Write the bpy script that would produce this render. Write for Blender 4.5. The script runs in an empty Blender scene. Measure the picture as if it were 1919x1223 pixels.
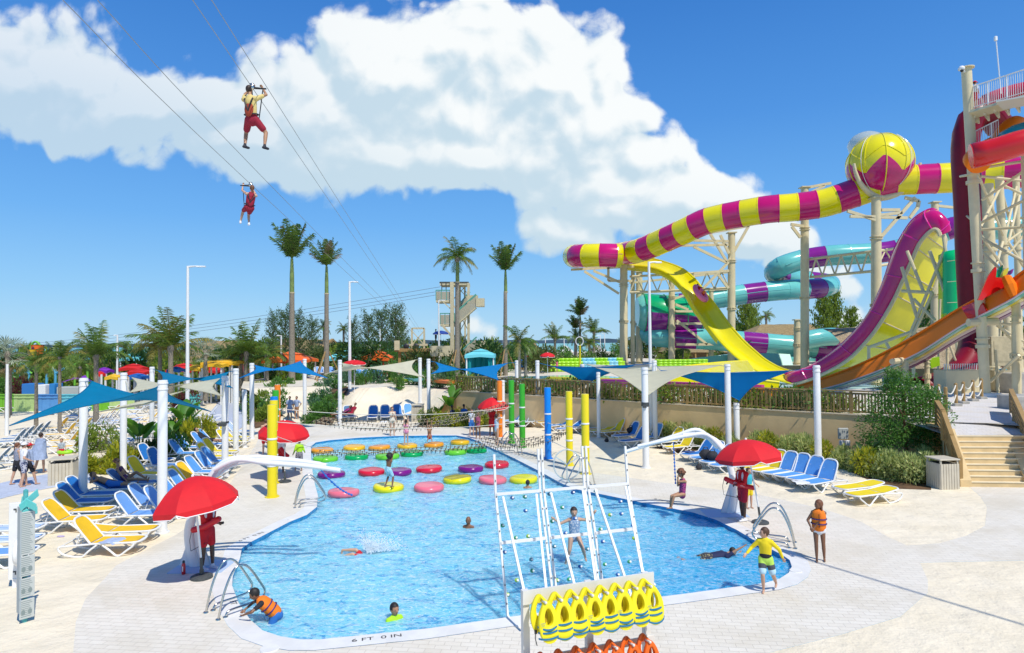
import bpy, bmesh, math, random
from mathutils import Vector as V, Matrix, noise
from mathutils.geometry import tessellate_polygon
random.seed(7)
R = math.radians
SC = bpy.context.scene
COL = SC.collection
FPX = 1200.0; CX = 959.5; CY = 611.5
CAMZ = 5.5
_a = 0.0094; _p = 0.025
_F = V((0, math.cos(_p), math.sin(_p))); _U0 = V((0, -math.sin(_p), math.cos(_p)))
_X = V((1, 0, 0))
_R = _X*math.cos(_a) - _U0*math.sin(_a); _U = _X*math.sin(_a) + _U0*math.cos(_a)
cam = bpy.data.cameras.new('camera'); camo = bpy.data.objects.new('camera', cam); COL.objects.link(camo)
camo.matrix_world = Matrix(((_R.x, _U.x, -_F.x, 0), (_R.y, _U.y, -_F.y, 0), (_R.z, _U.z, -_F.z, CAMZ), (0, 0, 0, 1)))
cam.sensor_width = 36; cam.lens = 36*FPX/1919; cam.clip_start = .1; cam.clip_end = 20000
SC.camera = camo
O = V((0, 0, CAMZ))
def ray(px, py): return _F + _R*((px-CX)/FPX) - _U*((py-CY)/FPX)
def P(px, py, z=0.0):
    d = ray(px, py); t = (z-CAMZ)/d.z; return O + d*t
def PY(px, py, Y):
    d = ray(px, py); return O + d*(Y/d.y)
def S(px, py, z0=0.0):
    return P(px, py, z0).y/FPX
SUN = V((0.34, -0.48, 0.84)).normalized()
el = math.asin(SUN.z); az = math.atan2(SUN.x, SUN.y)
sl = bpy.data.lights.new('sun', 'SUN'); sl.energy = 3.9; sl.angle = R(.5); sl.color = (1, .95, .86)
so = bpy.data.objects.new('sun', sl); COL.objects.link(so); so.rotation_euler = SUN.to_track_quat('Z', 'Y').to_euler()
SC.view_settings.view_transform = 'Standard'; SC.view_settings.look = 'None'
SC.view_settings.exposure = 0.12; SC.view_settings.gamma = 1; SC.view_settings.use_curve_mapping = False
W = bpy.data.worlds.new('World'); SC.world = W; W.use_nodes = True
nt = W.node_tree; nt.nodes.clear()
class NG:
    def __init__(s, nt): s.nt = nt
    def n(s, t, **k):
        x = s.nt.nodes.new(t)
        for a, b in k.items(): setattr(x, a, b)
        return x
    def link(s, a, b): s.nt.links.new(a, b)
    def m(s, op, a, b=None, c=None, clamp=False):
        x = s.n('ShaderNodeMath', operation=op, use_clamp=clamp)
        for i, q in enumerate((a, b, c)):
            if q is None: continue
            if isinstance(q, (int, float)): x.inputs[i].default_value = q
            else: s.link(q, x.inputs[i])
        return x.outputs[0]
    def sm(s, v, a, b, lo=0., hi=1.):
        x = s.n('ShaderNodeMapRange', interpolation_type='SMOOTHSTEP')
        s.link(v, x.inputs[0])
        for i, q in zip((1, 2, 3, 4), (a, b, lo, hi)): x.inputs[i].default_value = q
        return x.outputs[0]
    def mix(s, f, a, b, mode='MIX'):
        x = s.n('ShaderNodeMix', data_type='RGBA', blend_type=mode)
        for i, q in ((0, f), (6, a), (7, b)):
            if isinstance(q, (int, float)): x.inputs[i].default_value = q
            elif isinstance(q, (tuple, list)): x.inputs[i].default_value = (*q[:3], 1)
            else: s.link(q, x.inputs[i])
        return x.outputs[2]
    def noise(s, vec, scale, detail=4, rough=.5, dist=0):
        x = s.n('ShaderNodeTexNoise'); x.inputs['Scale'].default_value = scale
        x.inputs['Detail'].default_value = detail; x.inputs['Roughness'].default_value = rough
        x.inputs['Distortion'].default_value = dist
        if vec is not None: s.link(vec, x.inputs['Vector'])
        return x.outputs['Fac']
g = NG(nt)
sky = g.n('ShaderNodeTexSky', sky_type='NISHITA'); sky.sun_disc = False
sky.sun_elevation = el; sky.sun_rotation = az; sky.air_density = 1.0; sky.dust_density = .45; sky.ozone_density = 2.5
tc = g.n('ShaderNodeTexCoord'); sx = g.n('ShaderNodeSeparateXYZ'); g.link(tc.outputs['Generated'], sx.inputs[0])
yy = g.m('MAXIMUM', sx.outputs[1], .02)
u0 = g.m('DIVIDE', sx.outputs[0], yy); v0 = g.m('DIVIDE', sx.outputs[2], yy)
rp = g.n('ShaderNodeValToRGB'); g.link(g.m('MAXIMUM', sx.outputs[2], 0), rp.inputs[0])
cr = rp.color_ramp; cr.elements[0].position = 0; cr.elements[0].color = (.38, .66, .90, 1); cr.elements[1].position = .62; cr.elements[1].color = (.025, .155, .50, 1)
for p_, c_ in ((.08, (.24, .55, .90)), (.18, (.13, .42, .88)), (.32, (.065, .29, .77)), (.46, (.035, .21, .65))):
    e_ = cr.elements.new(p_); e_.color = (*c_, 1)
x10 = g.n('ShaderNodeVectorMath', operation='SCALE'); g.link(rp.outputs[0], x10.inputs[0]); x10.inputs['Scale'].default_value = 10
skyb = g.mix(.82, sky.outputs[0], x10.outputs[0])
cb = g.n('ShaderNodeCombineXYZ'); g.link(u0, cb.inputs[0]); g.link(v0, cb.inputs[1])
BL = [(40, 150, 250, 105, 1), (300, 200, 230, 80, 1), (560, 215, 170, 120, 1), (740, 150, 145, 140, 1), (880, 120, 140, 130, 1), (1040, 150, 120, 120, 1),
      (1130, 130, 55, 90, 1), (900, 290, 270, 70, 1), (1130, 345, 150, 66, 1), (1290, 385, 120, 62, 1), (1400, 440, 100, 50, 1), (500, 270, 200, 70, 1), (700, 290, 220, 80, 1), (1080, 250, 150, 110, 1), (850, 215, 150, 90, 1), (1190, 300, 80, 55, 1), (1150, 395, 80, 45, 1), (1080, 440, 100, 40, .8), (1195, 240, 45, 34, .6),
      (1470, 490, 90, 48, .8), (1590, 590, 80, 34, .45), (1560, 520, 45, 22, .4), (890, 600, 110, 30, .3)]
G = bpy.data.node_groups.new('cloud_density', 'ShaderNodeTree')
G.interface.new_socket('P', in_out='INPUT', socket_type='NodeSocketVector')
G.interface.new_socket('D', in_out='OUTPUT', socket_type='NodeSocketFloat')
h = NG(G); gi = h.n('NodeGroupInput'); go = h.n('NodeGroupOutput')
pv = gi.outputs[0]
wn = h.n('ShaderNodeTexNoise'); wn.inputs['Scale'].default_value = 5; wn.inputs['Detail'].default_value = 3; h.link(pv, wn.inputs['Vector'])
ws = h.n('ShaderNodeVectorMath', operation='SUBTRACT'); h.link(wn.outputs['Color'], ws.inputs[0]); ws.inputs[1].default_value = (.5, .5, .5)
wm = h.n('ShaderNodeVectorMath', operation='SCALE'); h.link(ws.outputs[0], wm.inputs[0]); wm.inputs['Scale'].default_value = .10
wa = h.n('ShaderNodeVectorMath', operation='ADD'); h.link(pv, wa.inputs[0]); h.link(wm.outputs[0], wa.inputs[1])
tot = None
for (px, py, rx, ry, k) in BL:
    d = ray(px, py); c = (d.x/d.y, d.z/d.y, 0)
    a = h.n('ShaderNodeVectorMath', operation='SUBTRACT'); h.link(wa.outputs[0], a.inputs[0]); a.inputs[1].default_value = c
    b = h.n('ShaderNodeVectorMath', operation='MULTIPLY'); h.link(a.outputs[0], b.inputs[0]); b.inputs[1].default_value = (FPX/rx, FPX/ry, 0)
    l = h.n('ShaderNodeVectorMath', operation='LENGTH'); h.link(b.outputs[0], l.inputs[0])
    q = h.m('MULTIPLY', h.m('SUBTRACT', 1.62, l.outputs['Value']), k)
    tot = q if tot is None else h.m('SMOOTH_MAX', tot, q, .25)
n1 = h.noise(wa.outputs[0], 6, 9, .62)
vo = h.n('ShaderNodeTexVoronoi', feature='F1'); vo.inputs['Scale'].default_value = 11; vo.inputs['Detail'].default_value = 2; vo.inputs['Roughness'].default_value = .5
h.link(wa.outputs[0], vo.inputs['Vector'])
dd = h.m('ADD', tot, h.m('MULTIPLY', h.m('SUBTRACT', n1, .5), 1.15))
dd = h.m('ADD', dd, h.m('MULTIPLY', h.m('SUBTRACT', .42, vo.outputs['Distance']), .65))
h.link(dd, go.inputs[0])
def dens(vec):
    x = g.n('ShaderNodeGroup'); x.node_tree = G; g.link(vec, x.inputs[0]); return x.outputs[0]
d0 = dens(cb.outputs[0])
of = g.n('ShaderNodeVectorMath', operation='ADD'); g.link(cb.outputs[0], of.inputs[0]); of.inputs[1].default_value = (.012, .028, 0)
d1 = dens(of.outputs[0])
front = g.sm(sx.outputs[1], .0, .15)
mask = g.m('MULTIPLY', g.sm(d0, .06, .32), front)
veil = g.sm(u0, -.75, -.1, .86, 1.0)
mask = g.m('MULTIPLY', mask, veil)
lit = g.m('ADD', .60, g.m('MULTIPLY', g.m('SUBTRACT', d0, d1), 1.5), clamp=True)
low = g.sm(g.m('SUBTRACT', v0, g.m('MULTIPLY', u0, -.22)), .20, .40)
lit = g.m('MULTIPLY', lit, g.m('ADD', .62, g.m('MULTIPLY', low, .38)))
right = g.sm(u0, -.55, .0, .80, 1.0)
lit = g.m('MULTIPLY', lit, right)
cc = g.mix(g.sm(lit, .12, .98), (5.4, 6.8, 7.7), (9.0, 9.25, 9.2))
skyc = g.mix(g.m('MULTIPLY', mask, .97), skyb, cc)
bg = g.n('ShaderNodeBackground'); bg.inputs['Strength'].default_value = .10
g.link(skyc, bg.inputs[0]); wo = g.n('ShaderNodeOutputWorld'); g.link(bg.outputs[0], wo.inputs[0])
W.cycles.sampling_method = 'MANUAL'; W.cycles.sample_map_resolution = 512
MATS = {}
def mat(name, col=(.5, .5, .5), rough=.6, spec=.5, metal=0, var=.0, vscale=3, bump=0, bscale=20, col2=None, trans=0, alpha=1, coat=0, sub=0, island=0, grime=0):
    if name in MATS: return MATS[name]
    m = bpy.data.materials.new(name); m.use_nodes = True; t = m.node_tree; q = NG(t)
    b = t.nodes['Principled BSDF']; b.inputs['Roughness'].default_value = rough; b.inputs['Metallic'].default_value = metal
    b.inputs['Specular IOR Level'].default_value = spec; b.inputs['Transmission Weight'].default_value = trans
    b.inputs['Alpha'].default_value = alpha; b.inputs['Coat Weight'].default_value = coat
    b.inputs['Base Color'].default_value = (*col, 1)
    co = q.n('ShaderNodeTexCoord').outputs['Object']
    c = None
    if var or col2:
        nn = q.noise(co, vscale, 5, .6)
        c2 = col2 or tuple(max(0, x*(1-var)) for x in col)
        c = q.mix(q.sm(nn, .35, .65), col, c2)
    if island:
        ge = q.n('ShaderNodeNewGeometry'); c = q.mix(q.sm(ge.outputs['Random Per Island'], 0, 1), c if c is not None else col, tuple(x*(1-island) for x in col))
    if grime:
        nn = q.noise(co, 9, 8, .7)
        c = q.mix(q.m('MULTIPLY', q.sm(nn, .5, .75), grime), c if c is not None else col, (.30, .27, .21))
    if c is not None: q.link(c, b.inputs['Base Color'])
    if bump:
        bn = q.noise(co, bscale, 4, .6); bp = q.n('ShaderNodeBump'); bp.inputs['Strength'].default_value = bump; bp.inputs['Distance'].default_value = .02
        q.link(bn, bp.inputs['Height']); q.link(bp.outputs[0], b.inputs['Normal'])
    if sub:
        b.inputs['Subsurface Weight'].default_value = sub; b.inputs['Subsurface Radius'].default_value = (.05, .03, .02)
    MATS[name] = m; return m
def leafmat(name, c1, c2, tl=.35, rough=.45):
    if name in MATS: return MATS[name]
    m = bpy.data.materials.new(name); m.use_nodes = True; t = m.node_tree; q = NG(t)
    b = t.nodes['Principled BSDF']; b.inputs['Roughness'].default_value = rough; b.inputs['Specular IOR Level'].default_value = .35
    ge = q.n('ShaderNodeNewGeometry'); r = ge.outputs['Random Per Island']
    c = q.mix(r, c1, c2)
    q.link(c, b.inputs['Base Color'])
    tr = q.n('ShaderNodeBsdfTranslucent'); q.link(q.mix(.5, c, tuple(min(1, x*1.5) for x in c1)), tr.inputs[0])
    mx = q.n('ShaderNodeMixShader'); mx.inputs[0].default_value = tl; q.link(b.outputs[0], mx.inputs[1]); q.link(tr.outputs[0], mx.inputs[2])
    q.link(mx.outputs[0], t.nodes['Material Output'].inputs[0])
    MATS[name] = m; return m
def tag(o, label=None, cat=None, group=None, kind=None):
    if label: o['label'] = label
    if cat: o['category'] = cat
    if group: o['group'] = group
    if kind: o['kind'] = kind
    return o
def empty(name, loc, label, cat, group=None, rz=0):
    o = bpy.data.objects.new(name, None); COL.objects.link(o); o.location = loc; o.rotation_euler = (0, 0, rz); o.empty_display_size = .2
    return tag(o, label, cat, group)
def frame_of(t, ref=None):
    t = t.normalized(); a = ref or (V((0, 0, 1)) if abs(t.z) < .95 else V((1, 0, 0)))
    s = t.cross(a).normalized(); return s, s.cross(t).normalized()
class MB:
    def __init__(s): s.v = []; s.f = []; s.m = []
    def face(s, pts, m=0):
        i = len(s.v); s.v += [V(p) for p in pts]; s.f.append(list(range(i, i+len(pts)))); s.m.append(m); return s
    def grid(s, rows, m=0, closed=False, mf=None):
        i = len(s.v); n = len(rows[0])
        for r in rows: s.v += [V(p) for p in r]
        for a in range(len(rows)-1):
            for b in range(n if closed else n-1):
                c = (b+1) % n
                s.f.append([i+a*n+b, i+a*n+c, i+(a+1)*n+c, i+(a+1)*n+b]); s.m.append(mf(a, b) if mf else m)
        return s
    def cap(s, pts, m=0): return s.face(pts, m)
    def box(s, c, d, m=0, rz=0, mat3=None, bev=0):
        c = V(c); hx, hy, hz = d[0]/2, d[1]/2, d[2]/2
        Mx = mat3 or Matrix.Rotation(rz, 3, 'Z')
        if bev:
            e = bev
            def ring(z, sx_, sy_):
                e2 = e
                return [(-sx_+e2, -sy_, z), (sx_-e2, -sy_, z), (sx_, -sy_+e2, z), (sx_, sy_-e2, z), (sx_-e2, sy_, z), (-sx_+e2, sy_, z), (-sx_, sy_-e2, z), (-sx_, -sy_+e2, z)]
            rs = [ring(-hz, hx-e, hy-e), ring(-hz+e, hx, hy), ring(hz-e, hx, hy), ring(hz, hx-e, hy-e)]
            rs = [[c + Mx @ V(p) for p in r] for r in rs]
            s.grid(rs, m, closed=True); s.face(rs[0][::-1], m); s.face(rs[-1], m); return s
        p = [c + Mx @ V((x*hx, y*hy, z*hz)) for z in (-1, 1) for y in (-1, 1) for x in (-1, 1)]
        i = len(s.v); s.v += p
        for q in ((0, 2, 3, 1), (4, 5, 7, 6), (0, 1, 5, 4), (2, 6, 7, 3), (0, 4, 6, 2), (1, 3, 7, 5)): s.f.append([i+k for k in q]); s.m.append(m)
        return s
    def bar(s, a, b, w, h=None, m=0, up=None):
        a = V(a); b = V(b); h = h or w; s1, s2 = frame_of(b-a, up)
        rs = [[p + s1*x*w/2 + s2*y*h/2 for x, y in ((-1, -1), (1, -1), (1, 1), (-1, 1))] for p in (a, b)]
        s.grid(rs, m, closed=True); s.face(rs[0][::-1], m); s.face(rs[1], m); return s
    def tube(s, pts, r, n=8, m=0, caps=True, mf=None, sq=None, ref=None):
        pts = [V(p) for p in pts]; k = len(pts)
        rr = r if isinstance(r, (list, tuple)) else [r]*k
        rows = []; prev = None
        for i, p in enumerate(pts):
            t = (pts[min(i+1, k-1)] - pts[max(i-1, 0)])
            if t.length < 1e-9: t = V((0, 0, 1))
            t.normalize()
            if prev is None: a, b = frame_of(t, ref)
            else:
                a = (prev - t*prev.dot(t))
                a = a.normalized() if a.length > 1e-6 else frame_of(t)[0]
                b = a.cross(t).normalized()*1.0
            prev = a; b = a.cross(t).normalized()
            rows.append([p + (a*math.cos(2*math.pi*j/n) + b*math.sin(2*math.pi*j/n)*(sq or 1))*rr[i] for j in range(n)])
        s.grid(rows, m, closed=True, mf=mf)
        if caps: s.face(rows[0][::-1], m); s.face(rows[-1], m)
        return s
    def cyl(s, a, b, r, n=12, m=0, r2=None): return s.tube([a, b], [r, r if r2 is None else r2], n, m)
    def lathe(s, prof, n=16, c=(0, 0, 0), m=0, mf=None, ax=None):
        c = V(c)
        rows = []
        for r_, z_ in prof:
            rows.append([c + V((r_*math.cos(2*math.pi*j/n), r_*math.sin(2*math.pi*j/n), z_)) for j in range(n)])
        s.grid(rows, m, closed=True, mf=mf)
        if prof[0][0] > 1e-4: s.face(rows[0][::-1], m)
        if prof[-1][0] > 1e-4: s.face(rows[-1], m)
        return s
    def ball(s, c, r, n=10, k=7, m=0, mat3=None):
        c = V(c); r = V(r) if hasattr(r, '__len__') else V((r, r, r)); rows = []
        for i in range(k+1):
            th = math.pi*i/k
            row = []
            for j in range(n):
                p = V((math.sin(th)*math.cos(2*math.pi*j/n)*r.x, math.sin(th)*math.sin(2*math.pi*j/n)*r.y, -math.cos(th)*r.z))
                if mat3: p = mat3 @ p
                row.append(c+p)
            rows.append(row)
        return s.grid(rows, m, closed=True)
    def capsule(s, a, b, r1, r2, n=10, flat=1.0, ref=None):
        a = V(a); b = V(b); t = (b-a); L = t.length
        if L < 1e-5: return s.ball(a, r1)
        t.normalize(); s1, s2 = frame_of(t, ref)
        rows = []
        ks = 4
        for i in range(ks+1):
            th = math.pi/2*(1-i/ks); c = a - t*r1*math.sin(th); rr = r1*max(math.cos(th), .02); rows.append([c + (s1*math.cos(2*math.pi*j/n) + s2*math.sin(2*math.pi*j/n)*flat)*rr for j in range(n)])
        for i in range(ks+1):
            th = math.pi/2*(i/ks); c = b + t*r2*math.sin(th); rr = r2*max(math.cos(th), .02); rows.append([c + (s1*math.cos(2*math.pi*j/n) + s2*math.sin(2*math.pi*j/n)*flat)*rr for j in range(n)])
        s.grid(rows, 0, closed=True); s.face(rows[0][::-1]); s.face(rows[-1]); return s
    def data(s, name, mats, smooth=False, merge=False):
        me = bpy.data.meshes.new(name); me.from_pydata([tuple(v) for v in s.v], [], s.f)
        for x in (mats if isinstance(mats, (list, tuple)) else [mats]): me.materials.append(x)
        if any(s.m): me.polygons.foreach_set('material_index', s.m)
        if merge:
            bm = bmesh.new(); bm.from_mesh(me); bmesh.ops.remove_doubles(bm, verts=bm.verts, dist=1e-4); bmesh.ops.recalc_face_normals(bm, faces=bm.faces); bm.to_mesh(me); bm.free()
        if smooth: me.polygons.foreach_set('use_smooth', [True]*len(me.polygons))
        me.update(); return me
    def build(s, name, mats, parent=None, smooth=False, world=False, merge=False):
        if world and parent is not None:
            s.v = [v - parent.location for v in s.v]
        o = bpy.data.objects.new(name, s.data(name, mats, smooth, merge)); COL.objects.link(o)
        if parent is not None: o.parent = parent
        return o
def smooth_by_angle(o, deg=35):
    me = o.data; bm = bmesh.new(); bm.from_mesh(me)
    bmesh.ops.remove_doubles(bm, verts=bm.verts, dist=1e-4); bmesh.ops.recalc_face_normals(bm, faces=bm.faces)
    for f in bm.faces: f.smooth = True
    for e in bm.edges: e.smooth = e.calc_face_angle(0) < R(deg) if len(e.link_faces) == 2 else True
    bm.to_mesh(me); bm.free(); return o
def copy_tree(o, parent=None):
    c = o.copy(); COL.objects.link(c); c.parent = parent
    for ch in list(o.children): copy_tree(ch, c)
    return c
def spline(pts, k=6):
    pts = [V(p) for p in pts]; out = []
    for i in range(len(pts)-1):
        p0 = pts[max(i-1, 0)]; p1 = pts[i]; p2 = pts[i+1]; p3 = pts[min(i+2, len(pts)-1)]
        for j in range(k):
            t = j/k
            out.append(.5*((2*p1) + (-p0+p2)*t + (2*p0-5*p1+4*p2-p3)*t*t + (-p0+3*p1-3*p2+p3)*t**3))
    out.append(pts[-1]); return out
def area_poly(outer, holes, z, name, m, kind='structure', uv=False, sub=None):
    loops = [[V((p[0], p[1], z)) for p in outer]] + [[V((p[0], p[1], z)) for p in hh] for hh in holes]
    tris = tessellate_polygon(loops); vs = [p for l in loops for p in l]
    me = bpy.data.meshes.new(name); fs = []
    for t in tris:
        a, b, c = (vs[i] for i in t)
        fs.append(t if (b-a).cross(c-a).z > 0 else (t[0], t[2], t[1]))
    me.from_pydata([tuple(v) for v in vs], [], fs); me.materials.append(m)
    o = bpy.data.objects.new(name, me); COL.objects.link(o); o['kind'] = kind; return o
ORD = ['nearest', 'second', 'third', 'fourth', 'fifth', 'sixth', 'seventh', 'eighth', 'ninth', 'tenth', 'eleventh', 'twelfth']
def ground_mat(name, c1, c2, sc, bs, bstr, dist=.03, big=.15):
    m = bpy.data.materials.new(name); m.use_nodes = True; q = NG(m.node_tree); b = m.node_tree.nodes['Principled BSDF']
    b.inputs['Roughness'].default_value = .95; b.inputs['Specular IOR Level'].default_value = .1
    co = q.n('ShaderNodeTexCoord').outputs['Object']
    c = q.mix(q.sm(q.noise(co, sc, 6, .65), .35, .65), c1, c2)
    c = q.mix(q.m('MULTIPLY', q.sm(q.noise(co, 14, 3, .7), .62, .74), .25), c, tuple(x*.72 for x in c1))
    q.link(c, b.inputs['Base Color'])
    h = q.m('ADD', q.noise(co, bs, 5, .6), q.m('MULTIPLY', q.noise(co, 1.3, 3, .5), 2.5))
    h = q.m('ADD', h, q.m('MULTIPLY', q.noise(co, bs*5, 2, .6), .3))
    bp = q.n('ShaderNodeBump'); bp.inputs['Strength'].default_value = bstr; bp.inputs['Distance'].default_value = dist
    q.link(h, bp.inputs['Height']); q.link(bp.outputs[0], b.inputs['Normal']); return m
sandm = ground_mat('sand', (.82, .73, .56), (.76, .67, .50), .6, 3.2, .9, .05)
def paver_mat(name, c1, c2, mortar, w=.30, h_=.15, rot=.12):
    m = bpy.data.materials.new(name); m.use_nodes = True; q = NG(m.node_tree); b = m.node_tree.nodes['Principled BSDF']
    b.inputs['Roughness'].default_value = .8; b.inputs['Specular IOR Level'].default_value = .2
    co = q.n('ShaderNodeTexCoord').outputs['Object']; mp = q.n('ShaderNodeMapping'); mp.inputs['Rotation'].default_value = (0, 0, rot); q.link(co, mp.inputs[0])
    br = q.n('ShaderNodeTexBrick'); q.link(mp.outputs[0], br.inputs[0]); br.inputs['Scale'].default_value = 1
    br.inputs['Brick Width'].default_value = w; br.inputs['Row Height'].default_value = h_; br.inputs['Mortar Size'].default_value = .008; br.inputs['Mortar Smooth'].default_value = .3
    br.inputs['Color1'].default_value = (*c1, 1); br.inputs['Color2'].default_value = (*c2, 1); br.inputs['Mortar'].default_value = (*mortar, 1); br.inputs['Bias'].default_value = -.2
    st = q.noise(co, .45, 6, .65); c = q.mix(q.m('MULTIPLY', q.sm(st, .42, .68), .55), br.outputs[0], (.60, .53, .40))
    sn = q.noise(co, 1.1, 7, .7); c = q.mix(q.m('MULTIPLY', q.sm(sn, .55, .72), .5), c, (.82, .75, .62))
    q.link(c, b.inputs['Base Color'])
    bp = q.n('ShaderNodeBump'); bp.inputs['Strength'].default_value = .6; bp.inputs['Distance'].default_value = .01
    q.link(q.m('SUBTRACT', q.m('MULTIPLY', q.noise(co, 25, 3, .6), .4), br.outputs['Fac']), bp.inputs['Height']); q.link(bp.outputs[0], b.inputs['Normal']); return m
paverm = paver_mat('pavers', (.76, .71, .61), (.70, .65, .55), (.63, .58, .49))
copm = mat('coping_white', (.78, .77, .73), .6, var=.10, vscale=2, bump=.15, bscale=40)
pool_px = [(470, 1016), (453, 1028), (450, 1046), (436, 1080), (435, 1098), (447, 1130), (469, 1162), (492, 1182), (525, 1193), (563, 1199), (598, 1199), (798, 1179), (945, 1158), (1120, 1134), (1300, 1111),
           (1372, 1101), (1406, 1097), (1433, 1093), (1461, 1085), (1478, 1074), (1484, 1062), (1480, 1050), (1467, 1041), (1450, 1032), (1419, 1016), (1380, 993), (1341, 974), (1300, 961), (1250, 951), (1198, 941), (1140, 929), (1080, 917), (1050, 905), (1011, 883), (962, 858),
           (925, 841), (911, 835), (900, 828), (878, 820), (855, 816), (810, 816), (740, 817), (676, 820), (617, 825), (592, 829), (583, 836), (583, 858), (586, 885), (590, 907), (596, 930), (594, 950), (575, 965), (541, 979)]
poolw = [P(x, y, 0) for x, y in pool_px]
def offset(poly, d):
    n = len(poly); out = []
    ar = sum(poly[i].x*poly[(i+1) % n].y - poly[(i+1) % n].x*poly[i].y for i in range(n))
    sg = -1 if ar > 0 else 1
    for i in range(n):
        a, b, c = poly[i-1], poly[i], poly[(i+1) % n]
        t1 = (b-a).normalized(); t2 = (c-b).normalized()
        n1 = V((-t1.y, t1.x, 0))*sg; n2 = V((-t2.y, t2.x, 0))*sg
        nn = (n1+n2).normalized(); k = min(1.6, 1/max(.4, nn.dot(n1)))
        out.append(b + nn*d*k)
    return out
cop_out = offset(poolw, .42)
deck_px = [(130, 1300), (142, 1165), (160, 1122), (195, 1085), (217, 1060), (250, 1042), (330, 1002), (390, 960), (425, 915), (455, 870), (478, 835), (490, 812), (520, 796), (640, 793), (800, 790), (905, 797),
           (1000, 845), (1110, 885), (1250, 905), (1424, 927), (1542, 953), (1613, 977), (1668, 1008), (1700, 1022), (1760, 1018), (1810, 1004), (1846, 985), (1850, 950), (1838, 930), (1815, 911), (2000, 912), (2100, 925), (2100, 1055), (1919, 1050), (1724, 1054), (1739, 1087), (1739, 1110), (1687, 1155), (1575, 1189), (1440, 1223), (1300, 1300)]
deck = [P(x, y, 0) for x, y in deck_px]
big = [(-400, -15), (400, -15), (400, 62), (-400, 62)]
area_poly(big, [deck], 0, 'sand', sandm)
area_poly(deck, [cop_out], .004, 'pool_deck', paverm)
cop = area_poly(cop_out, [poolw], .012, 'pool_coping', copm)
wallm = mat('pool_tile', (.02, .26, .55), .25, var=.3, vscale=6)
wb = MB(); rows = [[p + V((0, 0, z)) for p in poolw] for z in (-1.2, .012)]; wb.grid(rows, closed=True)
o = wb.build('pool_wall', wallm); o['kind'] = 'structure'
def inside(p, poly):
    c = False; j = len(poly)-1
    for i in range(len(poly)):
        a, b = poly[i], poly[j]
        if (a.y > p[1]) != (b.y > p[1]) and p[0] < (b.x-a.x)*(p[1]-a.y)/(b.y-a.y)+a.x: c = not c
        j = i
    return c
pm = bpy.data.materials.new('pool_water'); pm.use_nodes = True; q = NG(pm.node_tree); b = pm.node_tree.nodes['Principled BSDF']
b.subsurface_method = 'BURLEY'; b.inputs['Subsurface Weight'].default_value = .8; b.inputs['Subsurface Radius'].default_value = (.5, .8, .9); b.inputs['Subsurface Scale'].default_value = .45
b.inputs['Roughness'].default_value = .04; b.inputs['IOR'].default_value = 1.4; b.inputs['Specular IOR Level'].default_value = .8
co = q.n('ShaderNodeTexCoord').outputs['Object']; sp = q.n('ShaderNodeSeparateXYZ'); q.link(co, sp.inputs[0])
mp = q.n('ShaderNodeMapping'); mp.inputs['Scale'].default_value = (1.0, 1.9, 1); mp.inputs['Rotation'].default_value = (0, 0, .15); q.link(co, mp.inputs[0])
wv = q.noise(mp.outputs[0], 2.2, 7, .70, 1.2); wv2 = q.noise(mp.outputs[0], 7.5, 4, .6, .9)
deep = q.sm(q.m('SUBTRACT', sp.outputs[0], q.m('MULTIPLY', sp.outputs[1], .5)), -9, -2.0)
c = q.mix(deep, (.18, .62, .78), (.0, .38, .70))
c = q.mix(q.m('MULTIPLY', q.sm(wv, .525, .60), .85), c, (.0, .27, .60))
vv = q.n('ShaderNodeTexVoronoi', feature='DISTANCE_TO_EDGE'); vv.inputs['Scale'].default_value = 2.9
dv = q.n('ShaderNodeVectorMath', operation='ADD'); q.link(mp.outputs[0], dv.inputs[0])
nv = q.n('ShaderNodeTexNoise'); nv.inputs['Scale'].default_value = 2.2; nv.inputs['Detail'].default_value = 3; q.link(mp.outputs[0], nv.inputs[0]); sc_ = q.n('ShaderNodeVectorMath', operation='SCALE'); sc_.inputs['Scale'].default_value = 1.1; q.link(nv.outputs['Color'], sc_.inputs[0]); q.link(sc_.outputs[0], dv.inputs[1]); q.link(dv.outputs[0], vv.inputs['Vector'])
foam_sparkle = q.m('MULTIPLY', q.sm(vv.outputs['Distance'], .20, .0), q.sm(wv2, .40, .54))
foam_sparkle2 = q.sm(q.noise(mp.outputs[0], 3.4, 8, .76, 2.2), .52, .60)
ff = q.m('MAXIMUM', q.m('MULTIPLY', foam_sparkle, .38), q.m('MULTIPLY', foam_sparkle2, .8))
c = q.mix(q.m('MULTIPLY', ff, q.m('SUBTRACT', .92, q.m('MULTIPLY', deep, .30))), c, (.78, .90, .93))  # sky glints and caustics painted into the base colour, along with aerated water
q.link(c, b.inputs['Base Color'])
bp = q.n('ShaderNodeBump'); bp.inputs['Strength'].default_value = .8; bp.inputs['Distance'].default_value = .05
q.link(q.m('ADD', wv2, q.m('MULTIPLY', q.noise(mp.outputs[0], 17, 3, .6, .6), .3)), bp.inputs['Height']); q.link(bp.outputs[0], b.inputs['Normal'])
def water_z(x, y):
    return -.10 + .035*noise.noise(V((x*1.1, y*1.7, 3))) + .022*noise.noise(V((x*2.7+5, y*3.6, 7))) + .010*noise.noise(V((x*6.1, y*7.7, 1)))
x0 = min(p.x for p in poolw)-.3; x1 = max(p.x for p in poolw)+.3; y0 = min(p.y for p in poolw)-.3; y1 = max(p.y for p in poolw)+.3
po = offset(poolw, .25); st = .09; nx = int((x1-x0)/st); ny = int((y1-y0)/st)
idx = {}; vs = []; fs = []
for j in range(ny+1):
    for i in range(nx+1):
        x = x0+i*st; y = y0+j*st
        if inside((x, y), po): idx[i, j] = len(vs); vs.append((x, y, water_z(x, y)))
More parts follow.
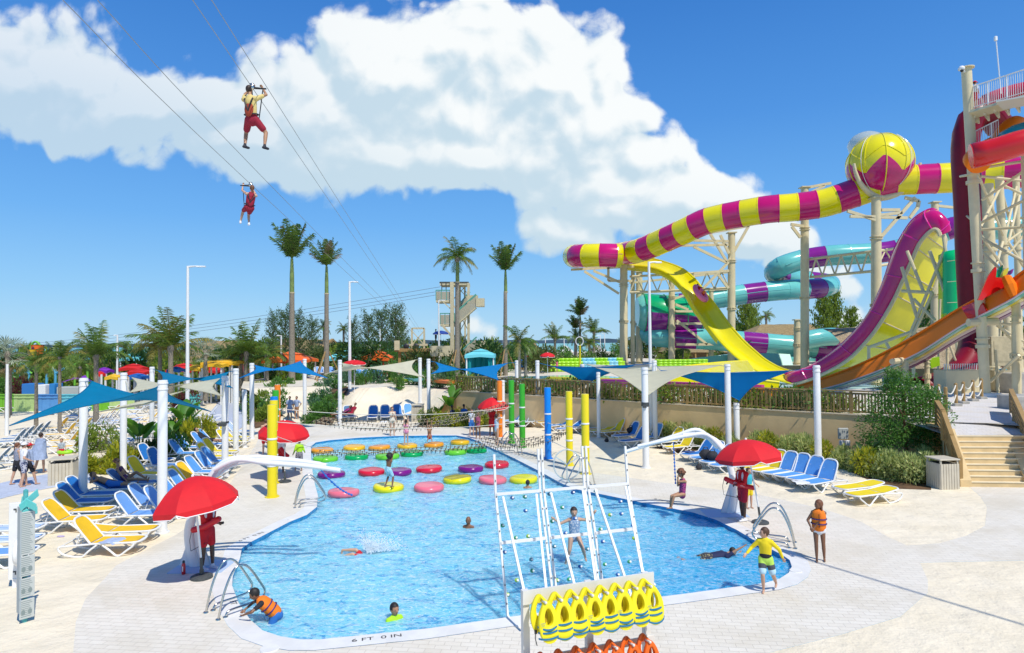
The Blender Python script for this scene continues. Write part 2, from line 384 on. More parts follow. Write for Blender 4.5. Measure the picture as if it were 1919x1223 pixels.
for (i, j) in idx:
    if (i+1, j) in idx and (i, j+1) in idx and (i+1, j+1) in idx: fs.append((idx[i, j], idx[i+1, j], idx[i+1, j+1], idx[i, j+1]))
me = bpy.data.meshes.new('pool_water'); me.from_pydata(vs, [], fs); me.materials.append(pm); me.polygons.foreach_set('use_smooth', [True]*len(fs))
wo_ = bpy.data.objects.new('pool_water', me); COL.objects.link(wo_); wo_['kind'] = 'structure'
def text_data(s, size, m, ext=0.0, name='lettering'):
    cu = bpy.data.curves.new('t', 'FONT'); cu.body = s; cu.size = size; cu.align_x = 'CENTER'; cu.align_y = 'CENTER'; cu.extrude = ext
    t = bpy.data.objects.new('t', cu); COL.objects.link(t); dg = bpy.context.evaluated_depsgraph_get()
    me = bpy.data.meshes.new_from_object(t.evaluated_get(dg)); me.name = name; bpy.data.objects.remove(t); bpy.data.curves.remove(cu)
    me.materials.clear(); me.materials.append(m); return me
blackm = mat('black', (.02, .02, .025), .5)
def ground_text(s, a, b, size, z=.016, parent=None, name='depth_marking', flip=False):
    a = P(*a, 0); b = P(*b, 0); d = b-a; me = text_data(s, size, blackm, name=name)
    o = bpy.data.objects.new(name, me); COL.objects.link(o); o.location = ((a.x+b.x)/2, (a.y+b.y)/2, z); o.rotation_euler = (0, 0, math.atan2(d.y, d.x) + (math.pi if flip else 0)); o.scale.x = 1.3
    if parent: o.parent = parent
    return o
ground_text('6 FT  0 IN', (676, 1200), (737, 1193), .17, parent=cop)
ground_text('6 FT  0 IN', (1232, 936), (1262, 943), .17, parent=cop)
ground_text('6 FT', (1392, 990), (1420, 1006), .17, parent=cop)
ground_text('6 FT', (430, 1118), (441, 1138), .17, parent=cop)
ground_text('6 FT  0 IN', (455, 1012), (487, 1000), .17, parent=cop)
for k, (x, y, w) in enumerate([(505, 1216, .32), (1491, 1070, .27), (545, 973, .2)]):
    mbx = MB(); mbx.lathe([(.0, .022), (w*.5, .022), (w*.52, .012), (w*.54, .0)], 20); mbx.v = mbx.v
    o = mbx.build('skimmer_lid', copm, smooth=False); o.location = P(x, y, .005)
    tag(o, ['white round skimmer lid by the bottom edge of the pool deck', 'white skimmer lid beside the curved right corner of the pool', 'small white lid on the deck beside the left pool ladder'][k], 'lid', 'skimmer lids')
ZT = 2.0
wl_px = [(2100, 812), (1780, 789), (1700, 784), (1600, 778), (1440, 769), (1290, 760), (1130, 750), (985, 741), (900, 736), (855, 733)]
wl = [P(x, y, ZT) for x, y in wl_px]
crest = [P(x, y, ZT) for x, y in [(800, 725), (740, 722), (680, 727), (630, 722)]]
tanm = mat('wall_tan', (.82, .58, .29), .85, var=.12, vscale=.8, bump=.2, bscale=30)
capm = mat('wall_cap', (.62, .52, .36), .8)
wall_line = [p for p, q_ in zip(wl, wl_px) if q_[0] <= 1780]
t = empty('retaining_wall', (wall_line[0].x, wall_line[0].y, 0), 'long tan rendered retaining wall below the slatted wooden fence', 'wall')
mb = MB(); mc = MB()
for i in range(len(wall_line)-1):
    a, b = wall_line[i], wall_line[i+1]; d = (b-a).normalized(); n = V((d.y, -d.x, 0)); n = n if n.y > 0 else -n
    rs = [[V((a.x, a.y, -.2)), V((b.x, b.y, -.2))], [V((a.x, a.y, ZT)), V((b.x, b.y, ZT))]]
    mb.face([rs[0][0], rs[0][1], rs[1][1], rs[1][0]])
    mb.face([V((a.x, a.y, ZT)), V((b.x, b.y, ZT)), V((b.x, b.y, ZT))+n*.3, V((a.x, a.y, ZT))+n*.3])
    mc.bar(V((a.x, a.y, ZT+.03))+n*.12, V((b.x, b.y, ZT+.03))+n*.12, .05, .34, up=n)
e0 = wall_line[-1]; e1 = P(845, 742, 1.6); e2 = P(792, 762, .75)
for a, b in ((e0, e1), (e1, e2)):
    mb.face([V((a.x, a.y, -.2)), V((b.x, b.y, -.2)), b, a]); n = V((.1, 1, 0)).normalized()
    mb.face([a, b, b+n*.3, a+n*.3])
mb.build('wall_face', tanm, t, world=True); mc.build('wall_cap', capm, t, world=True)
T_front = [p + V((0, .3, 0)) for p in wl] + crest
terr = [(p.x, p.y) for p in T_front] + [(-22, 52), (-26, 62)] + [(-26, 230), (400, 230), (400, 26), (60, 24)]
terrm = ground_mat('terrace_sand', (.72, .66, .54), (.62, .56, .45), .3, 2.0, .6)
PIT = [(10, 47), (24, 45), (34, 52), (54, 76), (54, 88), (19, 88)]
area_poly(terr, [PIT], ZT, 'terrace', terrm)
area_poly([(x, y) for x, y in PIT], [], .2, 'slide_basin', mat('basin_floor', (.40, .58, .60), .5, var=.2, vscale=.3))
mb = MB(); mb.grid([[V((x, y, z)) for x, y in PIT] for z in (.2, ZT)], closed=True); o = mb.build('basin_wall', tanm); o['kind'] = 'structure'
top = [P(x, y, ZT) for x, y in [(855, 733), (800, 725), (740, 722), (680, 727), (630, 722)]] + [V((-22, 52, ZT))]
bot = [P(x, y, .003) for x, y in [(800, 790), (765, 790), (700, 790), (640, 789), (600, 788)]] + [P(560, 790, .003)]
rows = []
for k in range(13):
    f = k/12; s = f*f*(3-2*f)
    rows.append([V((a.x*(1-f)+c_.x*f, a.y*(1-f)+c_.y*f, ZT*s + .05*noise.noise(a*.7+V((0, f*5, 0))))) for a, c_ in zip(spline(bot, 6), spline(top, 6))])
rows[0] = [V((p.x, p.y, -.02)) for p in rows[0]]
mb = MB(); mb.grid(rows); o = mb.build('dune_slope', sandm, smooth=True); o['kind'] = 'structure'
bankm = ground_mat('mulch', (.17, .10, .055), (.11, .07, .04), 2, 6, .9)
def slab(name, pxA, pxB, zA, zB, m, k=10):
    ra = [P(x, y, z) for (x, y), z in zip(pxA, zA)]; rb = [P(x, y, z) for (x, y), z in zip(pxB, zB)]
    mb = MB(); mb.grid([spline(ra, k), spline(rb, k)]); o = mb.build(name, m, smooth=True); o['kind'] = 'structure'; return o
zz = [.02, .5, 1.2, 1.9, 2.01]
slab('ramp_path', [(520, 794), (536, 764), (562, 738), (590, 716), (607, 700)], [(572, 791), (580, 764), (590, 742), (612, 722), (640, 700)], zz, zz, sandm)
zb = [.03, .52, 1.22, 1.92, 2.02]
slab('planting_bed', [(478, 802), (474, 770), (484, 735), (500, 712), (500, 700)], [(520, 794), (536, 764), (562, 738), (590, 716), (607, 700)], [.03, .5, 1.0, 1.6, 1.9], zb, bankm)
slab('planting_bed', [(572, 791), (580, 764), (590, 742), (612, 722), (640, 704)], [(622, 797), (634, 764), (642, 745), (650, 730), (680, 714)], zb, [.03, .6, 1.3, 1.9, 2.02], bankm)
grassm = ground_mat('far_ground', (.10, .13, .045), (.26, .24, .14), .05, .5, .6, .2)
area_poly([(-400, 62), (-26, 62), (-26, 260), (-400, 260)], [], 0.0, 'far_ground', grassm)
seam = mat('sea', (.10, .46, .46), .3, var=.25, vscale=.01)
area_poly([(-9000, 229), (9000, 229), (9000, 9000), (-9000, 9000)], [], -.5, 'sea', seam)
hm = mat('headland_haze', (.035, .075, .11), .95, var=.3, vscale=.004)  # blue distance haze put into the land's base colour
def ridge(name, X0, X1, Y, h0, m, seed, zb=-1, depth=150, step=40):
    rows = [[], [], []]
    x = X0
    while x <= X1:
        e = h0*(.65 + .5*noise.noise(V((x*.004, seed, 0))) + .18*noise.noise(V((x*.03, seed, 3))))
        rows[0].append(V((x, Y, zb))); rows[1].append(V((x, Y+depth*.4, max(e, .5)))); rows[2].append(V((x, Y+depth, zb)))
        x += step
    mb = MB(); mb.grid(rows); o = mb.build(name, m, smooth=True); o['kind'] = 'structure'
ridge('headland', -3500, 4500, 3000, 26, hm, 2)
def bed(pts, z=.006):
    area_poly([P(x, y, 0) for x, y in pts], [], z, 'planting_bed', bankm)
bed([(780, 800), (1000, 801), (1000, 790), (800, 785)])
bed([(1225, 838), (1330, 862), (1440, 862), (1560, 868), (1640, 905), (1660, 915), (1745, 918), (1745, 870), (1600, 857), (1440, 842), (1290, 829)])
bed([(160, 890), (230, 885), (280, 868), (330, 850), (430, 815), (400, 800), (330, 820), (250, 845), (180, 868)])
matm = mat('beach_mat', (.50, .55, .66), .8, var=.15, vscale=5, bump=.2, bscale=60)
def strip(name, pa, pb, z, m, lab, cat, grp=None):
    A = [P(x, y, z) for x, y in pa]; B = [P(x, y, z) for x, y in pb]
    mb = MB(); k = 6; mb.grid([spline(A, k), spline(B, k)]); mb.grid([[p-V((0, 0, .02)) for p in spline(A, k)], spline(A, k)]); o = mb.build(name, m); return tag(o, lab, cat, grp)
strip('beach_mat', [(-60, 960), (0, 934), (90, 914), (150, 906), (180, 902)], [(-60, 925), (0, 905), (60, 893), (115, 883), (180, 870)], .025, matm, 'pale blue mat path crossing the sand under the four walkers', 'mat path', 'blue mat paths')
strip('beach_mat', [(372, 800), (395, 822), (420, 822)], [(410, 752), (440, 755), (470, 790)], .025, matm, 'pale blue mat path between the planted bed and the row of white posts', 'mat path', 'blue mat paths')
white = mat('white_paint', (.80, .80, .78), .35, var=.05, vscale=2)
plast = mat('white_plastic', (.82, .82, .80), .3)
steel = mat('steel', (.62, .60, .55), .18, metal=1)
dgrey = mat('dark_grey', (.07, .08, .08), .6, var=.3, vscale=20)
red = mat('red_canvas', (.70, .008, .015), .75, var=.10, vscale=2)
yel = mat('yellow_paint', (.82, .66, .01), .3, var=.05, vscale=1)
grn = mat('green_paint', (.045, .38, .02), .3, var=.06)
blu = mat('blue_paint', (.005, .22, .72), .3, var=.06)
orn = mat('orange_paint', (.85, .22, .01), .35, var=.05)
rope = mat('rope', (.42, .35, .24), .9, var=.2, vscale=40)
wood = mat('fence_wood', (.42, .29, .11), .8, var=.4, vscale=6, island=.35)
woodl = mat('stair_wood', (.42, .26, .09), .7, var=.3, vscale=5, island=.2)
cream = mat('cream_steel', (.70, .60, .37), .45, var=.10, vscale=1.2)
def post(name, px, pt, pb, Y, r, m, label, cat, group, capm_=None, dx=0, bolts=0, z0=None):
    b = PY(px + (dx or 0), pb, Y) if pb else PY(px, 700, Y); tp = PY(px, pt, Y)
    zb = b.z if z0 is None else z0
    base = V((b.x if pb else tp.x, Y, zb)); H = tp.z - zb
    t = empty(name, base, label, cat, group)
    mb = MB(); mb.lathe([(r, 0), (r*.985, H-.02), (r*.93, H)], 20, m=0); o = mb.build('shaft', m, t, smooth=False)
    smooth_by_angle(o)
    mc = MB(); mc.lathe([(r*1.5, 0), (r*1.5, .025), (r*1.08, .03), (r*1.08, .10)], 16); mc.build('base_plate', m, t)
    if bolts:
        mr = MB()
        for z_ in (H-.12, H-.30):
            mr.lathe([(r*1.0, z_), (r*1.10, z_+.01), (r*1.10, z_+.05), (r, z_+.06)], 16)
        mr.build('cleat_band', steel if bolts == 1 else m, t)
    return t, H
POSTS = [(305, 712, 19.0, .135, 0, 'front tall white sail post between the lightblue loungers and the left red umbrella'),
         (157, 708, 22.7, .135, 0, 'white sail post behind the two dark blue loungers, beside the beige bin'),
         (232, 698, 28.2, .135, 0, 'white sail post rising from the yellow croton bed'),
         (285, 687, 37, .13, 0, 'white sail post behind the banana plant of the left bed'),
         (422, 704, 27, .135, 0, 'white sail post carrying a dark floodlight halfway up'),
         (442, 690, 32, .135, 0, 'white sail post just right of the floodlight post'),
         (458, 730, 34.5, .12, 0, 'shorter white post in the row beside the left loungers'),
         (472, 680, 37.7, .13, 0, 'white sail post left of the yellow pole, at the end of the blue sail'),
         (571, 672, 46, .13, .45, 'white sail post beside the couple on the ramp path'),
         (637, 674, 42.6, .13, 0, 'white sail post next to the reclining family behind the pool'),
         (787, 670, 47.5, .13, 1.1, 'thin white sail post standing on the dune behind the bin'),
         (803, 672, 44.5, .13, 0, 'white sail post at the foot of the dune, right of the bin'),
         (968, 675, 46, .12, 0, 'white sail post left of the green poles with a thin collar'),
         (1007, 675, 42, .13, 0, 'white sail post carrying a small dark box, between the green and blue poles'),
         (1091, 682, 41, .13, 0, 'white sail post straight behind the nearer yellow pole on the right'),
         (1121, 697, 37, .11, 0, 'lower white post in front of the tan wall'),
         (1208, 688, 28, .145, 0, 'large white sail post with a black strap behind the swing arm'),
         (1226, 675, 34.5, .13, 0, 'white sail post close to the tan wall beside the tall lamp'),
         (1363, 682, 31, .14, 0, 'white sail post behind the right red umbrella'),
         (1380, 755, 31.5, .14, 0, 'stubby white post just right of the post behind the red umbrella'),
         (1530, 684, 28, .145, 0, 'large white sail post behind the row of blue loungers on the right'),
         (942, 712, 38, .12, 0, 'short white post right behind the far red umbrella')]
PT = {}
for px, pt, Y, r, z0, lab in POSTS:
    t, H = post('sail_post', px, pt, None, Y, r, white, lab, 'post', 'white posts of the shade sails', z0=z0, bolts=2)
    PT[px] = (t, H)
def gadget(px, Y, py, kind):
    t, H = PT[px]; z = PY(px, py, Y).z - t.location.z
    mb = MB()
    if kind == 'flood':
        mb.box((.02, -.30, z), (.30, .16, .17), rz=.3, bev=.02); mb.bar((0, 0, z+.05), (.02, -.25, z), .05); mb.lathe([(.15, z+.02), (.155, z+.03), (.155, z+.08), (.15, z+.09)], 16)
        mb.build('floodlight', dgrey, t)
    else:
        mb.lathe([(.15, z), (.175, z+.02), (.175, z+.16), (.15, z+.18)], 16); mb.box((-.06, -.17, z+.02), (.16, .08, .14)); mb.build('speaker_box', dgrey, t)
gadget(422, 27, 793, 'flood'); gadget(1208, 28, 761, 'strap'); gadget(1007, 42, 727, 'flood')
for px, pt, pb, r, m, lab in [
    (510, 758, 931, .17, yel, 'nearest thick yellow pole at the left edge of the pool'),
    (513, 750, 905, .16, yel, 'second yellow pole hidden behind the nearest left yellow pole'),
    (513.5, 743, 882, .16, blu, 'blue pole whose top shows over the left yellow poles'),
    (516.5, 731, 862, .15, grn, 'green pole behind the left yellow poles'),
    (520, 721, 846, .15, orn, 'orange pole farthest in the left row, its top above the green one'),
    (1096, 738, 888, .165, yel, 'thick yellow pole nearest the ladder on the right pool edge'),
    (1066, 733, 872, .155, yel, 'yellow pole between the blue pole and the nearer yellow pole'),
    (1026, 726, 859, .16, blu, 'bright blue pole on the right side of the pool'),
    (978, 719, 838, .155, grn, 'right one of the two green poles'),
    (958, 712, 830, .155, grn, 'left one of the two green poles'),
    (936, 713, 818, .155, orn, 'orange pole beside the far red umbrella')]:
    Y = P(px, pb, 0).y
    t, H = post('coloured_pole', px, pt, None, Y, r, m, lab, 'pole', 'coloured poles along the pool', z0=.005)
    for z_ in (H*.33, H*.62):
        mb = MB(); mb.lathe([(r, z_), (r*1.09, z_+.01), (r*1.09, z_+.06), (r, z_+.07)], 20); mb.build('rope_band', plast, t)
def fabric(name, c):
    if name in MATS: return MATS[name]
    m = bpy.data.materials.new(name); m.use_nodes = True; q = NG(m.node_tree); b = m.node_tree.nodes['Principled BSDF']; b.inputs['Base Color'].default_value = (*c, 1); b.inputs['Roughness'].default_value = .7; b.inputs['Specular IOR Level'].default_value = .2
    co = q.n('ShaderNodeTexCoord').outputs['Object']; nn = q.noise(co, 1.5, 4, .6); q.link(q.mix(q.sm(nn, .3, .7), c, tuple(x*.88 for x in c)), b.inputs['Base Color'])
    tr = q.n('ShaderNodeBsdfTranslucent'); tr.inputs[0].default_value = (*c, 1); mx = q.n('ShaderNodeMixShader'); mx.inputs[0].default_value = .3
    q.link(b.outputs[0], mx.inputs[1]); q.link(tr.outputs[0], mx.inputs[2]); q.link(mx.outputs[0], m.node_tree.nodes['Material Output'].inputs[0]); MATS[name] = m; return m
sb = fabric('sail_blue', (.003, .24, .60)); stl = fabric('sail_teal', (.0, .22, .42)); sbe = fabric('sail_beige', (.70, .68, .50))
def sail(cs, m, lab, sag=.22, ropes=()):
    c = [PY(x, y, Y) for x, y, Y in cs]; n = 14; org = sum(c, V())/len(c)
    t = empty('shade_sail', org, lab, 'shade sail', 'shade sails over the loungers')
    rows = []
    if len(c) == 4:
        for i in range(n+1):
            u = i/n; row = []
            for j in range(n+1):
                v = j/n
                uu = .5+(u-.5)*(1-sag*4*v*(1-v)); vv = .5+(v-.5)*(1-sag*4*u*(1-u))
                row.append(c[0]*(1-uu)*(1-vv)+c[1]*(1-uu)*vv+c[2]*uu*vv+c[3]*uu*(1-vv))
            rows.append(row)
    else:
        A, B, C = c; cen = (A+B+C)/3
        for i in range(n+1):
            u = i/n; row = []
            for j in range(n+1):
                v = j/n
                w = (1-u, u*(1-v), u*v); p = A*w[0]+B*w[1]+C*w[2]
                e = 27*w[0]*w[1]*w[2]; ed = max(4*w[0]*w[1]*(1-w[2])**2, 4*w[1]*w[2]*(1-w[0])**2, 4*w[0]*w[2]*(1-w[1])**2)
                row.append(p + (cen-p)*min(1, ed)*sag*1.15*(1-e*.6) - V((0, 0, .12*e)))
            rows.append(row)
    mb = MB(); mb.grid(rows); o = mb.build('sail_cloth', m, t, smooth=True, world=True)
    mb = MB(); edge = [r[0] for r in rows] + rows[-1][1:] + [r[-1] for r in rows[::-1]][1:] + rows[0][::-1][1:]
    mb.tube(edge, .018, 4, caps=False)
    for (k, e) in ropes:
        if e in PT: pt, H = PT[e]; mb.tube([c[k], pt.location+V((0, 0, H-.15))], .014, 4)
    mb.build('edge_cable', m, t, world=True)
    return t
sail([(18, 797, 17.5), (172, 714, 22.3), (395, 771, 24), (303, 722, 19.3)], stl, 'large teal blue sail stretching low to the left edge from the two front posts', .16, ((1, 157), (3, 305)))
sail([(296, 694, 36.5), (294, 725, 27), (430, 696, 32), (436, 727, 26)], stl, 'teal blue sail behind the front white post, above the banana plant', .16, ((0, 285), (2, 442)))
sail([(247, 707, 34), (243, 735, 28), (412, 709, 29), (417, 742, 25)], sbe, 'beige sail crossing behind the front white post', .16, ((3, 422), (1, 232)))
sail([(184, 772, 22.9), (352, 730, 30), (270, 757, 20)], sbe, 'narrow beige sail seen under the large teal sail', .1)
sail([(449, 708, 32.4), (477, 684, 37.8), (614, 708, 41), (563, 676, 45.6)], sb, 'bright blue sail spanning between the posts left of the ramp path', .16, ((0, 442), (1, 472), (3, 571)))
sail([(608, 701, 42), (641, 680, 42.6), (790, 706, 44), (779, 674, 47.4)], sbe, 'beige sail spanning in front of the orange cabana', .16, ((1, 637), (3, 787)))
sail([(816, 678, 44.6), (808, 700, 40), (952, 680, 45.6), (934, 712, 38)], sb, 'blue sail in front of the stair tower', .16, ((0, 803), (2, 968), (3, 942)))
sail([(1035, 686, 42), (1095, 722, 40.8), (1194, 683, 36)], sb, 'dark blue triangular sail held at the white post behind the yellow poles', .2, ((0, 1007), (1, 1091), (2, 1226)))
sail([(1097, 682, 41), (1213, 741, 28.2), (1350, 684, 32)], sbe, 'beige triangular sail pointing down at the strapped white post', .2, ((0, 1091), (1, 1208), (2, 1363)))
sail([(1238, 694, 34), (1386, 750, 30.8), (1484, 694, 29)], sb, 'bright blue triangular sail left of the right hand post', .2, ((0, 1226), (1, 1380), (2, 1530)))
def lamp(px, pt, Y, z0, arm, lab, r=.075, head=True):
    tp = PY(px, pt, Y); t = empty('street_lamp', (tp.x, Y, z0), lab, 'lamp post', 'tall white lamp posts'); H = tp.z-z0
    mb = MB(); mb.lathe([(r*1.3, 0), (r*1.1, H*.4), (r*.8, H)], 12); smooth_by_angle(mb.build('mast', white, t))
    if head:
        mb = MB(); L = arm*Y/FPX; mb.tube([(0, 0, H-.06), (L*.35, 0, H-.03), (L, 0, H-.03)], [r*.7, r*.55, r*.3], 6); mb.box((L*.75, 0, H-.06), (L*.5, .2, .06), bev=.015); mb.build('lamp_head', white, t)
    return t
lamp(352, 498, 42, 0, 33, 'tall white lamp post left of the blue sails, arm to the right', .10)
lamp(655, 527, 50, 2, 16, 'white lamp post on top of the dune by the orange cabana', .10)
lamp(822, 562, 75, 2, 12, 'white lamp post in front of the far stair tower', .09)
lamp(1216, 490, 35.5, 0, 24, 'tall white lamp post in front of the tan wall and the big slide', .085)
lamp(220, 627, 60, 0, -6, 'lamp post beside the coconut palm on the left', .09)
lamp(14, 682, 40, 0, 0, 'plain white pole at the far left edge', .09, head=False)
for px, pt, Y, a, lab in [(922, 628, 120, 6, 'small far lamp post right of the stair tower'), (943, 628, 130, 5, 'small far lamp post beside the royal palm trunk'), (728, 634, 110, -3, 'far lamp post by the cluster of feathery pines'), (1022, 632, 150, 0, 'thin far lamp mast over the sea'),
                          (1133, 624, 130, -5, 'far lamp post close to the slide columns'), (527, 628, 70, -8, 'cream lamp post in front of the thatched roof'), (712, 616, 90, 0, 'thin mast before the feathery pines'), (1057, 630, 140, 0, 'thin mast between two far palms'), (1125, 628, 150, -6, 'farthest lamp post beside the slide columns')]:
    lamp(px, pt, Y, 2, a, lab, .09, head=a != 0)
def umbrella(px, py, Y, W_, ptop, tilt, lab, base_px, H=2.35, parts=True, m=None):
    b = P(*base_px, 0) if base_px else None
    base = b if b is not None else V((PY(px, py, Y).x, Y, 0))
    t = empty('umbrella', base, lab, 'umbrella', 'red umbrellas')
    c = PY(px, py, Y) - base; r = W_*Y/FPX/2; tp = PY(px, ptop, Y) - base; h_ = (tp-c).length
    ax = V(tilt).normalized(); s1, s2 = frame_of(ax, V((0, 1, 0)))
    n = 8; mb = MB(); rows = []; sub = 4; apex = c + ax*h_
    K = 6
    for k in range(K+1):
        f = k/K; row = []
        rr = r*math.sin(f*math.pi/2*.95)/math.sin(math.pi/2*.95)*.5+r*f*.5; zz_ = h_*(math.cos(f*math.pi/2*.93)*.75+.25*(1-f))
        for j in range(n*sub):
            a = 2*math.pi*j/(n*sub); seg = (j % sub)/sub
            cor = math.cos(math.pi/n)/math.cos(((seg-.5))*2*math.pi/n); cor = 1-(1-cor)*min(1, f*1.6)
            row.append(c + (s1*math.cos(a)+s2*math.sin(a))*rr*cor + ax*zz_)
        rows.append(row)
    val = []
    for j in range(n*sub):
        a = 2*math.pi*j/(n*sub); p = rows[-1][j]; cut = .09 if j % (sub*2) == 0 else 0
        val.append(p - ax*(.13-cut) + (s1*math.cos(a)+s2*math.sin(a))*.0)
    rows.append(val)
    mb.grid(rows, closed=True); can = mb.build('canopy', m or red, t, smooth=True); smooth_by_angle(can, 14)
    pm_ = MB(); pm_.tube(val + [val[0]], .012, 4, caps=False); pm_.build('piping', plast, can)
    pr = MB()
    for j in range(n): pr.tube([apex - ax*.1, rows[3][j*sub] - ax*.03, rows[K][j*sub] - ax*.03], .009, 4)
    pr.build('rib', steel, t)
    fb = MB(); fb.ball(apex, (.035, .035, .05), 8, 5); fb.build('finial', plast, t)
    pb = MB(); pb.tube([(0, 0, .08), (c.x*.15, c.y*.15, .5)], .035, 8); pb.build('stand_tube', dgrey, t)
    pp = MB(); pp.tube([(c.x*.1, c.y*.1, .42), c + ax*h_*.9], .024, 8); pp.build('pole', plast, t)
    bb = MB(); bb.lathe([(.0, .10), (.08, .10), (.2, .075), (.245, .05), (.25, 0)], 20); bb.lathe([(.05, .09), (.05, .2), (.04, .21)], 10); smooth_by_angle(bb.build('base', dgrey, t), 40)
    return t
umbrella(370, 946, 14.9, 152, 891, (-.16, -.02, 1), 'red umbrella over the lifeguard at the left front pool edge', (378, 1083))
umbrella(1402, 857, 19.1, 124, 823, (-.10, .04, 1), 'red umbrella over the lifeguard on the right pool edge', (1425, 980))
umbrella(532, 814, 26.3, 96, 787, (.10, -.1, 1), 'red umbrella half hidden by the thick yellow pole', (534, 903))
umbrella(924, 763, 38.0, 58, 744, (-.05, -.05, 1), 'small red umbrella in front of the tan wall behind the rope net', (930, 815))
def padmat(name, c): return mat('pad_'+name, c, .22, var=.06, vscale=3, coat=.3)
PC = {'orange': (.85, .33, .01), 'amber': (.86, .48, .01), 'lime': (.16, .62, .03), 'green': (.0, .38, .09), 'purple': (.20, .004, .20), 'red': (.70, .01, .035), 'pink': (.85, .17, .23), 'yellow': (.85, .76, .0)}
PADS = [('orange', 604, 843, 40), ('amber', 664, 838, 40), ('orange', 711, 838, 40), ('amber', 763, 835, 37), ('orange', 813, 833, 37), ('amber', 862, 828, 35),
        ('lime', 610, 859, 45), ('green', 668, 855, 43), ('lime', 726, 854, 44), ('green', 772, 849, 42), ('lime', 854, 846, 41), ('green', 893, 843, 38),
        ('purple', 621, 888, 50), ('red', 696, 883, 48), ('purple', 747, 883, 48), ('red', 804, 878, 48), ('purple', 882, 877, 47), ('red', 931, 870, 45),
        ('pink', 644, 922, 57), ('yellow', 728, 912, 56), ('pink', 804, 912, 55), ('yellow', 857, 897, 52), ('pink', 923, 898, 52), ('yellow', 981, 897, 52)]
rowl = ['in the farthest row', 'in the green row', 'in the red and purple row', 'in the nearest row']
cnt = {}
for i, (cn, px, py, w) in enumerate(PADS):
    c = P(px, py, .0); r = w*c.y/FPX/2*1.02; key = (cn, i//6); cnt[key] = cnt.get(key, 0)+1
    d_ = V((math.cos(i), math.sin(i), 0))
    mb = MB(); prof = [(.0, .155), (r*.45, .155), (r*.80, .150), (r*.92, .135), (r*.985, .09), (r, .03), (r*.97, -.06), (r*.8, -.10)]
    mb.lathe(prof, 36); mb.v = [v + V((0, 0, .008*math.sin(v.x*9+i)*(1 if v.z > .12 else 0))) for v in mb.v]
    t = empty('floating_pad', (c.x, c.y, -.05), '%s round floating pad %s, %s from the left' % ({'lime': 'light green', 'green': 'dark green', 'amber': 'yellowish orange'}.get(cn, cn), rowl[i//6], ['first', 'second', 'third', 'fourth', 'fifth', 'sixth'][cnt[key]-1]), 'floating pad', 'round floating pads in the pool')
    t['label'] = '%s floating pad, %s of its colour %s' % ({'lime': 'light green', 'green': 'dark green', 'amber': 'yellowish orange'}.get(cn, cn), ['leftmost', 'second from left', 'third from left', 'fourth'][cnt[key]-1], rowl[i//6])
    t.rotation_euler = (R(2*math.sin(i*2)), R(2*math.cos(i*3)), i)
    mb.build('pad_body', padmat(cn, PC[cn]), t, smooth=True)
    if cn == 'yellow' and px == 857:
        ms = MB(); 
        for a in range(-3, 4): ms.tube([(a*r*.28, -r*.9, .16), (a*r*.28+.05, 0, .165), (a*r*.26, r*.9, .16)], .008, 4)
        ms.build('seam', dgrey, t)
    mb = MB(); mb.tube([(0, 0, -.1), (.02, 0, -.9)], .015, 5); mb.build('anchor_cable', dgrey, t)
def net(name, A, B, widthv, sag, nx, ny, lab, r=.013, knots=True):
    """A, B ends of the near edge; widthv: vector to the far edge"""
    A = V(A); B = V(B); org = (A+B)/2; t = empty(name, org, lab, 'rope net')
    mb = MB(); kb = MB()
    def pt(u, v):
        p = A.lerp(B, u) + V(widthv)*v; p.z -= sag*4*u*(1-u)*(1+.25*math.sin(v*5)) - .03*math.sin(u*40+v*9); return p
    for j in range(ny+1): mb.tube([pt(i/nx, j/ny) for i in range(nx+1)], r, 4, caps=False)
    for i in range(nx+1):
        mb.tube([pt(i/nx, j/ny/2) for j in range(2*ny+1)], r*.8, 4, caps=False)
        if knots:
            for j in range(ny+1): p = pt(i/nx, j/ny); kb.box(p, (.05, .05, .05)); kb.tube([p, p-V((.01, 0, .12))], .014, 4)
    o_ = len(mb.v); mb.v += kb.v; mb.f += [[i+o_ for i in f] for f in kb.f]; mb.m += [1]*len(kb.f)
    mb.build('rope_mesh', [rope, blackm], t, world=True)
    return t
l1 = PY(516, 762, 30.5); r1 = PY(958, 752, 34)
n0 = PY(585, 790, 33.5); n1_ = PY(955, 757, 35.5)
net('rope_net', n0, n1_, (.3, 1.1, .1), .75, 46, 3, 'sagging brown rope net hung over the far row of floating pads')
net('rope_net', P(588, 851, .22), P(905, 838, .22), (.0, 1.0, .0), .08, 38, 2, 'low rope net stretched just above the orange pads')
net('rope_net', P(885, 832, .7), P(1045, 822, 1.0), (.5, 1.6, .1), .25, 18, 4, 'rope net between the two green poles and the blue pole')
def cable(name, pts, r, m, lab, cat='rope', group=None, n=5):
    t = MB(); pts = [V(p) for p in pts]; o0 = pts[0]; t.tube([p-o0 for p in pts], r, n); o = t.build(name, m); o.location = o0; return tag(o, lab, cat, group)
linem = mat('rope_white', (.72, .68, .58), .7)
def srope(a, b, sag=.1, r=.012, lab='', m=None):
    a = V(a); b = V(b); cable('guide_rope', [a.lerp(b, k/8) - V((0, 0, sag*4*(k/8)*(1-k/8))) for k in range(9)], r, m or linem, lab, 'rope', 'pale ropes tied between the coloured poles')
srope(PY(514, 765, 26), PY(958, 762, 34.6), .35, .014, 'upper pale rope from the left poles to the green pole')
srope(PY(512, 790, 23.5), PY(978, 790, 33.2), .3, .014, 'middle pale rope across the pool at the height of the left umbrella')
srope(PY(512, 815, 23.5), PY(620, 842, 31), .1, .013, 'short pale rope from the left yellow pole to the orange pads')
srope(PY(978, 788, 33.4), PY(1026, 786, 30.5), .05, .014, 'pale rope between the green and blue poles')
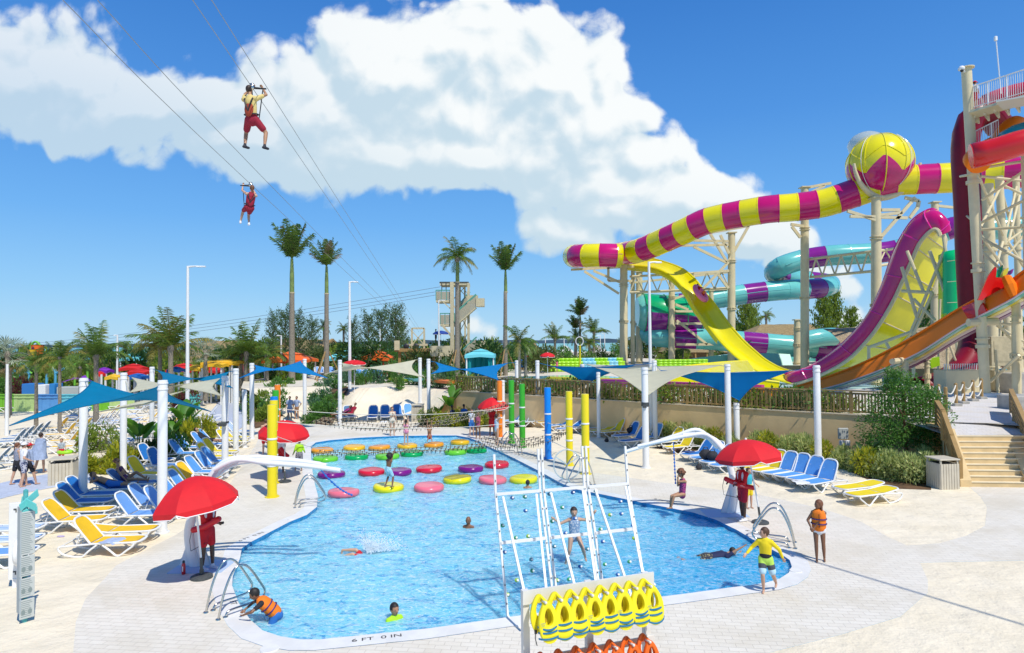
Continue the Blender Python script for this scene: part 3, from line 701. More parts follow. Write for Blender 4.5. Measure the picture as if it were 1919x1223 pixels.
srope(PY(1026, 792, 30.3), PY(1096, 800, 26.9), .05, .014, 'pale rope between the blue pole and the yellow poles')
srope(PY(1026, 822, 30.2), PY(1096, 852, 26.8), .05, .014, 'lower pale rope between the blue pole and the yellow poles')
wire = mat('wire', (.30, .30, .28), .5)
def zipl(pts, lab, r=.009):
    p = [PY(x, y, Y) for x, y, Y in pts]; cable('zip_line_cable', spline(p, 5), r, wire, lab, 'cable', 'zip line cables')
zipl([(118, 0, 12.6), (470, 345, 23), (772, 622, 70)], 'leftmost zip line cable crossing the cloud')
zipl([(183, 0, 13), (500, 340, 23.5), (778, 622, 70)], 'zip line cable above the rider in red')
zipl([(363, 0, 13.4), (472, 163, 17), (785, 622, 70)], 'zip line cable carrying the rider in yellow')
zipl([(396, 0, 13.6), (500, 163, 17.2), (790, 622, 70)], 'rightmost zip line cable')
g1 = P(1475, 1037, 0) + SUN/SUN.z*12; g2 = P(1990, 1192, 0) + SUN/SUN.z*12
cable('zip_line_cable', [g1, g2, g2+(g2-g1)], .04, wire, 'thick overhead cable whose shadow crosses the pavement at the lower right', 'cable')
for k, (ya, yb) in enumerate([(650, 537), (654, 545), (660, 551)]):
    a = PY(-40, ya, 150); b = PY(825, yb, 90); cable('overhead_wire', [a.lerp(b, i/10)-V((0, 0, 1.2*4*(i/10)*(1-i/10))) for i in range(11)], .035, mat('far_wire', (.25, .33, .42), .8), ['top', 'middle', 'lowest'][k] + ' of the three thin wires leading to the stair tower', 'cable', 'wires leading to the stair tower')
def ladder(px, py, rz, lab, s=1.0):
    """hairpin pool handrails: x = direction over the water"""
    b = P(px, py, 0); t = empty('pool_ladder', b, lab, 'pool ladder', 'steel hairpin pool ladders', rz)
    for y in (-.27, .27):
        mb = MB(); p = spline([(0, y, 0), (.12, y, .5), (.30, y, .88), (.48, y, .97), (.66, y, .85), (.92, y, .45), (1.0, y, .28), (.93, y, .16), (.7, y, .13), (.28, y, .12), (.18, y, .08), (.15, y, 0)], 5)
        mb.tube([q_*s for q_ in p], .024*s, 8); mb.build('handrail', steel, t, smooth=True)
        mb = MB()
        for x in (0, .15): mb.lathe([(.055, 0), (.05, .02), (.03, .03)], 12, c=(x*s, y*s, .005))
        mb.build('flange', steel, t)
    mb = MB()
    for z in (-.15, -.45): mb.box((.95*s, 0, z), (.08, .5*s, .03))
    mb.build('step', plast, t)
    return t
ladder(397, 1155, R(50), 'steel pool ladder at the front left corner beside the child in an orange vest', 1.0)
ladder(552, 948, R(20), 'steel pool ladder in front of the thick yellow pole', 1.0)
ladder(1490, 1022, R(157), 'steel pool ladder on the right between the umbrella and the girl in an orange vest', 1.05)
ladder(975, 850, R(200), 'steel pool ladder beside the green poles', 1.1)
ladder(1108, 905, R(200), 'steel pool ladder beside the nearest right yellow pole', 1.1)
clear = mat('clear_acrylic', (.9, .95, 1), .03, alpha=.12, spec=.8)
b = P(1063, 905, 0); t = empty('clear_wheel', b, 'round clear plastic wheel seen behind the climbing wall', 'wheel')
mb = MB(); cpos = V((0, 0, .62)); 
rows = []
for k in range(33):
    a = 2*math.pi*k/32; rows.append(V((math.cos(a)*.52, .02, math.sin(a)*.58+.72)))
mb.tube(rows, .03, 6, caps=False); mb.build('rim', mat('pale_plastic', (.62, .68, .68), .2, alpha=.55), t, smooth=True)
mb = MB()
for a in (.5, 2.6, 4.7): mb.bar((0, .02, .72), (math.cos(a)*.5, .02, math.sin(a)*.55+.72), .05)
mb.bar((0, .05, 0), (0, .05, .72), .05); mb.build('spoke', MATS['pale_plastic'], t)
def swing_arm(base_px, path, w, lab, tips, foot):
    b = P(*base_px, 0); t = empty('rope_swing', b, lab, 'rope swing', 'white curved rope swing arms')
    Yb = b.y
    pts = spline([PY(x, y, Yb+dy)-b for x, y, dy in path], 6); n = len(pts)
    mb = MB(); mb.tube(pts, [w*(1.0-.35*i/n) for i in range(n)], 10, sq=1.6); mb.build('mast', plast, t, smooth=True)
    mb = MB(); mb.box((foot*.25, 0, .012), (1.3, .95, .02)); mb.build('base_mat', mat('pale_blue_mat', (.42, .55, .72), .6), t)
    mb = MB(); mb.face([(-.35, .0, .03), (.42, .0, .03), (.08*foot, .0, 1.0), (-.02, 0, 1.0)]); mb.face([(-.35, .06, .03), (.42, .06, .03), (.08*foot, .06, 1.0), (-.02, .06, 1.0)]); mb.build('foot_fin', plast, t)
    for tp in tips:
        tt = spline([PY(x, y, Yb+dy)-b for x, y, dy in tp], 5); k = len(tt); mb = MB(); mb.tube(tt, [.075-.02*i/k for i in range(k)], 8); mb.build('arm', plast, t, smooth=True)
    return t
swing_arm((362, 1062), [(366, 1062, 0), (356, 1020, 0), (356, 985, 0), (372, 940, 0), (402, 886, .0), (428, 864, 0), (460, 859, .1)], .085, 'white curved swing arm rising behind the left red umbrella and reaching over the pool',
          [[(405, 890, .1), (440, 868, .1), (500, 862, .1), (560, 864, .1), (612, 872, .1)], [(402, 880, -.2), (445, 861, -.2), (500, 867, -.2), (570, 872, -.2), (638, 881, -.2)], [(420, 872, .4), (470, 857, .4), (540, 861, .4), (600, 869, .4)]], 1)
swing_arm((1372, 962), [(1368, 962, 0), (1374, 930, 0), (1372, 890, 0), (1360, 850, 0), (1340, 825, 0), (1310, 815, 0), (1280, 816, 0)], .075, 'white curved swing arm on the right with the girl hanging from its rope',
          [[(1355, 845, -.1), (1325, 815, -.1), (1290, 816, -.1), (1240, 826, -.1), (1195, 836, -.1)], [(1345, 838, .3), (1310, 806, .3), (1270, 815, .3), (1215, 833, .3), (1173, 846, .3)]], -1)
blue_rope = mat('blue_rope', (.01, .16, .55), .6)
def knot_rope(a, b, lab, sag=.0):
    a = V(a); b = V(b); pts = [a.lerp(b, k/12)-V((0, 0, sag*4*(k/12)*(1-k/12))) for k in range(13)]
    t = empty('swing_rope', a, lab, 'rope'); mb = MB(); mb.tube(pts, .015, 6)
    for k in range(3, 13): mb.ball(pts[k], .032, 8, 6)
    mb.build('cord', blue_rope, t, world=True, smooth=True)
knot_rope(PY(593, 869, 16.2), PY(659, 927, 17.5), 'blue knotted rope trailing from the left swing arm to the pink pad', .12)
knot_rope(PY(1262, 828, 20.4), PY(1266, 905, 20.5), 'blue knotted rope held by the swinging girl')
def fence(pts, z, h_, sp, lab, name='wooden_fence', m=None, sag=0):
    t = empty(name, (pts[0].x, pts[0].y, z), lab, 'fence')
    mb = MB(); ms = MB(); mr = MB()
    for i in range(len(pts)-1):
        a, b = V((pts[i].x, pts[i].y, pts[i].z)), V((pts[i+1].x, pts[i+1].y, pts[i+1].z)); L = (b-a).length; d = (b-a)/L; n = max(1, int(L/sp)); nrm = V((-d.y, d.x, 0))*.03
        ang = math.atan2(d.y, d.x)
        for k in range(n):
            p = a + d*(k+.5)*L/n; ms.box(p + V((0, 0, .06+(h_-.14)/2)) + nrm*(1 if k % 2 else -1), (sp*.55, .022, h_-.14 + random.uniform(-.02, .02)), rz=ang + random.uniform(-.12, .12))
        np_ = max(1, round(L/2.2))
        for k in range(np_+1):
            p = a + d*k*L/np_; mb = MB(); mb.box(p + V((0, 0, h_/2)), (.11, .11, h_), rz=ang); mb.build('fence_post', m or wood, t, world=True)
        for zz_ in (.12, h_-.10): mr.bar(a+V((0, 0, zz_)), b+V((0, 0, zz_)), .05, .07)
        mr.bar(a+V((0, 0, h_)), b+V((0, 0, h_)), .05, .15, up=nrm)
    o = ms.build('slat', m or wood, t, world=True); mr.build('rail', m or wood, t, world=True); return t
fl = [p + V((0, .22, .05)) for p, q_ in zip(wl, wl_px) if 855 <= q_[0] <= 1780]
fence(fl, ZT, 1.05, .13, 'long brown slatted wooden fence on top of the tan wall')
binm = mat('bin_beige', (.60, .54, .42), .6, var=.1)
def bin_(px, py, h_, w, rz, lab, legs=True):
    b = P(px, py, 0) if py > 780 else PY(px, py, 44.5); t = empty('litter_bin', b, lab, 'bin', 'beige slatted litter bins', rz)
    mb = MB(); n = 7
    mb.box((0, 0, h_*.42), (w*.9, w*.9, h_*.80))
    mb.build('bin_body', binm, t); ms = MB()
    for sgn in (-1, 1):
        for k in range(n):
            x = (k+.5)/n*w - w/2
            ms.box((x, sgn*w/2, h_*.42), (w/n*.82, .03, h_*.84)); ms.box((sgn*w/2, x, h_*.42), (.03, w/n*.82, h_*.84))
    ms.build('slat', binm, t)
    mb = MB(); mb.box((0, 0, h_-.02), (w*1.1, w*1.1, .05), bev=.01)
    for sx_ in (-1, 1):
        for sy_ in (-1, 1): mb.box((sx_*w*.45, sy_*w*.45, h_*.91), (.05, .05, h_*.15))
    mb.build('lid', binm, t); mb = MB(); mb.box((0, 0, h_*.845), (w*.6, w*.6, .03)); mb.build('opening', blackm, t)
bin_(119, 906, 1.05, .82, R(20), 'large beige litter bin on the sand beside the walking group')
bin_(1767, 913, 1.10, .72, R(5), 'beige litter bin beside the wooden stairs')
bin_(403, 822, 1.0, .8, R(8), 'beige litter bin on the blue mat near the striped loungers')
bin_(783, 789, 1.2, .8, R(3), 'tapered beige bin in front of the tan wall end')
slc = {'yellow': (.86, .52, .01), 'yellowr': (.84, .64, .01), 'blue': (.012, .17, .52), 'sky': (.16, .36, .74), 'lightblue': (.10, .33, .72), 'slate': (.06, .17, .33), 'stripe': (.10, .32, .70)}
def slingm(k):
    nm = 'sling_'+k
    if nm in MATS: return MATS[nm]
    if k != 'stripe': return mat(nm, slc[k], .7, var=.08, vscale=4)
    m = mat(nm, slc[k], .7); q = NG(m.node_tree); co = q.n('ShaderNodeTexCoord').outputs['Object']; s_ = q.n('ShaderNodeSeparateXYZ'); q.link(co, s_.inputs[0])
    f = q.m('GREATER_THAN', q.m('FRACT', q.m('MULTIPLY', s_.outputs[1], 7.0)), .5); q.link(q.mix(f, slc[k], (.78, .80, .82)), m.node_tree.nodes['Principled BSDF'].inputs['Base Color']); return m
LD = {}
def lounger_data(color, ang):
    key = (color, ang)
    if key in LD: return LD[key]
    parts = []; hz = .34; w = .33; hinge = V((-.18, 0, hz))
    a = R(ang); bd = V((-math.cos(a), 0, math.sin(a))); Lb = .80
    mb = MB()
    def sheet(mb, p0, p1, hw, th=.016, arc=.012, rnd0=0, rnd1=0):
        n = 8; rows = []
        d = (p1-p0).normalized(); up = V((-d.z, 0, d.x)) if d.x > 0 else V((d.z, 0, -d.x))
        for i in range(n+1):
            f = i/n; ww = hw
            if rnd1 and f > .80: ww = hw*math.sqrt(max(.0, 1-((f-.80)/.20)**2*.45))
            if rnd0 and f < .12: ww = hw*math.sqrt(max(.0, 1-((.12-f)/.12)**2*.2))
            p = p0.lerp(p1, f) - up*arc*math.sin(f*math.pi)
            rows.append([p + V((0, ww, 0)), p + V((0, 0, 0)) - up*.006, p - V((0, ww, 0))])
        mb.grid(rows); mb.grid([[q_ - up*th for q_ in r] for r in rows]); mb.grid([[r[0] for r in rows], [r[0]-up*th for r in rows]]); mb.grid([[r[-1] for r in rows], [r[-1]-up*th for r in rows]])
    sheet(mb, hinge + V((.01, 0, .015)), V((.92, 0, hz+.015)), w-.035, rnd1=1); parts.append(('seat', mb.data('seat', slingm(color), True), None))
    mb = MB(); sheet(mb, hinge + bd*.02 + V((0, 0, .015)), hinge + bd*(Lb-.05) + V((0, 0, .015)), w-.035, rnd1=1); parts.append(('backrest', mb.data('backrest', slingm(color), True), None))
    mb = MB()
    loop = [V((-.22, w, hz)), V((.70, w, hz)), V((.88, w*.93, hz)), V((.975, w*.62, hz-.005)), V((.99, 0, hz-.01)), V((.975, -w*.62, hz-.005)), V((.88, -w*.93, hz)), V((.70, -w, hz)), V((-.22, -w, hz))]
    mb.tube(spline(loop, 3), .034, 6, sq=.75); mb.tube([(-.2, w, hz-.01), (-.95, w*.98, hz-.05)], .026, 6); mb.tube([(-.2, -w, hz-.01), (-.95, -w*.98, hz-.05)], .026, 6); mb.bar((-.93, w, hz-.05), (-.93, -w, hz-.05), .04, .03)
    mb.bar((-.18, w, hz-.01), (-.18, -w, hz-.01), .04, .04); mb.bar((.4, w, hz-.02), (.4, -w, hz-.02), .03, .03)
    parts.append(('frame', mb.data('frame', plast, True), None))
    mb = MB(); pl = [V((0, w, 0)), V((0, w*.97, .45)), V((0, w*.85, .68)), V((0, w*.5, .79)), V((0, 0, .805))]
    pl = pl + [V((0, -p.y, p.z)) for p in pl[:-1][::-1]]
    mb.tube(spline([hinge + bd*p.z + V((0, p.y, 0)) for p in pl], 3), .032, 6, sq=.75); parts.append(('back_frame', mb.data('back_frame', plast, True), None))
    for s in (1, -1):
        y = s*(w+.01)
        mb = MB(); mb.tube(spline([(.90, y*.95, hz-.02), (.86, y, hz-.10), (.72, y, .14), (.56, y, .022), (.46, y, .02), (.30, y, .16), (.12, y, hz-.04)], 3), .028, 6); parts.append(('leg', mb.data('leg', plast, True), None))
        mb = MB(); mb.tube(spline([(-.02, y, hz-.03), (-.22, y, .16), (-.36, y, .03), (-.46, y, .02), (-.62, y, .03), (-.86, y, .10), (-.97, y, .22), (-.95, y, hz-.05)], 3), .028, 6); parts.append(('leg', mb.data('leg', plast, True), None))
    if ang > 8:
        mb = MB()
        for s in (1, -1): mb.bar(hinge + bd*.45 + V((0, s*.2, -.01)), (-.60, s*.2, hz-.05), .022)
        mb.bar((-.60, .3, hz-.05), (-.60, -.3, hz-.05), .025); parts.append(('back_support', mb.data('back_support', plast, False), None))
    LD[key] = parts; return parts
LN = [0]
cname = {'yellow': 'yellow', 'yellowr': 'lemon yellow', 'blue': 'deep blue', 'sky': 'light blue', 'lightblue': 'bright blue', 'slate': 'slate blue', 'stripe': 'blue and white striped'}
def lounger(px, py, deg, color, ang, lab, simple=False, grp='plastic framed sun loungers', z=0.006, loc=None, s=1.0, roll=0):
    b = loc or P(px, py, 0)
    t = empty('sun_lounger', (b.x, b.y, b.z if loc else z), lab, 'sun lounger', grp, R(deg)); t.scale = (s, s, s)
    for nm, me, _ in lounger_data(color, ang):
        if simple and nm in ('back_support',): continue
        o = bpy.data.objects.new(nm, me); COL.objects.link(o); o.parent = t
    return t
L = lounger
L(196, 1036, 5, 'yellow', 52, 'nearest yellow lounger on the left, in front of its yellow twin')
L(226, 1014, 6, 'yellow', 8, 'yellow lounger lying flat just behind the nearest yellow one')
L(133, 993, 6, 'yellow', 48, 'yellow lounger with raised back beside the signpost')
L(150, 975, 6, 'yellow', 50, 'yellow lounger just behind the one by the signpost')
L(152, 957, 5, 'blue', 50, 'deep blue lounger in front of the white post by the bin')
L(168, 943, 5, 'blue', 50, 'deep blue lounger nearest the reclining couple, left of the white post')
L(262, 982, 4, 'sky', 54, 'light blue lounger in front of its trio, beside the front white post')
L(284, 962, 4, 'sky', 54, 'light blue lounger with raised back behind the front one of the trio')
L(314, 968, 4, 'sky', 54, 'light blue lounger half hidden by the front white post')
L(335, 945, 4, 'lightblue', 54, 'blue lounger with its back half in shade behind the white post')
L(352, 930, 4, 'lightblue', 54, 'blue lounger partly hidden by the left red umbrella')
L(218, 931, 8, 'blue', 30, 'blue lounger carrying the man lying on his back')
L(246, 921, 8, 'blue', 40, 'blue lounger carrying the woman in sunglasses')
L(272, 902, -6, 'yellowr', 55, 'yellow lounger with an upright back behind the reclining couple')
L(302, 885, -8, 'blue', 66, 'deep blue lounger with the widest upright back, left of the front post')
L(286, 874, -8, 'blue', 60, 'blue lounger tucked behind the widest upright blue one')
L(345, 862, 0, 'lightblue', 54, 'blue lounger right of the front post, nearest of four blue ones')
L(356, 850, 0, 'lightblue', 54, 'second blue lounger in front of the man in black')
L(385, 844, 2, 'lightblue', 52, 'blue lounger with the man in black lying on it')
L(396, 836, 2, 'lightblue', 50, 'blue lounger just behind the man in black')
L(398, 868, -4, 'yellowr', 52, 'yellow lounger behind the floodlight post')
L(408, 858, -4, 'yellowr', 52, 'yellow lounger paired right behind the one at the floodlight post')
L(398, 888, -2, 'lightblue', 52, 'blue lounger reaching under the left swing arm')
L(408, 878, -2, 'lightblue', 52, 'blue lounger beside the foot of the floodlight post')
L(380, 899, -2, 'lightblue', 52, 'blue lounger just above the top of the left red umbrella')
L(366, 912, -2, 'yellow', 52, 'yellow lounger sticking out above the left red umbrella')
L(350, 921, -2, 'yellowr', 52, 'dull yellow lounger left of the umbrella top')
L(432, 838, -4, 'yellowr', 50, 'nearer yellow lounger under the striped one near the shorter post')
L(436, 830, -4, 'yellowr', 50, 'farther yellow lounger under the striped one near the shorter post')
L(446, 818, -4, 'stripe', 48, 'blue and white striped lounger between the white posts')
L(372, 794, 200, 'stripe', 50, 'striped lounger beside the banana plant with its back to the mat')
L(388, 786, 200, 'stripe', 50, 'striped lounger just behind the one by the banana plant')
L(8, 1012, 10, 'stripe', 10, 'striped lounger cut by the left picture edge, farthest of three')
L(0, 1034, 10, 'stripe', 10, 'striped lounger cut by the left picture edge, middle of three')
L(-16, 1060, 10, 'sky', 10, 'pale blue lounger at the left picture edge, nearest of three')
for k, (x, y) in enumerate([(22, 838), (38, 832), (55, 826), (70, 821)]):
    L(x, y, 196, 'slate', 55, '%s slate blue lounger from the left in the row behind the walkers' % ['first', 'second', 'third', 'fourth'][k])
L(10, 868, 200, 'slate', 52, 'slate blue lounger at the left edge beside the walking group')
L(-15, 880, 200, 'slate', 52, 'slate blue lounger cut off by the left edge behind the walkers')
for k, (x, y) in enumerate([(105, 812), (118, 824), (128, 836), (134, 848), (140, 800), (150, 812)]):
    L(x, y, 192, 'yellow', 56, 'yellow lounger of the cluster left of the second white post, %s from the back' % ['second', 'third', 'fourth', 'nearest', 'farthest', 'middle one'][k])
for k, (x, y) in enumerate([(172, 806), (184, 802), (195, 797), (206, 793), (214, 802), (196, 815)]):
    L(x, y, 205, 'slate', 56, 'slate blue lounger of the row above the potted shrub, %s' % ['first on the left', 'second', 'third', 'fourth', 'rightmost', 'nearest the shrub'][k])
for k, (x, y, c, a) in enumerate([(232, 822, 'slate', 54), (245, 812, 'slate', 54), (240, 838, 'slate', 54), (262, 832, 'slate', 30), (270, 800, 'yellow', 54), (282, 792, 'yellow', 50), (262, 775, 'stripe', 30), (250, 784, 'sky', 45), (300, 775, 'yellow', 50), (315, 783, 'sky', 52), (238, 796, 'sky', 12), (322, 800, 'yellow', 52), (318, 812, 'stripe', 48), (276, 815, 'slate', 50), (150, 790, 'slate', 50), (345, 805, 'yellow', 50)]):
    L(x, y, 195 + (k % 3)*12, c, a, '%s lounger in the sand field behind the left bed, %s' % (cname[c], ['beside the second post', 'above the croton bed', 'nearest the potted shrub', 'nearly flat', 'right of the thin post', 'farther back with a low back', 'draped flat', 'right of the front post', 'rearmost yellow', 'behind the yellow pair', 'lying flat', 'left of the banana leaves', 'by banana leaves', 'between the posts', 'behind the yellow cluster', 'half behind the banana leaves'][k]))
for k in range(7):
    L(26+k*11, 770-k*.6, 200, 'sky' if k != 0 else 'yellow', 50, '%s pale lounger from the left in the row before the coloured fence' % ['first', 'second', 'third', 'fourth', 'fifth', 'sixth', 'seventh'][k])
for k in range(6):
    L(122+k*7, 776-k*3, 200, 'sky', 14, '%s low pale blue lounger of the stack under the big teal sail' % ['first', 'second', 'third', 'fourth', 'fifth', 'sixth'][k])
for k in range(4):
    L(190+k*9, 768-k*4, 200, 'stripe', 50, '%s striped lounger of the far group right of the coconut trunk' % ['first', 'second', 'third', 'fourth'][k])
for k, (x, y) in enumerate([(205, 782), (228, 768), (248, 765), (268, 764), (290, 766), (312, 762), (334, 770), (350, 782)]):
    L(x, y, 190+k*7, ['yellow', 'stripe', 'sky', 'yellow', 'slate', 'yellow', 'sky', 'stripe'][k], 50, '%s far lounger from the left along the back of the sand field' % ['first', 'second', 'third', 'fourth', 'fifth', 'sixth', 'seventh', 'eighth'][k])
for k, (x, y, c, a) in enumerate([(699, 788, 'blue', 62), (722, 787, 'blue', 62), (746, 785, 'blue', 60), (767, 784, 'lightblue', 62)]):
    L(x, y, -82+k*5, c, a, '%s blue lounger from the left in the row of four facing the pool' % ['first', 'second', 'third', 'fourth'][k])
L(640, 788, -60, 'slate', 20, 'lounger under the reclining family beside the white post')
L(655, 787, -60, 'slate', 55, 'lounger with raised back behind the reclining family')
L(850, 797, 190, 'lightblue', 20, 'blue lounger under the two men with bags by the tan wall'); L(870, 795, 190, 'lightblue', 50, 'blue lounger beside the men with bags by the tan wall')
for k, (x, y) in enumerate([(962, 797), (980, 798), (992, 799)]):
    L(x, y, 200, 'lightblue', 62, '%s blue lounger from the left among the green poles' % ['first', 'second', 'third'][k])
L(1034, 800, 200, 'yellowr', 60, 'yellow lounger behind the blue pole'); L(1050, 806, 205, 'blue', 55, 'blue lounger left of the yellow poles'); L(1070, 812, 205, 'blue', 30, 'low blue lounger between the yellow poles')
L(1100, 808, 205, 'blue', 62, 'deep blue lounger right behind the nearer yellow pole'); L(1118, 810, 205, 'blue', 62, 'second deep blue lounger behind the nearer yellow pole')
L(1132, 816, 203, 'yellowr', 22, 'yellow lounger with low back in front of the lower white post'); L(1152, 818, 203, 'yellowr', 60, 'yellow lounger with upright back in front of the tan wall')
L(1178, 826, 205, 'blue', 60, 'blue lounger carrying a black bag by the wall'); L(1192, 836, 205, 'blue', 58, 'blue lounger at the left of the strapped post'); L(1222, 830, 205, 'lightblue', 60, 'light blue lounger right of the strapped post')
L(1258, 838, 205, 'yellowr', 55, 'farther yellow lounger under the right swing arm'); L(1278, 848, 205, 'yellowr', 55, 'nearer yellow lounger under the right swing arm')
for k, (x, y) in enumerate([(1312, 862), (1330, 869), (1350, 876), (1368, 883)]):
    L(x, y, 207, 'lightblue' if k else 'blue', 50, '%s blue lounger from the left in the shaded row behind the right umbrella' % ['first', 'second', 'third', 'fourth'][k])
L(1424, 888, 208, 'yellowr', 58, 'yellow lounger right behind the right red umbrella'); L(1446, 893, 208, 'yellowr', 58, 'yellow lounger left of the row of four light blue ones')
for k, (x, y) in enumerate([(1468, 898), (1491, 903), (1516, 909), (1541, 917)]):
    L(x, y, 208, 'lightblue', 62, '%s light blue lounger from the left in the front right row' % ['first', 'second', 'third', 'fourth'][k])
L(1610, 928, 200, 'yellowr', 6, 'flat yellow lounger behind the other flat yellow one on the right')
L(1634, 941, 200, 'yellowr', 7, 'nearest flat yellow lounger on the right sand')
for k, x in enumerate([672, 684, 697, 710]):
    L(0, 0, -80, 'lightblue', 60, '%s blue lounger from the left on the terrace before the orange cabana' % ['first', 'second', 'third', 'fourth'][k], loc=P(x, 712, ZT+.01))
for k, x in enumerate([792, 806, 880, 895, 910]):
    L(0, 0, -60, 'sky', 55, '%s pale lounger from the left on the terrace near the stair tower' % ['first', 'second', 'third', 'fourth', 'fifth'][k], loc=P(x, 700, ZT+.01))
for k, x in enumerate([596, 604, 613, 622]):
    L(0, 0, -60, 'sky', 50, '%s pale lounger from the left at the top of the ramp path' % ['first', 'second', 'third', 'fourth'][k], loc=P(x, 703, ZT+.01))
bagm = mat('bag_black', (.03, .03, .035), .8, var=.4, vscale=10)
def bag(px, py, z, lab, s=.2, m=None):
    b = P(px, py, z); mb = MB(); mb.ball((0, 0, s*.75), (s, s*.7, s*.8), 10, 7); mb.v = [v + V((noise.noise(v*7), noise.noise(v*8+V((5, 0, 0))), 0))*s*.25 for v in mb.v]
    t = empty('bag', b, lab, 'bag', 'bags left on the loungers'); mb.build('bag_body', m or bagm, t, smooth=True)
    mb = MB(); mb.tube(spline([(-s*.5, 0, s*1.2), (-s*.2, 0, s*1.8), (s*.3, 0, s*1.8), (s*.5, 0, s*1.2)], 4), .018, 5); mb.build('strap', blackm, t)
bag(1182, 812, .36, 'black bag on the blue lounger by the tan wall', .24); bag(1322, 860, .36, 'black backpack on the shaded lounger row', .28); bag(1335, 862, .36, 'dark backpack right of the other on the shaded row', .26)
bag(1310, 880, 0, 'dark shoes and bag on the sand under the shaded row', .14); bag(1137, 828, 0, 'small dark bag on the sand below the yellow loungers', .13); bag(862, 788, .36, 'blue and black bag beside the men at the tan wall', .28, mat('bag_blue', (.02, .12, .35), .8))
sy = mat('slide_yellow', (.86, .74, .0), .18, coat=.4, var=.10, vscale=.3); smg = mat('slide_magenta', (.62, .004, .16), .18, coat=.4, var=.15, vscale=.4)
spk = mat('slide_pink', (.80, .02, .30), .2, coat=.4); stq = mat('slide_turquoise', (.16, .56, .53), .18, coat=.4, var=.12, vscale=.3); spu = mat('slide_purple', (.24, .01, .25), .18, coat=.4, var=.15, vscale=.3)
sgr = mat('slide_green', (.0, .36, .14), .2, coat=.3); smr = mat('slide_maroon', (.22, .004, .018), .35, spec=.3, var=.2, vscale=.5); sor = mat('slide_orange', (.95, .21, .0), .5, spec=.3, var=.10, vscale=.3)
srd = mat('slide_red', (.62, .008, .008), .25, coat=.3)
def tube_slide(name, pts, r, mats, pat, lab, k=5, seg=2.2, n=20, flange=True, Ydef=80, group=None, cat='water slide', parts_name='tube_shell'):
    pp = [PY(*p) if len(p) == 3 else PY(p[0], p[1], Ydef) for p in pts]; sp = spline(pp, k)
    out = [sp[0]]; acc = 0; st = seg/3
    for i in range(1, len(sp)):
        a, b = sp[i-1], sp[i]; L = (b-a).length; d = st-acc
        while d <= L and L > 0: out.append(a.lerp(b, d/L)); d += st
        acc = (L-(d-st)) if L else acc
    t = empty(name, (out[0].x, out[0].y, 0), lab, cat, group)
    mb = MB(); mb.tube(out, r, n, caps=False, mf=lambda a, b: pat[(a//3) % len(pat)]); o = mb.build(parts_name, mats, t, smooth=True, world=True)
    md = o.modifiers.new('s', 'SOLIDIFY'); md.thickness = .06
    if flange:
        mf_ = MB(); mi = 0
        for a in range(0, len(out)-1, 3):
            d = (out[min(a+1, len(out)-1)]-out[max(a-1, 0)]).normalized()
            mf_.tube([out[a]-d*.07, out[a]+d*.07], r*1.055, n, m=pat[(a//3) % len(pat)])
        mf_.build('flange', mats, t, world=True)
        mr = MB(); off = V((0, 0, 0))
        side = [p + V((0, -r*1.03, 0)) for p in out]; mr.tube(side, .05, 5, m=0); mr.build('seam_rib', [mats[pat[0]]], t, world=True)
    return t, out
t, top_path = tube_slide('striped_tube_slide', [(1925, 322, 70), (1850, 328, 72), (1780, 333, 73), (1720, 336, 74), (1660, 342, 75), (1600, 362, 76), (1545, 380, 77), (1490, 388, 78), (1440, 392, 79), (1380, 402, 81), (1325, 414, 83), (1285, 432, 85), (1240, 452, 88), (1195, 470, 92), (1150, 477, 99), (1105, 478, 103), (1082, 479, 101), (1076, 480, 97), (1092, 479, 93.5), (1130, 478, 92), (1166, 479, 92)], 1.66, [sy, smg], [1, 0], 'yellow and magenta striped tube slide running high across to its left turn', seg=2.15)
c = PY(1648, 308, 75); rS = 57*75/FPX
t = empty('slide_sphere', (c.x, c.y, c.z-rS), 'large yellow and magenta ball on the striped slide', 'slide sphere')
mb = MB(); n = 60; K = 36; rows = []
for i in range(K+1):
    row = []
    for j in range(n):
        ang = 2*math.pi*j/n; tri = abs(((ang-4.35)/(2*math.pi)*5) % 1 - .5)*2; tb = math.acos(.45-.55*tri); f = i/K; th = tb*f*2 if f <= .5 else tb + (math.pi-tb)*(f-.5)*2
        row.append(V((math.sin(th)*math.cos(ang), math.sin(th)*math.sin(ang), -math.cos(th)))*rS + c)
    rows.append(row)
def sph_m(a, b):
    return 1 if a < K//2 else 0
mb.grid(rows, closed=True, mf=sph_m); o = mb.build('sphere_shell', [sy, smg], t, smooth=False, world=True); smooth_by_angle(o, 50)
mb = MB()
for j in range(0, n, 6):
    mb.tube([rows[i][j] + (rows[i][j]-c)*.006 for i in range(1 if j % 12 else K//2, K)], .06, 5, m=0)
mb.tube([p + (p-c)*.004 for p in rows[K//2+4]] + [rows[K//2+4][0]], .05, 5, m=0, caps=False)
mb.build('rib', [sy], t, world=True)
mb = MB(); mb.ball(c + V((-1.0, .8, rS*.72)), (2.1, 2.1, 1.6), 16, 8); mb.build('clear_dome', mat('smoke_dome', (.62, .66, .62), .08, alpha=.5), t, smooth=True, world=True)
mb = MB()
for j in (8, 22, 35, 50): mb.tube([c + (rows[i][j]-c)*1.03 for i in range(9, 31)], .035, 5)
mb.build('cable_loop', white, t, world=True)
mb = MB()
for sgn in (-1, 1):
    arc = []
    for k in range(9):
        f = k/8; a = -math.pi/2 + f*1.5
        arc.append(c + V((sgn*math.cos(a)*rS*1.08, -rS*.35*math.cos(a)-.3, math.sin(a)*rS*1.12)))
    mb.tube(arc, [.42-.26*k/8 for k in range(9)], 8)
mb.build('cradle_arm', cream, t, smooth=True, world=True)
X0, Y0, DX, DY = 17.0, 99.0, .8, -1.2
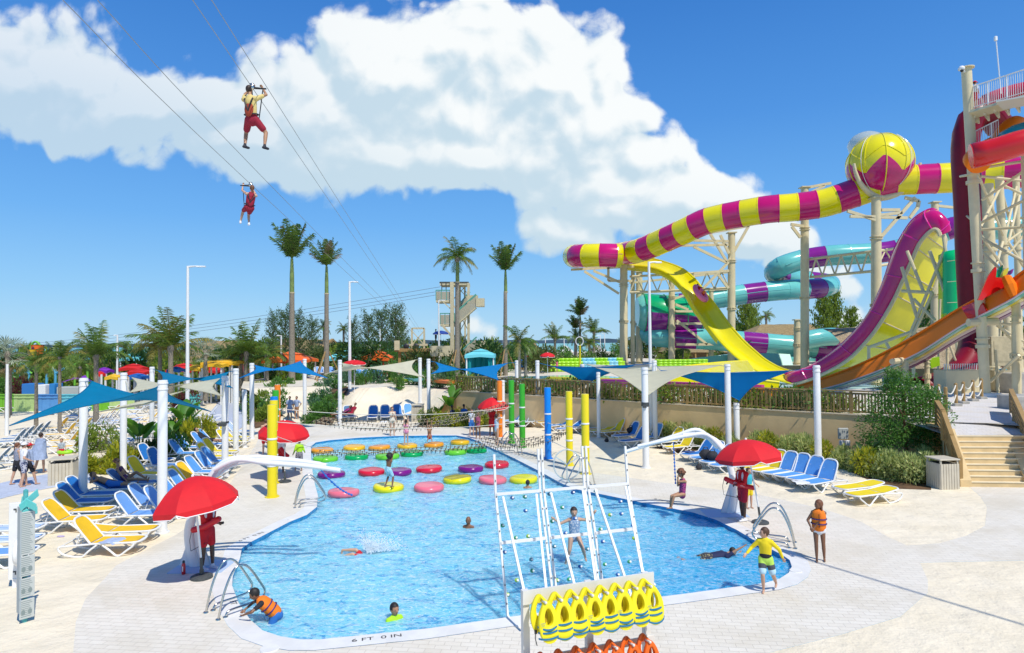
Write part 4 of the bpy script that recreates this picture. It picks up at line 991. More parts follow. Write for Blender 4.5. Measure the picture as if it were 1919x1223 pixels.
def onp(px, py):
    k = ray(px, py); s = k.x/k.y
    tt = (s*Y0-X0)/(DX - s*DY); p = PY(px, py, Y0+DY*tt); return p
fl_px = [(1163, 492), (1190, 492), (1222, 496), (1250, 510), (1272, 532), (1298, 568), (1330, 615), (1362, 655), (1396, 686), (1432, 704), (1470, 711), (1510, 706), (1548, 690), (1588, 656), (1626, 606), (1662, 540), (1690, 478), (1716, 428), (1738, 400)]
path = spline([onp(x, y) for x, y in fl_px], 4); N = len(path)
hd = V((DX, DY, 0)).normalized(); side = V((-hd.y, hd.x, 0))
if side.y < 0: side = -side
t = empty('boomerang_slide', (path[0].x, path[0].y, 0), 'open yellow raft flume diving down and sweeping up a magenta edged wall', 'water slide')
def loft(E1, E2, d1, d2, bulge, nrow=9, k=4):
    """surface between two edges given as picture points on the slide's plane, pushed d1 / d2 metres in depth"""
    A = spline([onp(x, y) for x, y in E1], k); B = spline([onp(x, y) for x, y in E2], k); A = [O + (p-O)*((p.y+d1)/p.y) for p in A]; B = [O + (p-O)*((p.y+d2)/p.y) for p in B]; rows = []
    for i, (p, q_) in enumerate(zip(A, B)):
        tn = (A[min(i+1, len(A)-1)]-A[max(i-1, 0)]).normalized(); n_ = tn.cross(q_-p).normalized(); n_ = n_ if n_.dot(p-O) < 0 else -n_
        rows.append([p.lerp(q_, j/(nrow-1)) + n_*bulge*math.sin(math.pi*j/(nrow-1))*min(1, (i+1)/4) for j in range(nrow)])
    return rows
YL = [(1163, 496), (1207, 499), (1236, 505), (1262, 520), (1283, 543), (1299, 571), (1317, 596), (1341, 629), (1362, 652), (1384, 672), (1410, 690), (1440, 706), (1485, 719)]
YR = [(1166, 480), (1210, 482), (1242, 489), (1277, 502), (1303, 523), (1320, 546), (1341, 571), (1367, 607), (1393, 637), (1416, 658), (1440, 677), (1478, 694), (1540, 700)]
ML = [(1470, 700), (1500, 693), (1530, 679), (1569, 651), (1600, 622), (1627, 588), (1643, 556), (1656, 525), (1673, 474), (1688, 444), (1708, 414), (1730, 397), (1750, 391), (1765, 406), (1772, 430)]
MR = [(1476, 722), (1506, 715), (1540, 702), (1588, 675), (1626, 637), (1652, 602), (1675, 562), (1690, 530), (1707, 492), (1722, 458), (1735, 441), (1745, 432), (1753, 429), (1759, 433), (1762, 442)]
UR = [(1500, 722), (1540, 716), (1600, 698), (1650, 673), (1680, 650), (1705, 626), (1728, 590), (1742, 558), (1755, 522), (1764, 490), (1770, 466), (1772, 450), (1769, 440), (1765, 438), (1763, 440)]
rY = loft(YL, YR, 0, 2.2, -.28)
mb = MB(); mb.grid(rY); o = mb.build('riding_surface', sy, t, smooth=True, world=True); md = o.modifiers.new('s', 'SOLIDIFY'); md.thickness = .06
mb = MB(); low = [[r[0] + V((.0, .05, .03)), r[0] - V((.12, -.25, .35)), r[0] + V((.1, .9, -.7))] for r in rY[:30]]; mb.grid(low); o = mb.build('near_side_wall', sy, t, smooth=True, world=True)
mb = MB(); mb.tube([r[0] for r in rY], .13, 6); mb.tube([r[-1] for r in rY], .13, 6); mb.build('lip', sy, t, world=True)
rM = loft(ML, MR, 1.4, 0, .75)
mb = MB(); mb.grid(rM); o = mb.build('magenta_side_wall', smg, t, smooth=True, world=True); md = o.modifiers.new('s', 'SOLIDIFY'); md.thickness = .06
mb = MB()
for i in range(5, len(rM)-2, 8): mb.tube([p + (O-p).normalized()*.03 for p in rM[i]], .07, 5)
mb.tube([r[0] for r in rM], .10, 6); mb.build('flange', spk, t, world=True)
rU = loft(MR, UR, .1, 4.5, .0)
mb = MB(); mb.grid(rU); o = mb.build('wall_underside', sy, t, smooth=True, world=True)
mb = MB(); mb.tube([r[0] + (O-r[0]).normalized()*.1 for r in rU], .19, 6); mb.tube([r[-1] for r in rU], .17, 6)
for i in range(10, len(rU)-6, 5): mb.tube([p + (O-p).normalized()*.08 for p in rU[i]], .07, 5)
mb.build('cream_rim', cream, t, world=True)
def wall_under(px, py): return onp(px, py)
mb = MB()
def cb_(a, b, r=.16): mb.tube([a, b], r, 8)
for (x1, y1), (x2, y2) in [((1768, 440), (1805, 735)), ((1742, 470), (1790, 600)), ((1770, 470), (1708, 620)), ((1712, 620), (1712, 740)), ((1630, 650), (1712, 620)), ((1690, 545), (1748, 548)), ((1748, 548), (1712, 625)), ((1660, 640), (1690, 700)), ((1730, 545), (1700, 470)), ((1628, 648), (1628, 720)), ((1690, 500), (1720, 600)), ((1752, 600), (1712, 560))]:
    a = O + (onp(x1, y1)-O)*.985; b = O + (onp(x2, y2)-O)*.985; cb_(a, b)
mb.build('brace', cream, t, world=True)
Bp = [P(x, y, 4.4) if False else PY(x, y, Yq) for x, y, Yq in [(1215, 697, 66), (1300, 684, 72), (1390, 676, 76), (1480, 690, 72), (1500, 722, 60), (1420, 716, 62), (1330, 703, 62), (1240, 700, 63)]]
t2 = empty('yellow_runout', (Bp[0].x, Bp[0].y, ZT), 'yellow run-out trough at the foot of the raft flume', 'water slide')
A = spline([PY(1195, 694, 64), PY(1270, 688, 67), (PY(1340, 680, 70)), PY(1400, 676, 74)], 5); B = spline([PY(1205, 699, 60), PY(1290, 701, 60), PY(1370, 706, 60), PY(1460, 716, 60)], 5)
mb = MB(); mb.grid([A, [p_.lerp(q_, .3)-V((0, 0, .6)) for p_, q_ in zip(A, B)], [p_.lerp(q_, .75)-V((0, 0, .7)) for p_, q_ in zip(A, B)], B, [p_-V((0, 0, 1.3)) for p_ in B]]); o = mb.build('trough', sy, t2, smooth=False, world=True); o.modifiers.new('s', 'SOLIDIFY').thickness = .08
mb = MB(); mb.tube(A, .14, 6); mb.tube(B, .14, 6); mb.build('trough_lip', sy, t2, world=True)
c = O + (onp(1308, 553)-O)*((onp(1308, 553).y-.3)/onp(1308, 553).y); d = (onp(1330, 585)-onp(1290, 520)).normalized(); up = V((.55, -.45, .7)).normalized(); up = (up-d*up.dot(d)).normalized()
s1 = d.cross(up).normalized(); Mx = Matrix((d, s1, up)).transposed()
t = empty('river_raft', c, 'pink round raft sliding down the yellow flume with riders', 'raft')
mb = MB(); ring = [c + Mx @ V((math.cos(a)*1.15, math.sin(a)*.95, .45)) for a in [2*math.pi*k/24 for k in range(25)]]; mb.tube(ring, .34, 8, caps=False); mb.build('raft_ring', mat('raft_pink', (.85, .16, .32), .4), t, smooth=True, world=True)
RAFT = (c, Mx)
tube_slide('serpentine_tube_slide', [(1919, 425, 92), (1850, 428, 93), (1790, 425, 94), (1735, 448, 96), (1690, 466, 98), (1640, 474, 99), (1560, 478, 100), (1505, 486, 101), (1462, 500, 101), (1452, 512, 104), (1480, 522, 108), (1530, 527, 110), (1556, 533, 108), (1535, 540, 104), (1470, 543, 102), (1410, 549, 102), (1350, 558, 102), (1300, 566, 102), (1240, 572, 104), (1212, 590, 106), (1206, 612, 104), (1222, 628, 100), (1270, 633, 99), (1330, 636, 98), (1400, 641, 97), (1480, 648, 96), (1545, 652, 96), (1568, 658, 100), (1540, 668, 104), (1480, 672, 104), (1420, 676, 104), (1350, 684, 102), (1290, 692, 98)], 1.55, [stq, spu], [0, 0, 1], 'turquoise and purple tube slide winding in loops behind the yellow flume', seg=3.4)
c = PY(1256, 590, 100); t = empty('funnel_bowl', (c.x, c.y, c.z-3), 'purple and green funnel bowl hanging under the yellow flume', 'slide bowl')
mb = MB(); rows = []; n = 24
for k, (r_, x_) in enumerate([(2.2, -5.2), (3.0, -4.2), (3.1, -1), (2.9, 2), (2.3, 4.5), (1.5, 5.6)]):
    rows.append([c + V((x_, math.cos(2*math.pi*j/n)*r_, math.sin(2*math.pi*j/n)*r_-x_*.10)) for j in range(n)])
mb.grid(rows, closed=True, mf=lambda a, b: (2 if a < 1 else (0 if (b*2*math.pi/n) % (2*math.pi) < math.pi else 1))); mb.face(rows[0], 2); mb.face(rows[-1], 1); o = mb.build('bowl_shell', [sgr, spu, stq], t, world=True); smooth_by_angle(o, 40)
mb = MB(); 
for r_ in rows[1:5]: mb.tube([p + (p-c)*.01 for p in r_]+[r_[0]], .07, 5, caps=False)
mb.build('flange', sgr, t, world=True)
tube_slide('serpentine_end_loop', [(1500, 640, 92), (1540, 632, 92), (1575, 632, 93), (1590, 646, 95), (1580, 660, 97), (1540, 664, 98)], 1.25, [stq, spu], [0, 0, 1], 'ribbed turquoise loop end behind the low magenta wall', seg=2.6)
mb = MB(); A = [PY(x, y, 90) for x, y in [(1265, 682), (1300, 672), (1350, 666), (1420, 662), (1480, 664)]]; 
mb.grid([spline(A, 4), [p - V((0, 0, 2.0)) + V((0, -1.2, 0)) for p in spline(A, 4)]]); o = mb.build('runout_channel', mat('pale_turquoise', (.22, .55, .42), .4), None); o.modifiers.new('s', 'SOLIDIFY').thickness = .1; tag(o, 'pale turquoise run-out channel behind the yellow basin', 'water slide')
colN = [0]
def column(px, pt, Y, wpx, lab, z0=ZT, caps=True, arms=(), px2=None):
    tp = PY(px, pt, Y); r = wpx*Y/FPX/2; base = PY(px2 or px, 700, Y); z0 = .2 if inside((base.x, Y), [V((*q, 0)) for q in PIT]) else z0
    t = empty('slide_column', (base.x, Y, z0), lab, 'slide column', 'cream steel columns of the slides'); dx = tp.x-base.x; H = tp.z-z0
    mb = MB(); mb.tube([(0, 0, 0), (dx*.6, 0, H*.6), (dx, 0, H)], [r, r, r*.92], 16); smooth_by_angle(mb.build('column_shaft', cream, t))
    mb = MB()
    for f in (.0, .42, .78): 
        for dz in (-.14, .14): mb.lathe([(r*1.25, -.04), (r*1.25, .04)], 16, c=(dx*f, 0, H*f+dz+.15))
    for j in range(10):
        a = j*math.pi/5; mb.box((dx*.42+math.cos(a)*r*1.12, math.sin(a)*r*1.12, H*.42+.15), (.09, .09, .3))
    mb.build('flange', cream, t)
    mb = MB(); mb.box((dx, 0, H+.08), (r*2.3, r*2.3, .14))
    for (x1, y1, x2, y2) in arms:
        a = PY(x1, y1, Y-.3)-t.location; b = PY(x2, y2, Y-.3)-t.location; mb.bar(a, b, .26, .34)
    mb.build('arm', cream, t)
    return t
column(1169, 495, 97, 15, 'cream column under the left turn of the striped slide', arms=[(1070, 505, 1205, 498), (1095, 508, 1160, 550), (1112, 507, 1165, 530), (1140, 500, 1140, 526), (1140, 526, 1185, 526)])
column(1186, 500, 98, 8, 'slim cream column right beside the leftmost one')
column(1198, 510, 101, 13, 'shaded cream column behind the two leftmost ones', arms=[(1180, 530, 1363, 510), (1190, 548, 1363, 541)])
column(1259, 524, 97, 12, 'cream column in front of the purple funnel bowl', arms=[(1262, 560, 1305, 545), (1265, 583, 1318, 583), (1265, 606, 1325, 606), (1268, 600, 1325, 645), (1266, 570, 1290, 580), (1268, 645, 1355, 645)])
column(1371, 437, 89, 14, 'tall cream column with a forked head under the striped slide', arms=[(1330, 436, 1403, 423), (1330, 436, 1362, 490), (1403, 423, 1365, 490), (1295, 450, 1365, 452), (1270, 460, 1365, 458), (1300, 462, 1362, 492), (1350, 440, 1366, 475), (1318, 540, 1366, 490), (1300, 512, 1366, 507), (1345, 513, 1365, 540)])
column(1333, 545, 99, 9, 'low cream column behind the yellow flume', arms=[(1310, 625, 1345, 600)])
column(1508, 352, 84, 15, 'cream column left of the ball, rising above the striped slide', arms=[(1508, 352, 1557, 343), (1482, 420, 1508, 424), (1484, 424, 1500, 445), (1520, 360, 1545, 348)])
column(1494, 600, 90, 12, 'short cream column just left of the column beside the ball')
column(1642, 372, 74, 18, 'thick cream column carrying the yellow and magenta ball', arms=[(1588, 395, 1642, 412), (1640, 404, 1690, 398), (1650, 445, 1715, 370), (1593, 405, 1700, 408), (1652, 393, 1686, 393), (1696, 370, 1722, 376), (1722, 376, 1720, 388), (1720, 388, 1705, 408)])
column(1752, 380, 88, 14, 'cream column behind the top of the magenta wall', arms=[(1755, 385, 1800, 390)])
column(1766, 560, 78, 9, 'cream column under the crest of the boomerang wall')
column(1735, 560, 90, 16, 'wide cream column beside the green slide wall')
def truss(a, b, hpx, Y1, Y2, lab, nseg=6):
    A = PY(*a, Y1); B = PY(*b, Y2); t = empty('slide_truss', A, lab, 'truss', 'cream steel trusses between the columns'); dz = V((0, 0, -hpx*Y1/FPX))
    mb = MB(); mb.tube([A, B], .17, 8); mb.tube([A+dz, B+dz], .17, 8); mb.build('chord', cream, t, world=True); mb = MB()
    for k in range(nseg):
        p = A.lerp(B, k/nseg); q_ = A.lerp(B, (k+1)/nseg); mb.tube([p+dz, p.lerp(q_, .5)], .10, 6); mb.tube([p.lerp(q_, .5), q_+dz], .10, 6)
    mb.build('lattice', cream, t, world=True)
truss((1518, 485), (1640, 470), 34, 84, 76, 'lattice truss between the column left of the ball and the ball column', 5)
truss((1645, 470), (1700, 462), 28, 75, 78, 'short lattice truss right of the ball column', 2)
truss((1180, 518), (1366, 508), 30, 96, 92, 'lattice truss between the leftmost columns and the forked column', 7)
mt, _ = tube_slide('maroon_drop_tube', [(1875, 238, 52), (1848, 208, 52), (1826, 214, 52), (1812, 245, 52), (1809, 290, 52), (1812, 340, 52), (1815, 400, 52), (1817, 460, 52), (1820, 520, 52), (1823, 580, 52), (1825, 630, 52), (1818, 668, 51), (1795, 700, 50), (1758, 722, 49), (1712, 734, 48)], .95, [smr], [0], 'dark maroon tube dropping vertically in front of the slide tower', seg=3.4, n=14)
tl = empty('orange_racer_slide', PY(1600, 735, 42), 'orange multi lane racer slide coming down from the right', 'water slide')
top_ = [(1960, 478, 34), (1919, 507, 35), (1886, 530, 36), (1802, 575, 39), (1719, 626, 42), (1637, 670, 45), (1560, 702, 48), (1478, 728, 52)]
Lp = spline([PY(*p) for p in top_], 5); n = len(Lp)
def hgt(i): return .0
pal = [sor, mat('lane_teal', (.10, .42, .36), .3, coat=.2), mat('lane_yellow', (.70, .58, .02), .3, coat=.2), mat('lane_lilac', (.62, .50, .50), .4), mat('lane_purple', (.12, .01, .12), .3)]
nm_ = ['orange_side_wall', 'teal_lane', 'yellow_lane', 'lilac_lane', 'purple_lane']
ly = [519, 545, 566, 610, 662, 698, 724, 742]; of = [32, 30, 27, 24, 21, 14, 7, 2]
def oedge(fr, dY): return spline([PY(x_, (ly[i]+of[i]*fr), Y_+dY) for i, (x_, y_, Y_) in enumerate(top_)], 5)
Lp = spline([PY(x_, y_, Y_+.7) for x_, y_, Y_ in top_], 5); Lb = oedge(0, 0)
mb = MB(); mb.grid([[p + V((.1, .25, -.25)), p, p.lerp(q_, .35) + V((0, -.10, 0)), p.lerp(q_, .75) + V((0, -.06, 0)), q_] for p, q_ in zip(Lp, Lb)]); mb.build(nm_[0], pal[0], tl, smooth=True, world=True)
for L_ in range(1, 5):
    A, B = oedge((L_-1)/4, .9*(L_-1)), oedge(L_/4, .9*L_); mb = MB(); mb.grid([[p, p.lerp(q_, .15) - V((0, 0, .10)), p.lerp(q_, .85) - V((0, 0, .10)), q_] for p, q_ in zip(A, B)]); o = mb.build(nm_[L_], pal[L_], tl, smooth=False, world=True)
mb = MB(); mb.tube(Lp, .07, 6); mb.build('lip', pal[0], tl, world=True); mb = MB(); mb.tube(Lb, .05, 5); mb.build('flange', pal[3], tl, world=True)
def onL(px):
    i = min(range(n), key=lambda k: abs((Lp[k]-O).x/(Lp[k]-O).y*FPX+CX-px)); return Lp[i], i
mb = MB(); mb.grid([[PY(1802, 575, 39.4), PY(1806, 584, 38.9), PY(1816, 600, 38.6)], [PY(1820, 568, 38.7), PY(1826, 580, 38.2), PY(1833, 592, 37.9)], [PY(1840, 560, 38), PY(1843, 572, 37.5), PY(1848, 583, 37.2)]]); o = mb.build('red_collar', srd, tl, world=True); o.modifiers.new('s', 'SOLIDIFY').thickness = .1
for k, (pts_, m_) in enumerate([([(1833, 562), (1852, 517), (1866, 499), (1868, 503), (1866, 522), (1856, 545), (1842, 562)], srd), ([(1838, 562), (1862, 519), (1884, 521), (1889, 534), (1862, 549)], srd), ([(1862, 518), (1872, 503), (1880, 496), (1879, 505), (1873, 520)], sgr), ([(1873, 519), (1882, 506), (1891, 501), (1888, 512), (1881, 521)], pal[2]), ([(1884, 521), (1890, 508), (1900, 503), (1897, 512)], spu)]):
    f_ = [PY(x, y, 36.4+.3*k) for x, y in pts_]; mb = MB(); mb.face(f_); mb.face([p + V((.05, .18, 0)) for p in f_][::-1]); mb.grid([f_+[f_[0]], [p + V((.05, .18, 0)) for p in f_+[f_[0]]]]); mb.build('leaf_fin', m_, tl, world=True)
mb = MB(); mb.tube([PY(1886, 520, 36.3), PY(1894, 536, 35.9), PY(1902, 556, 35.6)], [.25, .3, .2], 8); mb.build('orange_flange', sor, tl, world=True)
for k, (px, pt, pb, Y, w_, bar_) in enumerate([(1697, 676, 735, 43, 9, (1665, 677, 1722, 673)), (1737, 674, 735, 45, 9, (1700, 677, 1748, 672)), (1904, 560, 745, 37, 15, (1886, 557, 1930, 556)), (1775, 640, 725, 46, 5, (1765, 640, 1785, 640))]):
    t = column(px, pt, Y, w_, '%s column carrying the orange racer slide' % ['left', 'second', 'thick front', 'thin'][k], z0=ZT-.2); mb = MB(); a = PY(bar_[0], bar_[1], Y); b = PY(bar_[2], bar_[3], Y); mb.tube([a-V((.0, .4, 0)), b+V((0, .6, 0))], .2, 8); mb.build('cross_head', cream, t, world=True)
mb = MB(); a = PY(1815, 604, 38); b = PY(1868, 602, 38)
t = empty('support_beam', a, 'cream pipe beam under the red collar of the racer slide', 'beam'); mb.tube([a, b], .24, 10); mb.build('pipe', cream, t, world=True); mb = MB(); mb.tube([a, PY(1900, 608, 38)], .09, 6); mb.tube([PY(1868, 606, 38), PY(1912, 650, 38)], .09, 6); mb.build('stay', cream, t, world=True)
mb = MB(); rows = []
for k in range(9):
    f = k/8; rows.append([PY(1760+f*0, 478+f*150, 62), PY(1775, 470+f*155, 60), PY(1800, 466+f*160, 59.5), PY(1830, 470+f*160, 60)])
mb.grid(rows, mf=lambda a, b: 1 if a+ (2-b) > 7 else 0); t = empty('green_slide_wall', PY(1790, 640, 60), 'bright green curved slide wall left of the maroon tube', 'water slide'); o = mb.build('wall_panel', [mat('slide_brightgreen', (.0, .58, .18), .3, coat=.3, var=.1, vscale=.5), mat('slide_lime', (.35, .62, .02), .3, coat=.3)], t, smooth=True, world=True); o.modifiers.new('s', 'SOLIDIFY').thickness = .08
mb = MB()
for k in range(1, 8, 2): mb.tube([p + V((0, -.05, 0)) for p in rows[k]], .05, 5)
mb.build('seam', cream, t, world=True)
mb = MB(); mb.grid([[PY(1738, 672, 52), PY(1756, 668, 52)], [PY(1741, 690, 52), PY(1757, 684, 52)]]); o = mb.build('lime_chute_end', MATS['slide_lime'], None); o.modifiers.new('s', 'SOLIDIFY').thickness = .3; tag(o, 'small lime green chute end below the racer slide', 'slide chute')
tw = empty('slide_tower', (PY(1870, 740, 38).x, 38, ZT), 'cream steel slide tower with railed platforms at the right edge', 'slide tower')
def tcol(a, b, Y, r, nm='tower_column', lower=None):
    mb = MB(); A = PY(*a, Y); B = PY(*b, Y); mb.tube([A, B], r, 14)
    for f in (.35, .62, .85):
        c = A.lerp(B, f); d = (B-A).normalized(); mb.tube([c-d*.10, c+d*.10], r*1.35, 14); mb.tube([c-d*.5, c-d*.42], r*1.3, 14)
    smooth_by_angle(mb.build(nm, cream, tw, world=True))
tcol((1811, 128), (1847, 742), 38, .27); tcol((1872, 330), (1896, 735), 44, .24); tcol((1904, 330), (1912, 720), 48, .22); tcol((1850, 345), (1862, 700), 50, .40); tcol((1925, 250), (1935, 745), 36, .3); tcol((1850, 640), (1850, 735), 44, .35); tcol((1866, 655), (1872, 762), 38, .07)
mb = MB(); A = PY(1811, 128, 38); mb.lathe([(.42, 0), (.42, .05)], 16, c=A); mb.build('top_plate', cream, tw, world=True)
mb = MB(); c = PY(1802, 128, 37.7); mb.tube([A-V((0, 0, .35)), c], .07, 6); mb.ball(c, (.18, .18, .16), 10, 7); mb.build('security_camera', plast, tw, world=True, smooth=True)
mb = MB(); mb.ball(c-V((.02, .05, .14)), .10, 8, 6); mb.build('camera_dome', blackm, tw, world=True)
def brace(lst, r=.085, Y=39):
    mb = MB()
    for q_ in lst:
        (x1, y1), (x2, y2) = q_[:2]; Ya = q_[2] if len(q_) > 2 else Y; Yb = q_[3] if len(q_) > 3 else Ya; mb.tube([PY(x1, y1, Ya), PY(x2, y2, Yb)], r, 8)
    mb.build('brace', cream, tw, world=True)
brace([((1832, 325), (1880, 440), 39, 43), ((1837, 418), (1919, 375), 39, 36), ((1835, 430), (1880, 340), 39, 43), ((1840, 430), (1919, 425), 39, 37), ((1838, 440), (1880, 500), 39, 43), ((1884, 440), (1905, 350), 44, 47), ((1884, 445), (1919, 500), 44), ((1838, 425), (1800, 395), 39, 60),
       ((1840, 375), (1919, 320), 39, 37), ((1830, 316), (1930, 300), 38, 36), ((1838, 330), (1930, 340), 39), ((1886, 480), (1919, 440), 44), ((1850, 560), (1880, 450), 39, 44), ((1838, 445), (1919, 490), 39, 37), ((1876, 345), (1919, 365), 43), ((1830, 325), (1800, 330), 39, 45), ((1878, 360), (1905, 460), 44, 48), ((1912, 360), (1886, 470), 48, 44),
       ((1856, 715), (1910, 665), 38.5, 36), ((1885, 560), (1905, 700), 44, 47), ((1868, 700), (1880, 560), 44), ((1838, 470), (1919, 545), 39, 37), ((1884, 455), (1919, 430), 44), ((1886, 520), (1905, 600), 44, 48), ((1868, 610), (1919, 640), 42), ((1700, 650), (1700, 730), 44), ((1762, 600), (1800, 700), 50), ((1758, 700), (1762, 560), 55), ((1890, 600), (1862, 700), 44)])
mb = MB()
pA = PY(1818, 207, 38); pB = PY(1980, 160, 33); pC = PY(1980, 180, 48); pD = PY(1825, 222, 50)
mb.face([pA, pB, pC, pD]); mb.bar(pA-V((0, 0, .25)), pB-V((0, 0, .25)), .2, .55, up=V((0, 1, 0))); mb.bar(pA-V((0, 0, .25)), pD-V((0, 0, .25)), .2, .5, up=V((1, 0, 0)))
for k in range(8):
    f = (k+.5)/8; mb.bar(pA.lerp(pB, f)-V((0, 0, .3)), pD.lerp(pC, f)-V((0, 0, .3)), .12, .4)
mb.build('upper_platform', cream, tw, world=True)
deckc = mat('platform_pale', (.66, .64, .54), .6)
mb = MB(); mb.bar(PY(1868, 196, 35.6)-V((0, .2, .1)), PY(1980, 176, 32.8)-V((0, .2, .1)), .1, .75, up=V((0, 1, 0))); mb.build('fascia', deckc, tw, world=True)
def railing(p, q_, h_, sp, nm='railing'):
    mb = MB(); L = (q_-p).length; n = int(L/sp)
    for k in range(n+1):
        a = p.lerp(q_, k/n); big_ = k % 9 == 0; mb.tube([a, a+V((0, 0, h_))], .045 if big_ else .014, 5)
    mb.tube([p+V((0, 0, h_)), q_+V((0, 0, h_))], .035, 6); mb.tube([p+V((0, 0, .1)), q_+V((0, 0, .1))], .025, 6); mb.build(nm, white, tw, world=True)
railing(pA+V((0, 0, .05)), pB+V((0, 0, .05)), 1.35, .13); railing(pD+V((0, 0, .05)), pA+V((0, 0, .05)), 1.35, .2)
qA = PY(1822, 295, 38.5); qB = PY(1872, 272, 37); qD = PY(1835, 292, 50); qC = PY(1960, 262, 45)
mb = MB(); mb.face([qA, qB, qC, qD]); mb.bar(qA-V((0, 0, .2)), qB-V((0, 0, .2)), .15, .4); mb.build('lower_platform', cream, tw, world=True); railing(qA, qB, 1.5, .13)
t = empty('mast', PY(1876, 190, 37), 'thin white mast with a small device above the tower railing', 'mast'); mb = MB(); mb.tube([PY(1876, 175, 37), PY(1867, 78, 37)], .03, 6); mb.build('pole', white, t, world=True); mb = MB(); mb.box(PY(1866, 72, 37), (.16, .14, .28), bev=.03); mb.build('device', plast, t, world=True)
tube_slide('red_tube_top', [(1845, 192, 40), (1880, 178, 39.5), (1919, 168, 39), (1980, 155, 38)], .42, [mat('slide_crimson', (.50, .01, .05), .25)], [0], 'crimson tube slide seen through the top railing', seg=1.6)
tube_slide('orange_tube', [(1835, 305, 36), (1828, 298, 36.5), (1836, 288, 37), (1870, 270, 38), (1890, 245, 39), (1905, 235, 40), (1925, 250, 40)], .55, [sor], [0], 'orange tube slide curling under the tower platform', seg=2.2)
tube_slide('flame_tube', [(1822, 292, 34.5), (1850, 286, 34.2), (1880, 278, 33.8), (1912, 268, 33.5), (1990, 250, 33)], .62, [srd, smr], [0, 0, 1], 'glossy red and maroon tube slide at the right edge', seg=1.9)
tube_slide('teal_tube', [(1880, 262, 36.5), (1905, 248, 36), (1950, 236, 35)], .4, [mat('slide_teal', (.0, .22, .28), .2, coat=.3)], [0], 'teal tube slide peeping over the red tube', seg=2)
conc = mat('concrete', (.42, .40, .35), .85, var=.2, vscale=3)
for k, (x, y, w, h_, Y, m_, lab) in enumerate([(1848, 762, 1.2, .55, 38.2, white, 'white concrete footing of the tall tower column'), (1905, 757, 1.6, 1.6, 40.5, conc, 'grey concrete footing behind the tower'), (1912, 800, 1.3, 1.5, 31.5, conc, 'pale concrete footing beside the stairs at the right edge')]):
    b = PY(x, y, Y); mb = MB(); mb.box((0, 0, h_/2), (w, w, h_), bev=.05); o = mb.build('concrete_footing', m_); o.location = (b.x, Y, ZT-.3 if k < 2 else 1.2); tag(o, lab, 'footing', 'concrete footings')
t = empty('tube_rack', PY(1797, 752, 41), 'cream storage box with upright pale hooks below the maroon tube', 'storage box'); t.location.z = ZT
mb = MB(); mb.box((0, 0, .75), (2.4, 1.2, 1.5), bev=.03); mb.build('box_body', cream, t); mb = MB()
for k in range(16): mb.tube([(-1.1+k*.147, -.3, 1.5), (-1.1+k*.147+.03, -.3, 1.9), (-1.1+k*.147+.09, -.3, 1.85)], .025, 5)
mb.build('hook', white, t)
for k, (x, z, w, h_) in enumerate([(1877, .1, 1.6, 1.3), (1874, 1.7, 1.7, 1.9)]):
    b = PY(x, 700, 41.5); mb = MB(); mb.box((0, 0, h_/2), (w, .9, h_), bev=.02); mb.box((0, -.46, h_*.5), (w*.8, .03, h_*.7)); o = mb.build('equipment_cabinet', mat('cabinet', (.50, .43, .27), .6, var=.2)); o.location = (b.x, 41.5, ZT+z); tag(o, ['lower beige cabinet under the tower', 'upper beige cabinet with a dark screen under the tower'][k], 'cabinet', 'beige cabinets under the tower')
tp_ = [(1754, 753), (1779, 749), (1792, 765), (1805, 760), (1823, 750), (1840, 745)]
pst = []
for k, (x, y) in enumerate([(1760, 764), (1773, 772), (1792, 761), (1806, 757), (1824, 752), (1840, 748)]):
    b = P(x, y, ZT); b.z = ZT; t = empty('queue_post', b, '%s timber queue post from the left before the slide tower' % ['first', 'second', 'third', 'fourth', 'fifth', 'sixth'][k], 'queue post', 'timber queue posts'); pst.append(b)
    mb = MB(); mb.lathe([(.08, 0), (.08, 1.15), (.05, 1.2)], 10); mb.build('timber_post', woodl, t); mb = MB(); mb.box((0, 0, .08), (.4, .4, .16), bev=.02); mb.build('block', conc, t)
for k in range(5):
    for zz_ in (1.1, .6):
        a, b = pst[k]+V((0, 0, zz_)), pst[k+1]+V((0, 0, zz_)); cable('queue_rope', [a.lerp(b, i/8)-V((0, 0, .35*4*(i/8)*(1-i/8))) for i in range(9)], .03, linem, '%s pale rope swag in gap %s of the queue posts' % ('upper' if zz_ > 1 else 'lower', ['one', 'two', 'three', 'four', 'five'][k]), 'rope', 'rope swags of the queue')
st_m = mat('stair_stone', (.72, .53, .27), .8, var=.15, vscale=2); st_t = mat('stair_tread', (.80, .68, .46), .8, var=.1, vscale=3)
s0a = P(1819, 912, 0); s0b = P(2040, 915, 0); s1a = P(1788, 815, 1.75); s1b = P(1985, 815, 1.75)
t = empty('stairs', s0a, 'wide sandstone coloured stairs with nine steps at the right edge', 'stairs')
N_ = 9
for k in range(N_):
    f0 = k/N_; f1 = (k+1)/N_; a = s0a.lerp(s1a, f0); b = s0b.lerp(s1b, f0); c_ = s0a.lerp(s1a, f1); d = s0b.lerp(s1b, f1); z = 1.75*f1; zb = 1.75*f0
    for v_ in (a, b, c_, d): v_.z = z
    mb = MB(); mb.face([V((a.x, a.y, zb)), V((b.x, b.y, zb)), V((b.x, b.y, z-.035)), V((a.x, a.y, z-.035))], 0); mb.face([V((a.x, a.y-.02, z-.035)), V((b.x, b.y-.02, z-.035)), V((b.x, b.y-.02, z)), V((a.x, a.y-.02, z))], 1); mb.face([V((a.x, a.y-.02, z)), V((b.x, b.y-.02, z)), d, c_], 1); mb.build('step', [st_m, st_t], t, world=True)
upm = paver_mat('upper_pavers', (.70, .67, .64), (.64, .61, .58), (.45, .42, .38), .4, .2, .3)
tt_ = [P(1775, 812, 1.78), P(2100, 812, 1.78)]
